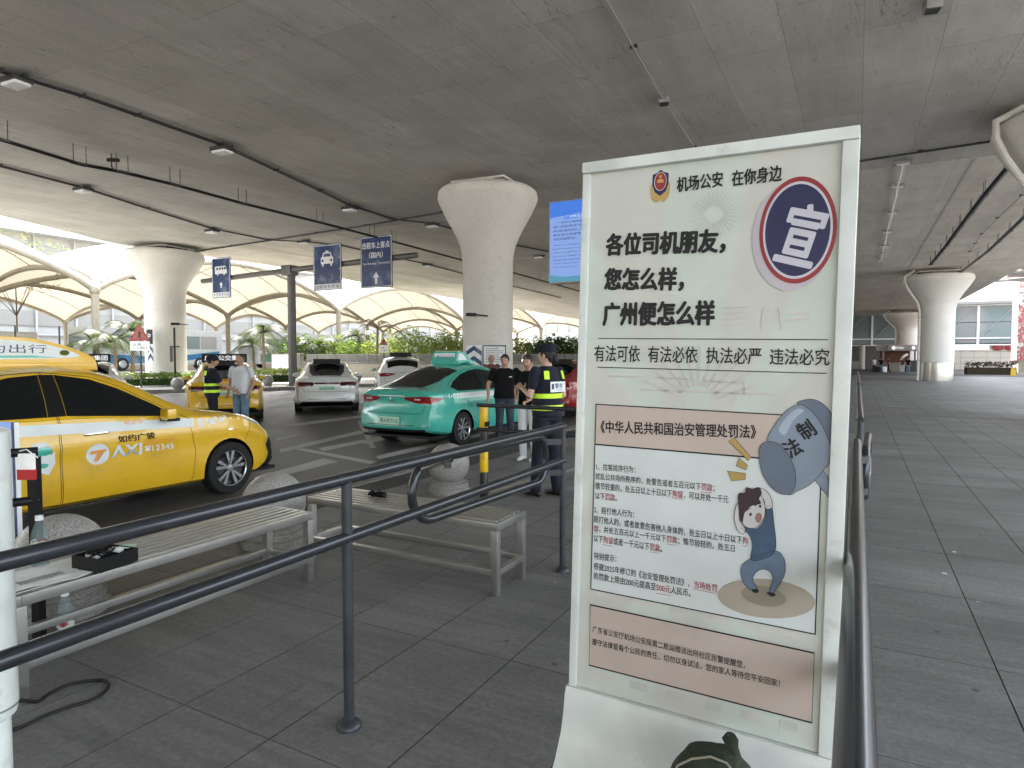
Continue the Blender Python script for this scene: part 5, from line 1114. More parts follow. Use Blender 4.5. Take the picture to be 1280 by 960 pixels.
# --- roof signs
def near_sign(t, c, zr):     # long yellow housing with a white leaf-shaped panel, lettering facing the pavement side
    y1, y0 = 2.38-2.15, 2.38-3.45; P = []
    prof = [(y1+.10, zr-.07), (y1+.09, zr+.02), (y1+.06, zr+.085), (y1-.02, zr+.12), (y1-.25, zr+.21), (y1-.55, zr+.28), (y1-.9, zr+.30), (y0, zr+.28), (y0-.1, zr-.04)]
    prof = [(a, b) for a, b in prof]
    mb = MB(); mb.prism([(-.17, a, b) for a, b in prof], (.34, 0, 0)); bmesh.ops.bevel(mb.bm, geom=[e for e in mb.bm.edges if abs(e.verts[0].co.x-e.verts[1].co.x) < .01], offset=.03, segments=3, affect='EDGES', profile=.6)
    h = mb.build('roof_sign', 'yellow_paint', t)
    q = smoothc([(y1-.10, zr+.10), (y1-.30, zr+.185), (y1-.60, zr+.245), (y1-.95, zr+.262), (y1-1.25, zr+.25), (y1-1.25, zr+.07), (y1-.7, zr+.065), (y1-.25, zr+.075)], 5)
    mb = MB(); mb.prism([(.171, a, b) for a, b in q], (.004, 0, 0)); mb.build('sign_panel', 'decal_white', h, smooth=False)
    mb = MB(); mb.prism([(.175, a, b) for a, b in ((y1-.30,zr+.078),(y1-1.2,zr+.078),(y1-1.2,zr+.10),(y1-.55,zr+.10))], (.001, 0, 0)); mb.build('green_stripe', 'green_paint', h, smooth=False)
    mb = MB(); mb.prism([(.175, y1-.25+.05*math.cos(a), zr+.13+.03*math.sin(a)) for a in [i*.52 for i in range(12)]], (.001, 0, 0)); mb.build('sign_leaf', 'leaf_yellow', h, smooth=False)
    text('如约出行', frame((.1765, y1-1.14, zr+.125), (0, 1, 0), (1, 0, 0)), 0, 0, .72, .088, 'sign_blue', h, 'sign_lettering')
    # door lettering, projected on the curved side
    fn = c.on_side(1, .003)
    def pj(x, z): return fn(x, z)
    text('如约广骏', None, 2.38-2.30, .79, .40, .075, 'print_black', t, 'door_lettering', proj=pj, bold=.03)
    text('AXI', None, 2.38-2.365, .640, .32, .125, 'decal_white', t, 'door_lettering', proj=pj, bold=.035)
    text('12345', None, 2.38-1.93, .655, .25, .062, 'decal_white', t, 'door_lettering', proj=pj)
    text('出租车服务监督热线', None, 2.38-2.03, .745, .35, .034, 'decal_orange', t, 'door_lettering', proj=pj)
    text('电动车', None, 2.38-2.22, .965, .20, .050, 'decal_orange', t, 'door_lettering', proj=pj)
    text('文明驾驶', None, 2.38-3.35, .99, .18, .042, 'decal_orange', t, 'door_lettering', proj=pj)
    def decal(pts, m, nm, off=.0025):
        f2 = c.on_side(1, off); mb = MB(); mb.poly([(0, y, z) for y, z in pts]); bmesh.ops.triangulate(mb.bm, faces=mb.bm.faces); bmesh.ops.subdivide_edges(mb.bm, edges=mb.bm.edges, cuts=2, use_grid_fill=True)
        for v in mb.bm.verts: v.co = Vector(f2(v.co.y, v.co.z))
        mb.build(nm, m, t)
    cy, cz = 2.38-2.50, .70
    decal([(cy+.115*math.cos(i*.262), cz+.105*math.sin(i*.262)) for i in range(24)], 'decal_white', 'round_logo')
    decal([(cy-.075,cz+.035),(cy+.085,cz+.045),(cy+.075,cz+.015),(cy+.025,cz+.01),(cy-.01,cz-.075),(cy-.045,cz-.075),(cy-.012,cz+.008),(cy-.075,cz+.002)], 'decal_orange', 'logo_letter', .005)
    # telephone pictogram
    decal([(2.38-2.02+x*.075, .66+z*.055) for x, z in ((0,.75),(.15,1.05),(.85,1.05),(1,.75),(.8,.7),(.72,.85),(.28,.85),(.2,.7))], 'decal_white', 'phone_pictogram'); decal([(2.38-2.02+x*.075, .66+z*.055) for x, z in ((.3,.7),(.7,.7),(.95,.1),(.05,.1))], 'decal_white', 'phone_pictogram')
    # pale bus sticker on the rear door
    cy = 2.38-3.10
    decal([(cy+(.21)*x, .72+.16*z) for x, z in ((-1,-.9),(-1,.2),(-.6,.6),(-.1,.5),(.1,.95),(.6,1),(.95,.6),(1,-.3),(.7,-1),(.2,-.7),(-.3,-.8))], 'decal_white', 'sticker')
    decal([(cy+.10+.08*x, .79+.045*z) for x, z in ((-1,-.6),(-.9,.8),(0,1),(.9,.8),(1,-.6),(0,-1))], 'green_paint', 'sticker_window', .005); decal([(cy+.10+.05*math.cos(i*.5), .655+.022*math.sin(i*.5)) for i in range(12)], 'green_paint', 'sticker_leaf', .005)
    decal([(cy-.17+.085*math.cos(i*.5), .80+.03*math.sin(i*.5)) for i in range(12)], 'decal_mint', 'sticker_cloud', .005)
    decal([(2.38-.93+.0+.035*math.cos(i*.5), .795+.008*math.sin(i*.5)) for i in range(12)], 'chrome', 'side_lamp', .004)
def green_sign(t, c, zr):
    y = 2.38-2.75; P = [(y+.36, zr+.0), (y+.30, zr+.05), (y+.16, zr+.10), (y+.05, zr+.20), (y-.16, zr+.245), (y-.27, zr+.23), (y-.34, zr+.03), (y-.36, zr-.03)]
    mb = MB(); mb.prism([(-.36, P[0][0]-.1, zr), (.36, P[0][0]-.1, zr), (.36, y-.3, zr-.01), (-.36, y-.3, zr-.01)], (0, 0, .05)); 
    mb.prism([(-.30, a, b) for a, b in P], (.60, 0, 0)); bmesh.ops.bevel(mb.bm, geom=mb.bm.edges[:], offset=.012, segments=2, affect='EDGES'); h = mb.build('roof_sign', 'green_paint', t)
    mb = MB(); mb.prism([(-.26, y-.285, zr+.045), (.26, y-.285, zr+.045), (.24, y-.262, zr+.20), (-.24, y-.262, zr+.20)], (0, -.035, -.003)); mb.build('sign_panel', 'decal_white', h, smooth=False)
    text('粤运出行', frame((-.2, y-.323, zr+.075), (1, 0, 0), (0, -1, .14)), 0, 0, .42, .085, 'sign_blue', h, 'sign_lettering')
    mb = MB(); mb.prism([(.301, a, b) for a, b in ((y-.27,zr+.06),(y-.22,zr+.20),(y-.10,zr+.19),(y+.04,zr+.10),(y+.06,zr+.06))], (.004, 0, 0)); mb.build('sign_panel', 'decal_white', h, smooth=False)
    for s in (-1, 1): MB().box((s*.42, y, zr+.0), (.08, .12, .06), bev=.015).build('sign_foot', 'green_paint', h)
yt, yc = make_car('large yellow taxi with white door band parked nearest at the left', 'taxi', (-7.67, 3.82, -.15), 0, 'yellow_paint', prof=SEDAN_Y, taxi=near_sign, band=True, nearside=True, plate=('粤A·F3K85', 'plate_green'))
gt, gc = make_car('turquoise green taxi seen from behind beside the man in black', 'taxi', (-7.44, 11.6, -.15), 0, 'green_paint', taxi=green_sign, style='y', plate=('粤A·EV7020', 'plate_green'), band=True)
make_car('white sedan with dark roof display box seen squarely from behind', 'car', (-13.4-1.69, 13.7+1.75, -.15), R(44), 'white_car_paint', led='', lights='bar', plate=('粤A·D04A9D', 'plate_green'), name='parked_car')
make_car('yellow taxi with lit rear roof display behind the officer and the man in white', 'taxi', (-13.9-1.86, 10.7+1.46, -.15), R(52), 'yellow_paint', led='广州公交集团', lights='bar', plate=('粤A·D9527', 'plate_green'))
make_car('white high-roofed car partly hidden behind the turquoise taxi', 'car', (-14.6-1.4, 18.6+1.7, -.15), R(42), 'white_car_paint', prof=SUV, L=4.6, led='', lights='split', name='parked_car')
make_car('dark red car just left of the notice board behind the officer', 'car', (-7.50, 18.0, -.15), 0, 'red_car_paint', led='', lights='split', plate=('粤A·61T8B', 'plate_green'), name='parked_car')
make_car('orange and white taxi with lit roof display behind the near yellow taxi', 'taxi', (-19.3, 10.4, -.15), R(60), 'white_car_paint', led='广州公交集团', lights='bar')
make_car('yellow car behind the police officer at the edge of the board', 'car', (-8.6, 26.5, -.15), R(12), 'yellow_paint', led='', lights='split', name='parked_car')
# ================================================================ RAILINGS
RZ1, RZ2 = 1.045, .80
def railing(name, label, x, y0, y1, posts, axis='Y', r=.0252, group='steel pipe railings of the taxi queue', lean=0.):
    t = wthing(name, label, 'railing', (x, posts[0], 0) if axis == 'Y' else (posts[0], x, 0), group)
    P = (lambda s, z: Vector((x+lean*z, s, z))) if axis == 'Y' else (lambda s, z: Vector((s, x, z)))
    for z in (RZ1, RZ2): MB().tube([P(y0, z), P(y1, z)], r, 18).build('rail', 'rail_steel', t)
    for s in posts:
        MB().tube([P(s, .0), P(s, RZ1-.01)], r*.86, 16).build('post', 'post_steel', t)
        MB().lathe([(.052, .0), (.052, .008), (.046, .02), (r*1.1, .034), (r*.9, .036)], P(s, 0), 18).build('base_flange', 'post_steel', t)
    return t
railing('pipe_railing', 'long dark blue steel railing running in front of both metal benches', -1.835, -1.2, 4.20, [-.23, 1.98, 4.18])
railing('pipe_railing', 'dark pipe railing passing close behind the right edge of the notice board', .008, .3, 4.2, [.34, 2.25, 4.18])
railing('pipe_railing', 'thin dark railing crossing behind the officer by the yellow bollard', 5.55, -3.38, -.25, [-1.9, -.3], axis='X', r=.02)
railing('pipe_railing', 'far dark railing receding along the open pavement right of the notice board', .035, 5.7, 12.0, [5.72, 8.8, 11.98])
railing('pipe_railing', 'most distant pipe railing ahead near the steel-wrapped column', .035, 12.6, 22.0, [12.62, 17.2, 21.98])
def loop_gate(label, a, b, z0, z1, hinge, r=.024):
    a = Vector(a); b = Vector(b); d = (b-a).normalized(); t = wthing('swing_gate_arm', label, 'gate', (hinge[0], hinge[1], 0), 'looped swing arms on the queue railings')
    q = (z1-z0)/2; zc = (z0+z1)/2; ra = q
    pts = []
    for i in range(13): an = math.pi/2+math.pi*i/12; pts.append(a+d*(ra+math.cos(an)*ra)+Vector((0, 0, zc+math.sin(an)*ra)))
    for i in range(13): an = -math.pi/2+math.pi*i/12; pts.append(b-d*(ra*.8)+d*math.cos(an)*ra*.8+Vector((0, 0, zc+math.sin(an)*ra)))
    MB().tube(pts, r, 16, closed=True).build('loop_pipe', 'rail_steel', t)
    hv = Vector((hinge[0], hinge[1], 0))
    for z in (z0+.05, z1-.05): MB().box((b+hv)/2+Vector((0, 0, z)), ((b-hv).length+.03, .03, .04), rz=math.atan2((b-hv).y, (b-hv).x)).build('hinge', 'dark_steel', t, smooth=False)
    return t
p0 = atX(515, 615, -2.30); 
g1 = loop_gate('looped steel swing arm crossing over the second bench', (-2.02, 2.66, 0), (-1.93, 4.10, 0), .665, .985, (-1.835, 4.18))
g2 = loop_gate('looped swing arm half open on the right-hand railing beside the notice board', (.085, 5.25, 0), (.055, 4.28, 0), .70, .99, (.004, 4.18))
t = wthing('latch_bolt', 'small bright bolt latch where the looped arm meets the long rail', 'latch', (-1.9, 2.75, .97)); q = Vector((-1.89, 2.80, .975))
MB().tube([q+Vector((-.10, -.10, -.02)), q+Vector((.02, .02, .02))], .011, 8).build('bolt', 'mirror_steel', t); MB().box(q, (.035, .05, .035), rz=.7, bev=.004).build('bracket', 'dark_steel', t)
# ================================================================ BENCHES
def bench(label, x0, y0, x1, y1, nsl, along, h=.475):
    t = wthing('metal_bench', label, 'bench', ((x0+x1)/2, (y0+y1)/2, 0), 'slatted steel benches behind the long railing')
    s = .05
    for x in (x0+s/2, x1-s/2):
        for y in (y0+s/2, y1-s/2): MB().box2((x-s/2, y-s/2, 0), (x+s/2, y+s/2, h-.052), bev=.003).build('leg', 'brushed_steel', t)
    for y in (y0, y1-.03): MB().box2((x0, y, h-.05), (x1, y+.03, h-.001), bev=.002).build('frame_rail', 'brushed_steel', t)
    for x in (x0, x1-.03): MB().box2((x, y0+.031, h-.05), (x+.03, y1-.031, h-.001), bev=.002).build('frame_rail', 'brushed_steel', t)
    zb = .13
    if along == 'Y':
        for x in (x0, x1-.04): MB().box2((x, y0+s, zb), (x+.04, y1-s, zb+.04), bev=.002).build('stretcher', 'brushed_steel', t)
        for y in (y0, y1-.04): MB().box2((x0+s, y+.002, zb), (x1-s, y+.042, zb+.04), bev=.002).build('stretcher', 'brushed_steel', t)
        wd = x1-x0-.06; p = wd/nsl
        for i in range(nsl): MB().box2((x0+.03+p*i+.016, y0+.03, h-.022), (x0+.03+p*(i+1)-.016, y1-.03, h+.003), bev=.003).build('slat', 'brushed_steel', t)
    else:
        for y in (y0, y1-.04): MB().box2((x0+s, y, zb), (x1-s, y+.04, zb+.04), bev=.002).build('stretcher', 'brushed_steel', t)
        for x in (x0, x1-.04): MB().box2((x+.002, y0+s, zb), (x+.042, y1-s, zb+.04), bev=.002).build('stretcher', 'brushed_steel', t)
        wd = y1-y0-.06; p = wd/nsl
        for i in range(nsl): MB().box2((x0+.03, y0+.03+p*i+.014, h-.022), (x1-.03, y0+.03+p*(i+1)-.014, h+.003), bev=.003).build('slat', 'brushed_steel', t)
    return t
bench('slatted metal bench on the left carrying the papers and the black tray', -3.72, 1.42, -3.27, 3.20, 6, 'Y')
bench('slatted metal bench set crosswise behind the looped arm with a black glove on it', -3.66, 3.52, -2.0, 3.93, 6, 'X')
# ================================================================ GRANITE BALLS
def ball(x, y, label, r=.252, zb=0., base=True):
    t = wthing('granite_ball_bollard', label, 'bollard', (x, y, zb), 'granite ball bollards')
    if base:
        MB().lathe([(r*1.02, zb), (r*1.04, zb+.02), (r*1.0, zb+.06), (r*.93, zb+.065), (r*.95, zb+.085), (r*.93, zb+.115), (r*.83, zb+.12), (r*.84, zb+.128), (r*.78, zb+.14), (r*.6, zb+.145), (0, zb+.15)], (x, y, 0), 40).build('plinth', 'granite_rough', t)
        c = zb+.105+r*.92
    else:
        MB().lathe([(r*.7, zb), (r*.7, zb+.05), (r*.4, zb+.09)], (x, y, 0), 24).build('plinth', 'granite_rough', t); c = zb+r+.03
    MB().ball((x, y, c), r, u=40, v=24).build('ball', 'granite', t)
ball(-4.22, 2.08, 'large granite ball on a stepped plinth behind the bench with the papers')
ball(-4.20, 3.68, 'large granite ball on a stepped plinth between the two benches')
ball(-4.05, 6.02, 'large granite ball on a stepped plinth just left of the striped bollard', r=.235)
for (px, py), l in (((222, 488), 'small far granite ball on the island left of the officer by the rear taxi'), ((335, 483), 'small far granite ball on the island between the rear yellow taxi and the white sedan'), ((446, 478), 'small far granite ball on the island just right of the white sedan')):
    p = atz(px, py, 0.); ball(p.x, p.y, l, r=.27, base=False)
# striped bollard
x, y = -3.50, 5.88; t = wthing('striped_bollard', 'yellow and black banded steel bollard beside the officer', 'bollard', (x, y, 0))
zz = [0, .10, .37, .62, .78, 1.03]
for i, (a, b, m, nm) in enumerate(((.012,.30,'bollard_black','black_band'),(.30,.565,'bollard_yellow','yellow_band'),(.565,.76,'bollard_black','black_band'),(.76,1.03,'bollard_yellow','yellow_band'))):
    MB().lathe([(.044, a+.001), (.045, a+.003), (.045, b-.003), (.044, b-.001)], (x, y, 0), 24).build(nm, m, t)
MB().lathe([(.085, 0), (.085, .012), (.05, .014)], (x, y, 0), 20).build('base_plate', 'bollard_black', t)
for k in range(4): MB().lathe([(.008, .012), (.008, .024), (0, .025)], (x+.065*math.cos(k*1.57+.7), y+.065*math.sin(k*1.57+.7), 0), 8).build('anchor_bolt', 'galv_steel', t)
for k in (0, 1): MB().box((x+.06, y-.03, .62+.2*k), (.03, .05, .05)).build('clip', 'black_plastic', t, smooth=False)
# ================================================================ NOTICE BOARD (lightbox)
O = Vector((-.7043, 1.7420, 2.1)); BW, BH = .7000, 1.5199
yaw_, rol, pit = -.00511907, -.01474722, .02522767
ex = Vector((math.cos(yaw_)*math.cos(rol), math.sin(yaw_)*math.cos(rol), math.sin(rol)))
nn = Vector((math.sin(yaw_)*math.cos(pit), -math.cos(yaw_)*math.cos(pit), math.sin(pit))); nn = (nn-ex*nn.dot(ex)).normalized()
ez = nn.cross(ex); ez = ez if ez.z > 0 else -ez
BF = Matrix((ex, ez, nn)).transposed().to_4x4(); BF.translation = O      # local: x across, y up (0 at top), z towards the viewer
BS = .012                                                                  # print lies 12 mm behind the frame face
def bl(px, py, d=-BS):
    r = ray(px, py); o = O+nn*d; s = (o-EYE).dot(nn)/r.dot(nn); q = EYE+r*s-O
    return q.dot(ex), q.dot(ez)
t = wthing('notice_board', 'tall white framed light box poster board with Chinese police notice and hammer cartoon', 'notice board', (-.35, 1.74, 0)); board = t
def bmesh_local(f): # build in board space then move to the world
    mb = MB(); f(mb); bmesh.ops.transform(mb.bm, matrix=BF, verts=mb.bm.verts); return mb
fl, ft, fr_ = .022, .030, .036
T = -.095
bmesh_local(lambda m: m.box2((0, -ft, T), (BW, 0, .006), bev=.003)).build('top_frame', 'white_paint', t)
bmesh_local(lambda m: m.box2((0, -BH, T), (fl, -ft-.0005, 0), bev=.003)).build('side_frame', 'white_paint', t)
bmesh_local(lambda m: m.box2((BW-fr_, -BH, T), (BW, -ft-.0005, 0), bev=.003)).build('side_frame', 'white_paint', t)
bmesh_local(lambda m: m.box2((fl+.0005, -BH, T), (BW-fr_-.0005, -ft-.0005, T+.01))).build('back_panel', 'white_paint', t)
# curved foot: extruded profile sweeping towards the viewer
prof = [(-.03, -BH), (.004, -BH), (.012, -BH-.03), (.012, -BH-.10), (.03, -BH-.19), (.075, -BH-.28), (.15, -BH-.36), (.24, -BH-.43), (.33, -BH-.50), (.36, -.0), ]
zfl = -2.07
pr = [(.004, -BH-.001), (.012, -BH-.02), (.014, -BH-.075), (.022, -BH-.13), (.05, -BH-.20), (.11, -BH-.28), (.19, -BH-.36), (.26, -BH-.43), (.31, zfl+.02), (.31, zfl), (-.10, zfl), (-.10, -BH-.001)]
mb = MB(); bm = mb.bm; N_ = 10
rings = []
for i in range(N_+1):
    u = i/N_; xx = -.006+(BW+.012)*u; fl_ = [(xx+(u-.5)*2*.035*max(0, (-BH-q[1])/.5)**1.5, q[1], q[0]) for q in pr]; rings.append([bm.verts.new(p) for p in fl_])
for A, B in zip(rings, rings[1:]):
    for k in range(len(pr)): bm.faces.new((A[k], A[(k+1) % len(pr)], B[(k+1) % len(pr)], B[k]))
bm.faces.new(rings[0][::-1]); bm.faces.new(rings[-1]); bmesh.ops.transform(bm, matrix=BF, verts=bm.verts)
mb.build('foot', 'white_paint', t, ang=50)
# the print itself
def poster_mat():
    m = bpy.data.materials.new('poster_print'); M['poster_print'] = m; t, b = nodes(m); L = t.links.new; N = t.nodes.new
    tc = N('ShaderNodeTexCoord'); sp = N('ShaderNodeSeparateXYZ'); L(tc.outputs['Object'], sp.inputs[0])
    def mth(op, a, b2=None, c=None):
        n = N('ShaderNodeMath'); n.operation = op
        for i, v in enumerate((a, b2, c)):
            if v is None: continue
            if isinstance(v, (int, float)): n.inputs[i].default_value = v
            else: L(v, n.inputs[i])
        return n.outputs[0]
    dx = mth('SUBTRACT', sp.outputs[0], .34); dy = mth('SUBTRACT', sp.outputs[1], -.88)
    an = mth('ARCTAN2', dy, dx); wv = mth('SINE', mth('MULTIPLY', an, 11.)); st = N('ShaderNodeMapRange'); st.inputs[1].default_value = -.15; st.inputs[2].default_value = .15; L(wv, st.inputs[0])
    no = N('ShaderNodeTexNoise'); no.inputs['Scale'].default_value = 3.2; no.inputs['Detail'].default_value = 6; L(tc.outputs['Object'], no.inputs[0])
    k = mth('MULTIPLY', st.outputs[0], mth('MULTIPLY', no.outputs[0], .95))
    mx = N('ShaderNodeMix'); mx.data_type = 'RGBA'; L(k, mx.inputs[0]); mx.inputs[6].default_value = (.60, .65, .585, 1); mx.inputs[7].default_value = (.63, .58, .54, 1)
    n2 = N('ShaderNodeTexNoise'); n2.inputs['Scale'].default_value = 7; n2.inputs['Detail'].default_value = 8; L(tc.outputs['Object'], n2.inputs[0])
    r = N('ShaderNodeMapRange'); r.inputs[3].default_value = .86; r.inputs[4].default_value = 1.12; L(n2.outputs[0], r.inputs[0])
    m2 = N('ShaderNodeMix'); m2.data_type = 'RGBA'; m2.blend_type = 'MULTIPLY'; m2.inputs[0].default_value = 1; L(mx.outputs[2], m2.inputs[6]); L(r.outputs[0], m2.inputs[7])
    L(m2.outputs[2], b.inputs['Base Color']); b.inputs['Roughness'].default_value = .42
    bp = N('ShaderNodeBump'); bp.inputs['Strength'].default_value = .12; bp.inputs['Distance'].default_value = .01; L(no.outputs[0], bp.inputs['Height']); L(bp.outputs[0], b.inputs['Normal'])
poster_mat()
mb = MB(); 
for i in range(8):
    for j in range(1): pass
xs = [fl+.0005+(BW-fl-fr_-.001)*i/10 for i in range(11)]; ys = [-ft-.0005-(BH-ft-.001)*j/20 for j in range(21)]
V = [[mb.bm.verts.new((x, y, -.0005*math.sin(x*9)*math.sin(y*5))) for x in xs] for y in ys]
for j in range(20):
    for i in range(10): mb.bm.faces.new((V[j][i], V[j][i+1], V[j+1][i+1], V[j+1][i]))
po = mb.build('poster', 'poster_print', None); po.matrix_basis = BF @ Matrix.Translation((0, 0, -BS)); po.parent = t; po.matrix_parent_inverse = t.matrix_basis.inverted()
mat('pp_pink', (.56,.455,.40), .45, var=.05); mat('pp_box', (.66,.70,.70), .45, var=.04); mat('pp_navy', (.020,.022,.085), .4); mat('pp_red', (.30,.03,.035), .4); mat('pp_lav', (.60,.58,.66), .4)
mat('pp_tan', (.40,.355,.29), .5); mat('pp_tan2', (.27,.24,.19), .5); mat('pp_ham1', (.22,.27,.34), .45, var=.12); mat('pp_ham2', (.13,.165,.22), .45, var=.12); mat('pp_gold', (.50,.34,.11), .5, var=.15)
mat('pp_skin', (.62,.60,.59), .45); mat('pp_shirt', (.055,.095,.16), .5, var=.25, scale=12); mat('pp_pants', (.13,.18,.26), .5, var=.2, scale=12); mat('pp_hair', (.045,.02,.03), .5); mat('pp_lip', (.42,.18,.17), .5); mat('pp_shadow', (.53,.48,.53), .45); mat('pp_gloss', (.36,.42,.50), .4)
LZ = [0]
def flat(pts, m, lvl, name='print_shape', loc=True):
    """flat print on the poster, lvl = layer in 0.3 mm steps"""
    mb = MB(); mb.poly([(x, y, 0) for x, y in pts]); bmesh.ops.triangulate(mb.bm, faces=mb.bm.faces)
    bmesh.ops.transform(mb.bm, matrix=BF @ Matrix.Translation((0, 0, -BS+.0012+.0003*lvl)), verts=mb.bm.verts); return mb.build(name, m, board, smooth=False)
def stroke(pts, wd, m, lvl, closed=False, name='print_line'):
    pts = [Vector((*p, 0)) for p in pts]; n = len(pts); A = []; B = []
    for i, p in enumerate(pts):
        a = pts[i-1] if (closed or i > 0) else p; b = pts[(i+1) % n] if (closed or i < n-1) else p
        d = (b-a).normalized(); q = Vector((-d.y, d.x, 0))*wd/2; A.append(p+q); B.append(p-q)
    mb = MB(); va = [mb.bm.verts.new(p) for p in A]; vb = [mb.bm.verts.new(p) for p in B]
    for i in range(n if closed else n-1): mb.bm.faces.new((va[i], va[(i+1) % n], vb[(i+1) % n], vb[i]))
    bmesh.ops.transform(mb.bm, matrix=BF @ Matrix.Translation((0, 0, -BS+.0012+.0003*lvl)), verts=mb.bm.verts); return mb.build(name, m, board, smooth=False)
def cF(pts): return [bl(880+x/3.2, 490+y/3.2) for x, y in pts]      # coordinates measured in an enlarged view of the poster
def shape(pts, m, lvl, outline=.0012, sm=True, name='print_shape'):
    P = cF(pts); P = smoothc(P) if sm else [Vector(p) for p in P]
    flat(P, m, lvl, name)
    if outline: stroke(P, outline, 'print_black', lvl+1, closed=True)
def bt(s, pl, pr, hpx, bold=.0, lvl=3, m='print_black', marks=None, m2=None, up=0., shear=0.):
    """one line of print between two measured baseline ends"""
    a = Vector((*bl(*pl), 0)); b = Vector((*bl(*pr), 0)); c = Vector((*bl(pl[0], pl[1]-hpx), 0)); h = (c-a).length
    y = (b-a).normalized(); X = (BF.to_3x3() @ y); F = frame(BF @ Vector((a.x, a.y, -BS+.0012+.0003*lvl)), X, nn)
    text(s, F, 0, 0, (b-a).length, h, m, board, 'lettering', bold, marks=marks, m2=m2, shear=shear)
bt('机场公安', (846,241), (904,233.5), 19, .03); bt('在你身边', (914.5,233.5), (977.5,226.5), 20, .03)
bt('各位司机朋友，', (756.5,321), (907,317), 29, .055)
bt('您怎么样，', (754.5,364), (855,364.5), 29, .055)
bt('广州便怎么样', (753,408), (893.5,407.5), 30, .055)
stroke([bl(748,423), bl(1035,424.7)], .0022, 'print_black', 3); stroke([bl(747,459), bl(1033.4,466.7)], .0022, 'print_black', 3)
for s, a, b in (('有法可依', 50, 272), ('有法必依', 310, 550), ('执法必严', 592, 860), ('违法必究', 900, 1190)):
    ya = 270+(706+(a-50)/1140*20)/3.8788; yb = 270+(706+(b-50)/1140*20)/3.8788; bt(s, (730+a/3.8788, ya), (730+b/3.8788, yb), 20.5, .012)
# faint background artwork
mat('pp_faint', (.57,.59,.54), .45); mat('pp_faint2', (.61,.575,.535), .45)
fc = Vector(bl(893, 268))
for i in range(30):
    a_ = 2*math.pi*i/30; d_ = Vector((math.cos(a_), math.sin(a_))); stroke([fc+d_*.022, fc+d_*.062], .0022, 'pp_faint', 1)
for (ax, ay, bx_, by_) in ((905,385,935,383),(905,392,935,390),(905,399,935,397),(905,406,938,404),(955,386,975,384),(955,384,952,412),(975,384,978,412),(985,392,1012,390),(985,400,1012,398),(760,470,800,471),(820,472,860,474),(880,476,930,479),(800,487,980,494),(850,470,850,492),(930,474,930,494)):
    stroke([bl(ax, ay), bl(bx_, by_)], .0045, 'pp_faint2', 1)
for i in range(11):
    a_ = math.pi*(.12+.76*i/10); c_ = Vector(bl(872, 506)); d_ = Vector((math.cos(a_), math.sin(a_))); stroke([c_+d_*.05, c_+d_*.16], .007, 'pp_faint' if i % 2 else 'pp_faint2', 1)
for i in range(6):
    p1_, p2_ = bl(745+46*i, 742+9.5*i), bl(768+46*i, 746+9.5*i); stroke([p1_, p2_], .012, 'pp_faint2', 1); p1_, p2_ = bl(740+47*i, 842+12.5*i), bl(762+47*i, 848+12.5*i); stroke([p1_, p2_], .022, 'pp_faint' if i % 2 else 'pp_faint2', 1)
# round emblem with the big character
c = Vector(bl(996.5, 288)); rr_ = (Vector(bl(1046, 288))-c).length; ry_ = (Vector(bl(996.5, 221.7))-Vector(bl(996.5, 355))).length/2
def ell(c, a, b, n=48, rot=0): return [Vector((c[0]+a*math.cos(2*math.pi*i/n)*math.cos(rot)-b*math.sin(2*math.pi*i/n)*math.sin(rot), c[1]+a*math.cos(2*math.pi*i/n)*math.sin(rot)+b*math.sin(2*math.pi*i/n)*math.cos(rot))) for i in range(n)]
flat(ell((c.x-.012, c.y-.012), rr_*1.06, ry_*1.04), 'pp_shadow', 1); flat(ell(c, rr_, ry_), 'pp_red', 3); flat(ell(c, rr_*.90, ry_*.91), 'pp_lav', 4); flat(ell(c, rr_*.84, ry_*.86), 'pp_navy', 5)
bt('宣', (965,326), (1014,337), 76, .03, lvl=7, m='pp_lav')
# police style badge
c = Vector(bl(825.7, 233)); u = (Vector(bl(838, 233))-c).length; v = (Vector(bl(825.7, 213.5))-c).length
flat(smoothc([(c.x+u*x, c.y+v*y) for x, y in ((-.95,.15),(-.9,-.6),(-.45,-1),(0,-.9),(.45,-1),(.9,-.6),(.95,.15),(.5,-.1),(-.5,-.1))]), 'pp_gold', 3)
flat([(c.x+u*x, c.y+v*y) for x, y in ((0,1.05),(.35,.88),(.8,.78),(.82,.1),(.55,-.35),(0,-.62),(-.55,-.35),(-.82,.1),(-.8,.78),(-.35,.88))], 'pp_navy', 4)
flat(ell((c.x, c.y+.30*v), u*.58, v*.56, 24), 'pp_red', 5); stroke(ell((c.x, c.y+.30*v), u*.60, v*.58, 24), .0016, 'pp_lav', 6, closed=True)
mb_s = [(c.x+u*(.20 if i % 2 else .45)*math.cos(math.pi/2+i*math.pi/5)*.5, c.y+v*.62+u*(.20 if i % 2 else .45)*.5*math.sin(math.pi/2+i*math.pi/5)) for i in range(10)]; flat(mb_s, 'pp_gold', 6)
flat([(c.x+u*x, c.y+v*y) for x, y in ((-.34,.22),(.34,.22),(.30,.38),(.16,.38),(.12,.46),(-.12,.46),(-.16,.38),(-.30,.38))], 'pp_gold', 6)
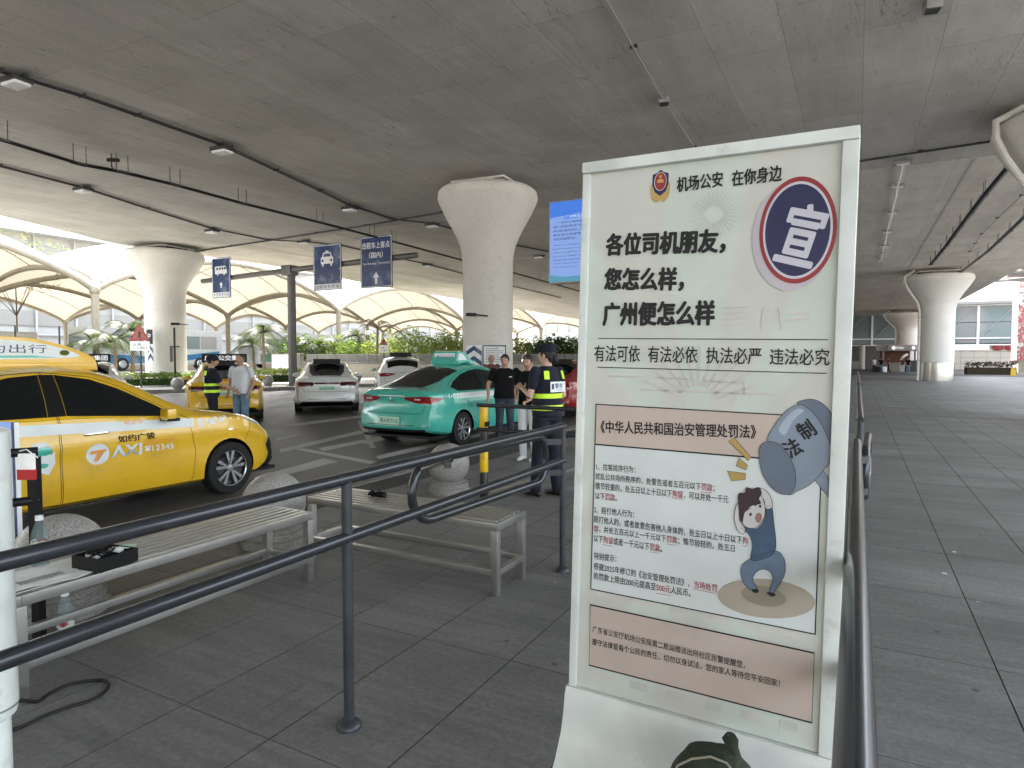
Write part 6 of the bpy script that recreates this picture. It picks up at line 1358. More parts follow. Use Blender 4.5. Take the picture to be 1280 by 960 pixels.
# boxes
TL, TR_, BL_, BR_ = bl(745.5,505.3), bl(1029,521.5), bl(738.8,736), bl(1019,792.5); HL, HR = bl(744,555.3), bl(1027.5,579)
flat([HL, HR, BR_, BL_], 'pp_box', 1); flat([TL, TR_, HR, HL], 'pp_pink', 2)
stroke([TL, TR_, BR_, BL_], .0042, 'print_black', 3, closed=True); stroke([HL, HR], .0042, 'print_black', 3)
q = [bl(738.2,755.7), bl(1018,816), bl(1014.8,903), bl(736.6,831)]; flat(q, 'pp_pink', 2); stroke(q, .0042, 'print_black', 3, closed=True)
bt('《中华人民共和国治安管理处罚法》', (751,541), (945.5,548.5), 15.5, .025, lvl=4)
def bD(s, a, b, hp, marks=None): bt(s, (730+a[0]/4.8, 560+a[1]/4.8), (730+b[0]/4.8, 560+b[1]/4.8), hp, .006, 4, 'print_black', marks, 'print_red' if marks else None)
def find(s, *w):
    out = []
    for x in w:
        i = s.find(x)
        while i >= 0: out.append((i, i+len(x))); i = s.find(x, i+1)
    return out
for s, a, b, hp, red in (('1、拉客扰序行为：', (75,130), (310,150), 8.4, ()), ('扰乱公共场所秩序的，处警告或者五百元以下罚款；', (70,190), (785,264), 9, ('罚款',)),
      ('情节较重的，处五日以上十日以下拘留，可以并处一千元', (70,247), (868,332), 9, ('拘留',)), ('以下罚款。', (70,305), (200,318), 8.5, ('罚款',)),
      ('2、殴打他人行为：', (62,388), (302,418), 8.6, ()), ('殴打他人的，或者故意伤害他人身体的，处五日以上十日以下拘', (62,446), (985,580), 9, ('拘',)),
      ('留，并处五百元以上一千元以下罚款；情节较轻的，处五日', (62,503), (905,628), 9, ('留', '罚款')), ('以下拘留或者一千元以下罚款。', (60,560), (470,625), 9, ('拘留', '罚款')),
      ('特别提示：', (62,665), (196,685), 8.6, ()), ('根据2025年修订的《治安管理处罚法》，当场处罚', (60,727), (798,865), 9, ('当场处罚',)), ('的罚款上限由200元提高至500元人民币。', (60,786), (640,893), 9, ('500元',))):
    mk = find(s, *red) if red else None; bD(s, a, b, hp, mk)
for a, b in (((703,258),(770,265)), ((533,298),(597,304)), ((128,303),(185,310)), ((116,575),(172,583)), ((495,570),(556,580)), ((395,618),(455,627)), ((655,840),(795,868)), ((432,866),(520,880)), ((948,580),(982,586)), ((62,504),(90,508))):
    stroke([bl(730+a[0]/4.8, 560+a[1]/4.8+.8), bl(730+b[0]/4.8, 560+b[1]/4.8+.8)], .0012, 'print_red', 4)
def bE(s, a, b, hp): bt(s, (690+a[0]/3.0476, 740+a[1]/3.0476), (690+b[0]/3.0476, 740+b[1]/3.0476), hp, .006, 4)
bE('广东省公安厅机场公安局第二航站楼派出所社区民警提醒您，', (155,152), (735,292), 8.5); bE('遵守法律是每个公民的责任，切勿以身试法，您的家人等待您平安回家！', (153,200), (868,362), 8.5)
# cartoon: hammer
flat(cF([(-0+60+195*math.cos(a)+190, 825+78*math.sin(a)+.22*195*math.cos(a)*.35) for a in [2*math.pi*i/40 for i in range(40)]]), 'pp_tan', 5)
flat(cF([(240+90*math.cos(a), 815+40*math.sin(a)+.15*90*math.cos(a)) for a in [2*math.pi*i/30 for i in range(30)]]), 'pp_tan2', 6)
shape([(440,345),(478,312),(515,372),(516,445)], 'pp_ham1', 6, sm=False)
shape([(375,50),(400,32),(440,30),(480,50),(515,95),(526,150),(526,200),(514,240),(470,210),(420,110)], 'pp_ham2', 6)
shape([(252,200),(285,130),(330,75),(375,52),(410,60),(455,105),(490,170),(514,235),(508,270),(480,310),(430,365),(375,395),(330,405),(280,300)], 'pp_ham1', 8)
flat(smoothc(cF([(300,150),(330,100),(372,68),(400,75),(360,110),(325,170)])), 'pp_gloss', 10)
shape([(222,232),(240,202),(270,198),(310,215),(345,262),(364,315),(366,370),(345,405),(305,405),(262,370),(230,310)], 'pp_ham2', 10)
bt('法', (880+350/3.2, 490+270/3.2), (880+405/3.2, 490+238/3.2), 23, .03, lvl=12); bt('制', (880+404/3.2, 490+198/3.2), (880+460/3.2, 490+166/3.2), 23, .03, lvl=12)
shape([(98,195),(122,182),(190,262),(178,275)], 'pp_gold', 6, sm=False); shape([(140,262),(175,292),(170,312),(130,295)], 'pp_gold', 6, sm=False); shape([(93,315),(168,325),(166,350),(112,355)], 'pp_gold', 6, sm=False)
# cartoon: man ducking
shape([(188,665),(285,635),(318,660),(326,700),(318,740),(280,800),(262,800),(276,745),(262,715),(232,708),(206,722),(196,750),(215,786),(200,796),(165,770),(150,735),(152,695)], 'pp_pants', 8)
shape([(190,790),(212,786),(220,796),(205,802)], 'print_black', 10, 0); shape([(252,800),(275,800),(288,810),(270,816)], 'print_black', 10, 0)
shape([(152,545),(175,540),(215,545),(245,505),(250,462),(272,458),(280,520),(288,590),(282,640),(240,665),(190,670),(195,610),(180,568)], 'pp_shirt', 9)
shape([(150,440),(132,450),(122,500),(135,550),(158,568),(165,545),(145,515),(142,480),(155,455)], 'pp_skin', 10); shape([(205,385),(245,390),(270,425),(273,460),(248,465),(240,430),(212,405)], 'pp_skin', 10)
shape([(150,470),(165,420),(215,405),(238,430),(246,480),(230,520),(200,543),(165,535),(150,505)], 'pp_skin', 12)
shape([(145,500),(138,440),(140,405),(165,400),(170,380),(195,385),(222,380),(232,405),(222,425),(228,445),(190,455),(165,480),(155,520)], 'pp_hair', 14, 0)
shape([(208,500),(218,484),(230,490),(228,510),(216,520)], 'pp_lip', 14); shape([(182,487),(188,481),(193,488),(187,495)], 'print_black', 14, 0); shape([(220,455),(226,449),(231,455),(226,462)], 'print_black', 14, 0)
stroke(cF([(170,475),(178,466),(188,462)]), .0022, 'print_black', 15); stroke(cF([(205,455),(214,446),(224,440)]), .0022, 'print_black', 15)
# green bundle at the foot of the board
bx, by = pxd(903, 1.44).xy; bp_ = Vector((bx, by, .645)); t = wthing('canvas_bag', 'dark green canvas bag with a rope and rolled top standing on the board foot', 'bag', (bx, by, .14))
mb = MB(); mb.ball(bp_+Vector((0, 0, -.25)), 1., (.135, .10, .26), 56, 44)
for v in mb.bm.verts:
    q = v.co-bp_; v.co += Vector((q.x, q.y, 0)).normalized()*(.020*noise.noise(Vector((v.co.x*16, v.co.y*16, v.co.z*7)))+.010*noise.noise(v.co*38)) if abs(q.x)+abs(q.y) > 1e-4 else Vector((0, 0, 0))
mb.build('body', 'bag_green', t, ang=70)
MB().tube([bp_+Vector((.040, .0, -.035)), bp_+Vector((.036, .003, -.015)), bp_+Vector((.033, .008, .008)), bp_+Vector((.028, .01, .024)), bp_+Vector((.030, .01, .034))], .02, 9, rr=[(.030,.02), (.020,.018), (.014,.011), (.019,.010), (.012,.013)]).build('rolled_top', 'bag_green', t)
MB().tube([bp_+Vector(v) for v in ((-.085,-.05,-.06),(-.075,-.06,-.03),(-.045,-.055,-.008),(-.005,-.045,.004),(.03,-.045,.0),(.07,-.06,-.03),(.10,-.06,-.08))], .0028, 6).build('rope', 'rope', t)
# ================================================================ LEFT FOREGROUND
p = atz(9, 905, .40); 
wx, wy = -1.66, 1.16
t = wthing('white_post', 'white round plastic post cut off by the left picture edge', 'post', (wx, wy, 0)); rw = .055
def wpx(px, z, d):     # point on the view ray of a column at given ground depth
    r = ray(px, 480); r = Vector((r.x, r.y, 0)); f = Vector((FW.x, FW.y, 0)).normalized(); r = r/r.dot(f); return Vector((r.x*d, r.y*d, z))
D_ = 2.15; pc = wpx(2, 0, D_)-RT*.085; ztop = 1.55-D_*(540-444)/802; zbt = 1.55-D_*(905-444)/802
MB().lathe([(.0, zbt-.012), (.06, zbt-.012), (.078, zbt), (.085, zbt+.03), (.085, ztop), (.07, ztop+.01), (0, ztop+.01)], (pc.x, pc.y, 0), 40).build('shell', 'white_paint', t)
MB().lathe([(.062, .02), (.062, zbt-.012)], (pc.x, pc.y, 0), 30).build('stem', 'white_paint', t); MB().lathe([(.09, 0), (.09, .018), (.065, .03)], (pc.x, pc.y, 0), 30).build('base_plate', 'white_paint', t)
MB().lathe([(.0855, zbt+.028), (.0865, zbt+.032), (.0855, zbt+.036)], (pc.x, pc.y, 0), 40, cap=False).build('seam_ring', 'galv_steel', t)
# white blue-edged board behind it
D2 = 4.2; a = wpx(-110, 0, 4.6); b = wpx(22, 0, D2)
t = wthing('info_board', 'white board with blue edges standing at the left picture edge', 'board', (b.x, b.y, 0))
zt = 1.55-D2*(528-444)/802; u = (b-a).normalized(); n_ = Vector((u.y, -u.x, 0)); 
def bd(s0, s1, z0, z1, th, off, m, nm):
    A = b-u*s1+n_*off; B = b-u*s0+n_*off; MB().prism([A+Vector((0,0,z0)), B+Vector((0,0,z0)), B+Vector((0,0,z1)), A+Vector((0,0,z1))], n_*th).build(nm, m, t, smooth=False)
bd(0, .8, .06, zt, .03, 0, 'sign_white', 'panel'); bd(0, .022, .06, zt, .004, .031, 'sign_blue', 'edge_strip'); bd(.0225, .8, zt-.05, zt, .004, .031, 'screen_pale', 'header_strip')
bd(-.002, .04, 0, .06, .12, -.04, 'dark_steel', 'foot')
# short railing behind the post with papers tied to it
D3 = 3.45; c = wpx(39, 0, D3); q0 = wpx(-40, 0, 3.3)
t = wthing('railing_end', 'short black railing end with two arms beside the white board', 'railing', (c.x, c.y, 0))
for py in (565, 627):
    z = 1.55-D3*(py-444)/802; MB().tube([q0+Vector((0, 0, z)), c+Vector((0, 0, z))+(c-q0).normalized()*.02], .024, 12).build('rail', 'black_plastic', t)
MB().box(c+Vector((0, 0, (1.55-D3*(572-444)/802)/2)), (.046, .046, 1.55-D3*(572-444)/802), rz=.4).build('post', 'black_plastic', t, smooth=False)
t = wthing('paper_tag', 'white and red card tied to the black railing end', 'tag', c+Vector((0, 0, 1.0)))
zc = 1.55-(D3-.06)*(578-444)/802; e = c-Vector((FW.x, FW.y, 0))*.05
MB().box(e+Vector((0, 0, zc-.0)), (.085, .012, .085), rz=YAW).build('white_card', 'paper', t, smooth=False); MB().box(e+Vector((0, 0, zc-.07))+RT*-.002, (.092, .02, .055), rz=YAW).build('red_card', 'red_plastic', t, smooth=False)
MB().tube([e+RT*-.06+Vector((0,0,zc+.05)), e+RT*-.0+Vector((0,0,zc+.065)), e+RT*.06+Vector((0,0,zc+.02))], .003, 5).build('string', 'paper', t)
# bottles
def bottle(p, label, s=1.):
    t = wthing('water_bottle', label, 'bottle', p, 'clear plastic water bottles')
    MB().lathe([(.0, .004), (.026*s, .0), (.032*s, .008), (.032*s, .045), (.029*s, .05), (.032*s, .055), (.032*s, .125*s), (.029*s, .15*s), (.016*s, .185*s), (.013*s, .19*s), (.013*s, .20*s)], p, 24, cap=False).build('body', 'clear_plastic', t)
    MB().lathe([(.015*s, .198*s), (.015*s, .218*s), (.0, .219*s)], p, 16).build('cap', 'sign_white', t)
    MB().lathe([(.0325*s, .065*s), (.0325*s, .115*s)], p, 24, cap=False).build('label_wrap', 'clear_label', t)
m = mat('clear_label', (.50,.60,.55), .4, dirt=(.35,.04,.05), dscale=20, dthr=(.5,.55))
bz = .4785
pb = atz(51, 708, bz); bottle(pb, 'clear water bottle standing on the left bench behind the papers', 1.2)
bottle(atz(83, 802, 0), 'clear water bottle standing on the ground under the left bench', 1.28)
# papers on the bench
t = wthing('paper_stack', 'loose printed papers on the left bench in front of the bottle', 'papers', atz(60, 725, bz))
for k, (q, dz) in enumerate((([(14,718),(70,703),(118,714),(96,723),(18,738)], .001), ([(16,716),(92,696),(104,704),(97,712),(22,735)], .004), ([(12,722),(60,708),(95,716),(16,741)], .007))):
    P = [atz(x, y, bz+dz) for x, y in q]; mb = MB(); mb.prism(P, (0, 0, .0015)); mb.build('sheet', 'paper', t, smooth=False)
Fp = frame(atz(24, 733, bz+.0095), atz(90, 716, bz)-atz(20, 735, bz), (0, 0, 1))
mb = MB()
for i in range(7): mb.box((.0, 0, 0), (.20-.02*(i % 3), .0025, .0004)); 
rnd = random.Random(3); mb.bm.free(); mb = MB()
for i in range(6):
    x = .01
    while x < .19:
        w_ = rnd.uniform(.008, .03); mb.box((x+w_/2, .012+i*.011, 0), (w_*.85, .0035, .0003)); x += w_
bmesh.ops.transform(mb.bm, matrix=Fp, verts=mb.bm.verts); tag(mb.build('printed_lines', 'print_black', t, smooth=False), kind='stuff')
# black tray with cables
A, B, C_ = atz(84, 690, bz), atz(126, 717, bz), atz(173, 701, bz)
u = (C_-B).normalized(); v = Vector((-u.y, u.x, 0)); v = v if v.dot(A-B) > 0 else -v; Lw, Ld = (C_-B).length, .20; hh = .07
t = wthing('black_tray', 'open black divided tray holding cables on the left bench', 'tray', (B+C_)/2)
def tb(s0, s1, d0, d1, z0, z1, m='black_plastic', nm='side_wall'):
    P = [B+u*a_+v*b_ for a_, b_ in ((s0,d0),(s1,d0),(s1,d1),(s0,d1))]; MB().prism([p_+Vector((0,0,z0)) for p_ in P], (0,0,z1-z0)).build(nm, m, t, smooth=False)
tb(0, Lw, 0, Ld, .001, .005, nm='bottom'); tb(0, Lw, 0, .004, .005, hh); tb(0, Lw, Ld-.004, Ld, .005, hh); tb(0, .004, .004, Ld-.004, .005, hh); tb(Lw-.004, Lw, .004, Ld-.004, .005, hh); tb(Lw*.52, Lw*.52+.004, .004, Ld-.004, .005, hh, nm='divider')
t2 = wthing('cable_bundle', 'tangled black charging cables in the left half of the black tray', 'cables', B+u*.06+v*.07)
rnd = random.Random(5)
for k in range(9):
    pts = [B+u*(.02+rnd.random()*Lw*.45)+v*(.02+rnd.random()*.11)+Vector((0, 0, .05+rnd.random()*.05)) for _ in range(6)]; pts = smoothc([tuple(p_) for p_ in pts], 5, False); MB().tube(pts, .0028, 6).build('cable', 'black_plastic', t2)
for k in range(2):
    q = B+u*(.03+.03*k)+v*.12; MB().tube(smoothc([tuple(q+Vector(x)) for x in ((0,0,.02),(-.02,0,.10),(.01,.0,.13),(.03,0,.10),(.02,0,.03))], 5, False), .002, 6).build('cable', 'black_plastic', t2)
t2 = wthing('charger_block', 'white charger and green note lying in the black tray', 'charger', B+u*.13+v*.07)
raise_ = Vector((0, 0, .034))
MB().box(B+u*.15+v*.10+raise_+Vector((0,0,.028)), (.07, .06, .02), rz=.5, bev=.003).build('charger', 'paper', t2); MB().box(B+u*.22+v*.09+raise_+Vector((0,0,.030)), (.08, .07, .004), rz=.9).build('note', 'plate_green', t2, smooth=False); MB().box(B+u*.06+v*.11+raise_+Vector((0,0,.026)), (.07, .06, .02), rz=.2).build('charger', 'paper', t2, smooth=False)
# cable on the ground
t = tag(MB().tube(smoothc([tuple(atz(x, y, .006)) for x, y in ((-40,888),(8,874),(45,877),(60,868),(85,856),(112,851),(128,850),(136,856),(128,867),(112,876),(85,884),(55,895),(20,911),(-40,925))], 6, False), .0075, 8).build('power_cable', 'black_plastic'), 'black power cable looping over the paving at the lower left', 'cable')
# black glove on bench two
t = wthing('dark_glove', 'crumpled dark glove lying on the crosswise bench', 'glove', atz(470, 620, .478)); gp = atz(469, 620, .478)
mb = MB(); rnd = random.Random(2); mb.ball(gp+Vector((0,0,.014)), .045, (1.2, .9, .35), 16, 8)
for k in range(4): mb.tube([gp+Vector((.01*k, .0, .014)), gp+Vector((-.05-.01*k, -.02+.025*k, .012+.008*(k % 2)))], .01, 7)
mb.tube([gp+Vector((.03,0,.015)), gp+Vector((.075,.01,.012))], .024, 8)
for v_ in mb.bm.verts: v_.co += Vector((0, 0, 1))*.008*noise.noise(v_.co*40)
mb.build('body', 'black_cloth', t)
mb = MB(); mb.tube([gp+Vector((.074,.01,.012)), gp+Vector((.088,.012,.012))], .026, 8); mb.build('cuff', 'black_plastic', t)
# litter on the paving
lt = [(1193,690,'pale dried gum spot on the paving at the right'),(1181,717,'small white paper scrap on the paving right of the railing'),(1172,541,'tiny white scrap far along the right paving'),(612,686,'small dark fallen leaf between bench and railing post')]
for x, y, l in lt:
    p = atz(x, y, .002); mb = MB(); mb.prism([p+Vector((.02*math.cos(a)*random.uniform(.6,1.2), .02*math.sin(a)*random.uniform(.6,1.2), 0)) for a in [i*1.05 for i in range(6)]], (0,0,.002)); tag(mb.build('litter', 'paper' if 'white' in l or 'pale' in l else 'bark', smooth=False), l, 'litter')
# ================================================================ PEOPLE
def V3(*a): return Vector(a)
def remesh(o, vox, sm=6):
    m = o.modifiers.new('remesh', 'REMESH'); m.mode = 'VOXEL'; m.voxel_size = vox; m.use_smooth_shade = True
    if sm: s = o.modifiers.new('smooth', 'CORRECTIVE_SMOOTH') if False else o.modifiers.new('smooth', 'SMOOTH'); s.iterations = sm; s.factor = .5
def limb(mb, pts, rr, n=14):
    P = [Vector(p) for p in pts]; Q = []; Rr = []
    for i in range(len(P)-1):
        for k in range(5):
            u = k/5; Q.append(P[i].lerp(P[i+1], u)); u2 = u*u*(3-2*u); Rr.append(tuple(rr[i][j]+(rr[i+1][j]-rr[i][j])*u2 for j in (0, 1)))
    Q.append(P[-1]); Rr.append(tuple(rr[-1])); mb.tube(Q, .1, n, rr=Rr); mb.ball(Q[0], max(Rr[0])*.97, u=12, v=8); mb.ball(Q[-1], max(Rr[-1])*.97, u=12, v=8)
def torso(mb, secs, n=24):      # (centre x, y, z, half width, half depth)
    rings = []
    for (x, y, z, a, b) in secs: rings.append([mb.bm.verts.new((x+a*math.copysign(abs(math.cos(t))**.85, math.cos(t)), y+b*math.copysign(abs(math.sin(t))**.9, math.sin(t)), z)) for t in [2*math.pi*k/n for k in range(n)]])
    for A, B in zip(rings, rings[1:]):
        for k in range(n): mb.bm.faces.new((A[k], A[(k+1) % n], B[(k+1) % n], B[k]))
    mb.bm.faces.new(rings[0][::-1]); mb.bm.faces.new(rings[-1])
def hand(mb, wrist, dirv, side, s=1., curl=.5, palm=None):
    """palm with five separate, unequal, slightly curled fingers"""
    d = Vector(dirv).normalized(); nrm = Vector(palm if palm else (side, 0, 0)); nrm = (nrm-d*nrm.dot(d)).normalized(); w_ = d.cross(nrm).normalized()
    c = Vector(wrist); mb.tube([c, c+d*.035*s, c+d*.085*s], .03, 10, rr=[(.026*s, .019*s), (.036*s, .017*s), (.038*s, .014*s)])
    for k, (off, ln) in enumerate(((-.028, .066), (-.010, .076), (.009, .071), (.027, .056))):
        b = c+d*.082*s+w_*off*s; e = b; P = [b]; a = 0
        for j in range(3):
            a += curl*(.30+.12*j+.05*k); e = e+(d*math.cos(a)-nrm*math.sin(a))*ln*s*(.42, .33, .25)[j]; P.append(e)
        mb.tube(P, .008, 8, rr=[.0092*s, .0088*s, .008*s, .0062*s])
    b = c+d*.025*s-w_*.026*s; mb.tube([b, b+(d*.55-w_*.8-nrm*.2).normalized()*.036*s, b+(d*.85-w_*.75-nrm*.35).normalized()*.066*s], .01, 8, rr=[.013*s, .0105*s, .008*s])
def person(label, p, rz, H=1.72, pose=None, top='black_cloth', top2=None, leg='dark_jeans', shoe='shoe_black', skin='skin', hair='short', cap=None, vest=None, near=False, belly=0., sleeve=.55, group='people at the taxi rank', shorts=False, male=True, extra=None, wide=1.):
    k = H/1.72; P = dict(hipL=(-.09,0,.90), hipR=(.09,0,.90), kneeL=(-.10,.03,.49), kneeR=(.10,.03,.49), ankL=(-.11,-.02,.09), ankR=(.11,-.02,.09), shL=(-.185,0,1.405), shR=(.185,0,1.405),
        elL=(-.25,-.04,1.13), elR=(.25,-.04,1.13), wrL=(-.25,.05,.89), wrR=(.25,.05,.89), footL=0., footR=0., head=(0,.025,1.60), turn=0., nod=0., palmL=None, palmR=None)
    if wide != 1.:
        for a in ('shL','shR','elL','elR','wrL','wrR'): P[a] = (P[a][0]*(1+(wide-1)*.8), P[a][1], P[a][2])
    if pose: P.update(pose)
    J = {a: (Vector(v)*k if isinstance(v, tuple) else v) for a, v in P.items()}
    t = thing('person', label, 'person', p, rz, group); vx = .010 if near else .014; sh = 1. if male else .90
    # --- body: one continuous skin surface (torso, limbs, neck, head, hands)
    mb = MB()
    torso(mb, [(0,.0,.93*k,.12*k,.08*k),(0,0,.97*k,.135*k,.09*k),(0,.01,1.08*k,.125*k,.09*k),(0,.0,1.28*k,.145*k,.10*k),(0,-.01,1.40*k,.135*k,.085*k),(0,-.01,1.455*k,.07*k,.06*k)])
    for s, q in (('L', -1), ('R', 1)):
        limb(mb, [J['sh'+s], J['el'+s], J['wr'+s]], [(.050*k*sh,)*2, (.040*k*sh,)*2, (.026*k*sh,)*2]); limb(mb, [J['hip'+s], J['knee'+s], J['ank'+s]], [(.070*k,)*2, (.052*k,)*2, (.034*k,)*2])
        hand(mb, J['wr'+s], (J['wr'+s]-J['el'+s]), -q, s=1.0*k, palm=P['palm'+s])
    hc = J['head']; nb = Vector((0, -.01, 1.43))*k
    mb.tube([nb, nb.lerp(hc, .5), hc+Vector((0,-.015,-.03))], .055, 14, rr=[.060*k*sh, .054*k*sh, .052*k*sh])
    # head shaped by moving sphere vertices: crown, jaw, brow, nose, ears
    hm = bmesh.new(); bmesh.ops.create_uvsphere(hm, u_segments=28, v_segments=20, radius=1.)
    for v in hm.verts:
        x, y, z = v.co; fx = .076*(1-.22*max(0, -z)**1.5); fy = .098*(1-.10*max(0, -z)); X = x*fx; Y = y*fy; Z = z*.118
        if y > 0 and z < -.15: Y += .010*y*(1-abs(z+.75))                       # jaw and chin forward
        if y > .5: 
            Y += .022*math.exp(-((x/.17)**2+((z+.10)/.20)**2))                  # nose
            Y -= .008*(math.exp(-(((x-.36)/.2)**2+((z-.10)/.12)**2))+math.exp(-(((x+.36)/.2)**2+((z-.10)/.12)**2)))   # eye sockets
            Y += .006*math.exp(-((x/.3)**2+((z+.47)/.10)**2))                   # lips
        v.co = (X, Y, Z)
    for q in (-1, 1):
        r = bmesh.ops.create_uvsphere(hm, u_segments=8, v_segments=6, radius=1.); bmesh.ops.transform(hm, matrix=Matrix.Translation((q*.077, -.005, -.005)) @ Matrix.Diagonal((.010, .020, .032, 1)), verts=r['verts'])
    HR_ = Matrix.Translation(hc) @ Matrix.Rotation(P['turn'], 4, 'Z') @ Matrix.Rotation(-P['nod'], 4, 'X') @ Matrix.Scale(k*(1 if male else .96), 4)
    bmesh.ops.transform(hm, matrix=HR_, verts=hm.verts); me = bpy.data.meshes.new('x'); hm.to_mesh(me); hm.free(); mb.bm.from_mesh(me); bpy.data.meshes.remove(me)
    b = mb.build('body', skin, t); remesh(b, .0065 if near else .010, 2)
    # eyes, brows and mouth
    fm = MB()
    for q in (-1, 1): fm.ball((q*.030, .0885, .012), .0075, (1.3, .5, .7), 8, 6); fm.box((q*.031, .0925, .030), (.026, .006, .004), rz=-q*.25)
    fm.box((0, .101, -.056), (.034, .005, .004)); bmesh.ops.transform(fm.bm, matrix=HR_, verts=fm.bm.verts); fm.build('face_detail', 'hair', t)
    # --- hair
    hb = MB(); 
    if hair == 'bald': hb.ball((0, -.035, -.005), .083, (.95, .85, .9), 18, 12)
    else:
        hb.ball((0, -.012, .022), .101, (.84, 1.02, 1.0), 24, 16)
        for v in list(hb.bm.verts):
            if v.co.y > .045 and v.co.z < .058: v.co.y = .045; v.co.z = max(v.co.z, .03)
            if v.co.z < -.045: v.co.z = -.045
            v.co += v.co.normalized()*.004*noise.noise(v.co*60)
        if hair == 'bun': hb.ball((0, -.115, -.045), .048, (1.1, .9, 1.), 16, 10); hb.ball((0, -.07, -.03), .07, (.95, .8, .9), 16, 10)
    bmesh.ops.transform(hb.bm, matrix=HR_, verts=hb.bm.verts); hb.build('hair', 'hair', t)
    if cap:
        cb = MB(); 
        if cap == 'peaked':
            cb.lathe([(.101, .030), (.104, .036), (.104, .074), (.106, .078)], (0, -.008, 0), 28, cap=False); cb.lathe([(.106, .076), (.118, .098), (.122, .112), (.114, .124), (.0, .130)], (0, -.008, 0), 28, cap=False)
            n = 12; A = [cb.bm.verts.new((.098*math.sin(a), .092*math.cos(a)+.0, .040)) for a in [(-1.15+2.3*i/n) for i in range(n+1)]]; B = [cb.bm.verts.new((.100*math.sin(a), .092*math.cos(a)+.052*math.cos(a*1.25), .022)) for a in [(-1.15+2.3*i/n) for i in range(n+1)]]
            for i in range(n): cb.bm.faces.new((A[i], A[i+1], B[i+1], B[i]))
        else:
            cb.ball((0, -.008, .055), .112, (.93, 1.04, .72), 24, 14); cb.box((0, .10, .03), (.13, .09, .012), rot=Matrix.Rotation(-.2, 3, 'X'), bev=.005)
        bmesh.ops.transform(cb.bm, matrix=HR_, verts=cb.bm.verts); cb.build('cap', 'navy_cloth', t)
    # --- trousers
    mb = MB(); torso(mb, [(0,0,.86*k,.150*k,.115*k),(0,0,.93*k,.165*k,.122*k),(0,0,1.0*k,.155*k,.115*k),(0,0,1.03*k,.148*k,.108*k)])
    for s in 'LR':
        if shorts: limb(mb, [J['hip'+s], J['knee'+s]], [(.100*k,)*2, (.082*k,)*2])
        else: limb(mb, [J['hip'+s], J['knee'+s], J['ank'+s]+Vector((0,0,.0))], [(.100*k,)*2, (.074*k,)*2, (.062*k,)*2])
    o = mb.build('trousers', leg, t); remesh(o, vx, 5)
    # --- shoes
    for s in 'LR':
        a = J['ank'+s]; q = Matrix.Rotation(P['foot'+s], 3, 'Z'); mb = MB(); F_ = q @ Vector((0, 1, 0))
        mb.tube([a+F_*-.055*k+Vector((0,0,-.045*k)), a+F_*.0+Vector((0,0,-.03*k)), a+F_*.08*k+Vector((0,0,-.052*k)), a+F_*.165*k+Vector((0,0,-.062*k))], .04, 12, rr=[(.034*k,.040*k),(.042*k,.054*k),(.046*k,.034*k),(.036*k,.024*k)]); mb.ball(a+F_*.165*k+Vector((0,0,-.062*k)), .03*k, (1.1,1.,.8), 12, 8); mb.ball(a+F_*-.055*k+Vector((0,0,-.047*k)), .036*k, (.95,.9,1.05), 12, 8)
        o = mb.build('shoe', shoe, t); 
    # --- shirt / jacket
    mb = MB(); e = .012
    WT = [(0,belly*.3,.90*k,.172*k+e,.130*k+e+belly*.5),(0,belly*.5,1.00*k,.162*k+e,.118*k+e+belly),(0,belly*.4,1.12*k,.152*k+e,.112*k+e+belly),(0,.0,1.27*k,.168*k*sh+e,.118*k+e),(0,-.005,1.37*k,.172*k*sh+e,.104*k+e),(0,-.01,1.43*k,.125*k*sh+e,.078*k+e),(0,-.01,1.462*k,.066*k+e,.058*k+e)]; torso(mb, [(a, b_, z, (w_-e)*(1+(wide-1)*(1 if z < 1.4*k else .5))+e, d_) for a, b_, z, w_, d_ in WT])
    for s in 'LR':
        a, b_, c_ = J['sh'+s], J['el'+s], J['wr'+s]; ar = .068*k*sh
        if sleeve <= 1: e_ = a.lerp(b_, sleeve); limb(mb, [a, e_], [(ar,)*2, (ar*.88,)*2])
        else: limb(mb, [a, b_, b_.lerp(c_, sleeve-1)], [(ar,)*2, (.054*k,)*2, (.042*k,)*2])
    o = mb.build('shirt', top, t); remesh(o, vx, 4)
    if vest:
        zs = vest; mb = MB()       # sleeveless vest a little larger than the shirt
        secs = [(0,.0,.955*k,.188*k,.145*k),(0,0,1.02*k,.184*k,.140*k),(0,0,1.12*k,.176*k,.136*k),(0,0,1.27*k,.186*k*sh,.138*k),(0,-.005,1.36*k,.178*k*sh,.124*k),(0,-.01,1.425*k,.132*k*sh,.098*k),(0,-.01,1.455*k,.092*k,.082*k)]
        torso(mb, secs); o = mb.build('vest', 'navy_cloth', t)
        def ring(z, h, m, nm, g=.006):
            def at(zz):
                zs_ = [q[2] for q in secs]; return float(np.interp(zz, zs_, [q[3] for q in secs])), float(np.interp(zz, zs_, [q[4] for q in secs])), float(np.interp(zz, zs_, [q[1] for q in secs]))
            b2 = MB(); r = []
            for zz in (z-h/2, z+h/2):
                a, b_, y = at(zz); r.append([b2.bm.verts.new(((a+g)*math.copysign(abs(math.cos(q))**.85, math.cos(q)), y+(b_+g)*math.copysign(abs(math.sin(q))**.9, math.sin(q)), zz)) for q in [2*math.pi*i/36 for i in range(36)]])
            for i in range(36): b2.bm.faces.new((r[0][i], r[0][(i+1) % 36], r[1][(i+1) % 36], r[1][i]))
            b2.build(nm, m, t)
        ring(1.135*k, .052*k, 'hi_vis', 'reflective_band'); ring(1.005*k, .055*k, 'hi_vis', 'reflective_band')
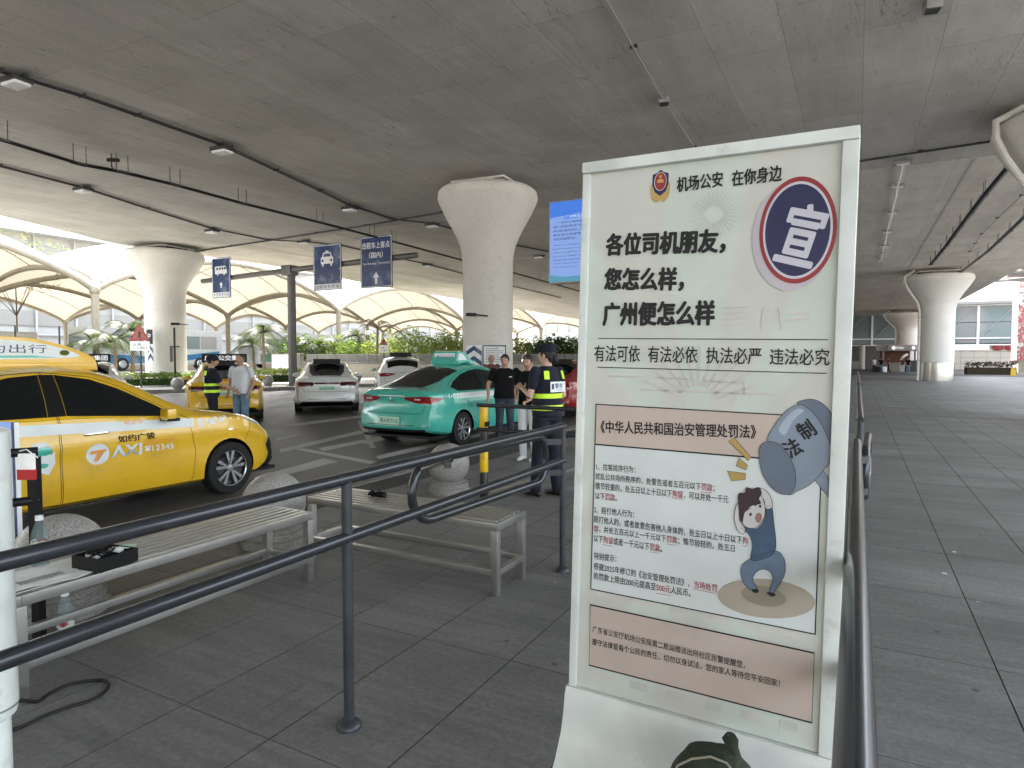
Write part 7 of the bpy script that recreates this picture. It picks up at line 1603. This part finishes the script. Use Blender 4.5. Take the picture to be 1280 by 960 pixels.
        for q in (-1, 1): MB().box((q*.125*k, -.118*k, 1.365*k), (.06*k, .012, .095*k), rot=Matrix.Rotation(q*.5, 3, 'Z') @ Matrix.Rotation(-.25, 3, 'X'), bev=.003).build('reflective_patch', 'hi_vis', t)
        MB().box((0.02*k, -.146*k, 1.235*k), (.23*k, .010, .115*k), bev=.003).build('back_panel', 'sign_white', t)
        Fp = frame((-.085*k, -.152*k, 1.19*k), (1, 0, 0), (0, -1, 0)); text('警务', Fp, .055*k, .030*k, .125*k, .055*k, 'sign_blue', t, bold=.02); text('POLICE', Fp, .07*k, .006*k, .09*k, .016*k, 'sign_blue', t)
        MB().box((-.062*k, -.152*k, 1.24*k), (.035*k, .003, .06*k)).build('panel_emblem', 'sign_blue', t, smooth=False)
    if extra: extra(t, J, k)
    return t
f0 = Vector((FW.x, FW.y, 0)).normalized()
def belt_(t, J, k):
    mb = MB(); mb.lathe([(.172*k, .985*k-.02), (.176*k, .985*k), (.172*k, .985*k+.02)], (0,0,0), 28, cap=False)
    for v in mb.bm.verts: v.co.y *= .76
    mb.build('belt', 'shoe_black', t)
def watch(t, J, k):
    belt_(t, J, k); a = J['wrL'].lerp(J['elL'], .12); d = (J['wrL']-J['elL']).normalized(); MB().tube([a-d*.01, a+d*.012], .031*k, 14).build('wristwatch', 'chrome', t)
    MB().box((.19*k, -.02, .97*k), (.05, .09, .15), bev=.01).build('radio_pouch', 'shoe_black', t)
# officer in the foreground, back to the camera
pn = pxd(684, 7.0)
person('officer in dark uniform and cap with lime bands, back turned, beside the railing end', (pn.x, pn.y, 0), YAW+R(42), 1.685, near=True, top='navy_cloth', leg='navy_cloth', hair='bun', cap='peaked', vest=True, sleeve=.62, male=False, skin='skin_pale',
    pose=dict(elL=(-.24,.02,1.14), wrL=(-.16,.22,1.20), elR=(.23,-.03,1.13), wrR=(.20,.16,1.02), kneeL=(-.10,.04,.49), ankL=(-.11,.07,.09), kneeR=(.10,.0,.49), ankR=(.10,-.06,.09), head=(0,.015,1.585), turn=.35, palmL=(.6,0,-.8)), extra=watch)
pn = pxd(631, 12.0)
person('man in a plain black T-shirt and dark jeans standing beside the turquoise taxi', (pn.x, pn.y, -.15), YAW+math.pi+.12, 1.72, near=True, belly=.045, wide=1.2, pose=dict(elL=(-.31,-.02,1.14), elR=(.31,-.02,1.14), wrL=(-.33,.10,.92), wrR=(.32,.10,.92), nod=.25, turn=-.3),
    extra=lambda t, J, k: MB().box((-.09, .152, 1.30), (.055, .004, .016)).build('chest_print', 'sign_white', t, smooth=False))
pn = pxd(661, 9.4)
person('person in black top and white trousers mostly hidden behind the officer by the railing', (pn.x, pn.y, 0), YAW+math.pi-.5, 1.56, top='black_cloth', leg='white_cloth', shoe='shoe_white', pose=dict(wrR=(.10,.24,1.02), wrL=(-.12,.22,1.0), nod=.2))
pn = pxd(614, 17.2)
person('man in a dark reddish brown shirt standing beyond the turquoise taxi', (pn.x, pn.y, -.15), YAW+math.pi+.5, 1.72, top='brown_cloth', hair='bald')
pn = pxd(553, 16.6)
person('dark-haired person just visible over the roof of the turquoise taxi', (pn.x, pn.y, -.15), YAW+math.pi-.9, 1.68, top='navy_cloth')
pn = pxd(301, 13.3)
person('man in a white short-sleeved polo shirt and light jeans behind the yellow taxi hood', (pn.x, pn.y, -.15), YAW+math.pi-.25, 1.73, top='white_cloth', leg='jeans', belly=.03, wide=1.12, pose=dict(elL=(-.28,-.03,1.14), wrL=(-.26,.10,.93), elR=(.29,-.03,1.14), wrR=(.26,.09,.93), turn=.35, nod=-.05), near=True)
pn = pxd(264, 12.7)
person('officer in cap and lime-banded vest reaching towards the man in the white shirt', (pn.x, pn.y, -.15), YAW-R(62), 1.70, top='navy_cloth', leg='navy_cloth', cap='soft', vest=True, sleeve=.8, pose=dict(elR=(.25,.15,1.16), wrR=(.20,.38,1.02), elL=(-.24,.14,1.16), wrL=(-.14,.37,1.05), turn=-.1), near=True)
pn = pxd(1203/1, 60)
far = [(1093,72,'traveller in a pale top with a dark backpack, leftmost of the group by the kiosk','white_cloth','dark_jeans',.4),(1101.5,71,'traveller in a black top pushing a pale suitcase by the kiosk','black_cloth','jeans',-.5),(1111,73,'traveller in a dark jacket just left of the kiosk counter','navy_cloth','black_cloth',1.0),
       (1128.5,70,'traveller in pale trousers seen from behind at the kiosk','brown_cloth','white_cloth',2.9),(1135.5,69,'traveller in black with light trousers, rightmost at the kiosk','black_cloth','jeans',3.1)]
for px, d, l, a, b, rz in far:
    pn = pxd(px, d); person(l, (pn.x, pn.y, gz(pn.y)), YAW+rz, 1.66, top=a, leg=b, pose=dict(ankL=(-.12,.12,.09), ankR=(.12,-.12,.09)), group='travellers by the service kiosk')
for k, (px, d, l, m_) in enumerate(((1097, 70.5, 'dark upright suitcase between two travellers by the kiosk', 'navy_cloth'), (1106, 70, 'pale upright suitcase in front of the travellers by the kiosk', 'decal_white'))):
    c = pxd(px, d); z = gz(c.y); t = wthing('suitcase', l, 'suitcase', Vector((c.x, c.y, z)), 'suitcases by the kiosk'); MB().box(c+Vector((0,0,z+.36)), (.46, .28, .62), rz=YAW, bev=.05).build('shell', m_, t)
    MB().tube([c+Vector((-.12,0,z+.66)), c+Vector((-.12,0,z+.95)), c+Vector((.12,0,z+.95)), c+Vector((.12,0,z+.66))], .015, 6).build('handle', 'dark_steel', t)
    for s in (-.17, .17): MB().ball(c+Vector((s,0,z+.03)), .03, u=8, v=6).build('wheel', 'black_plastic', t)
finish_text()
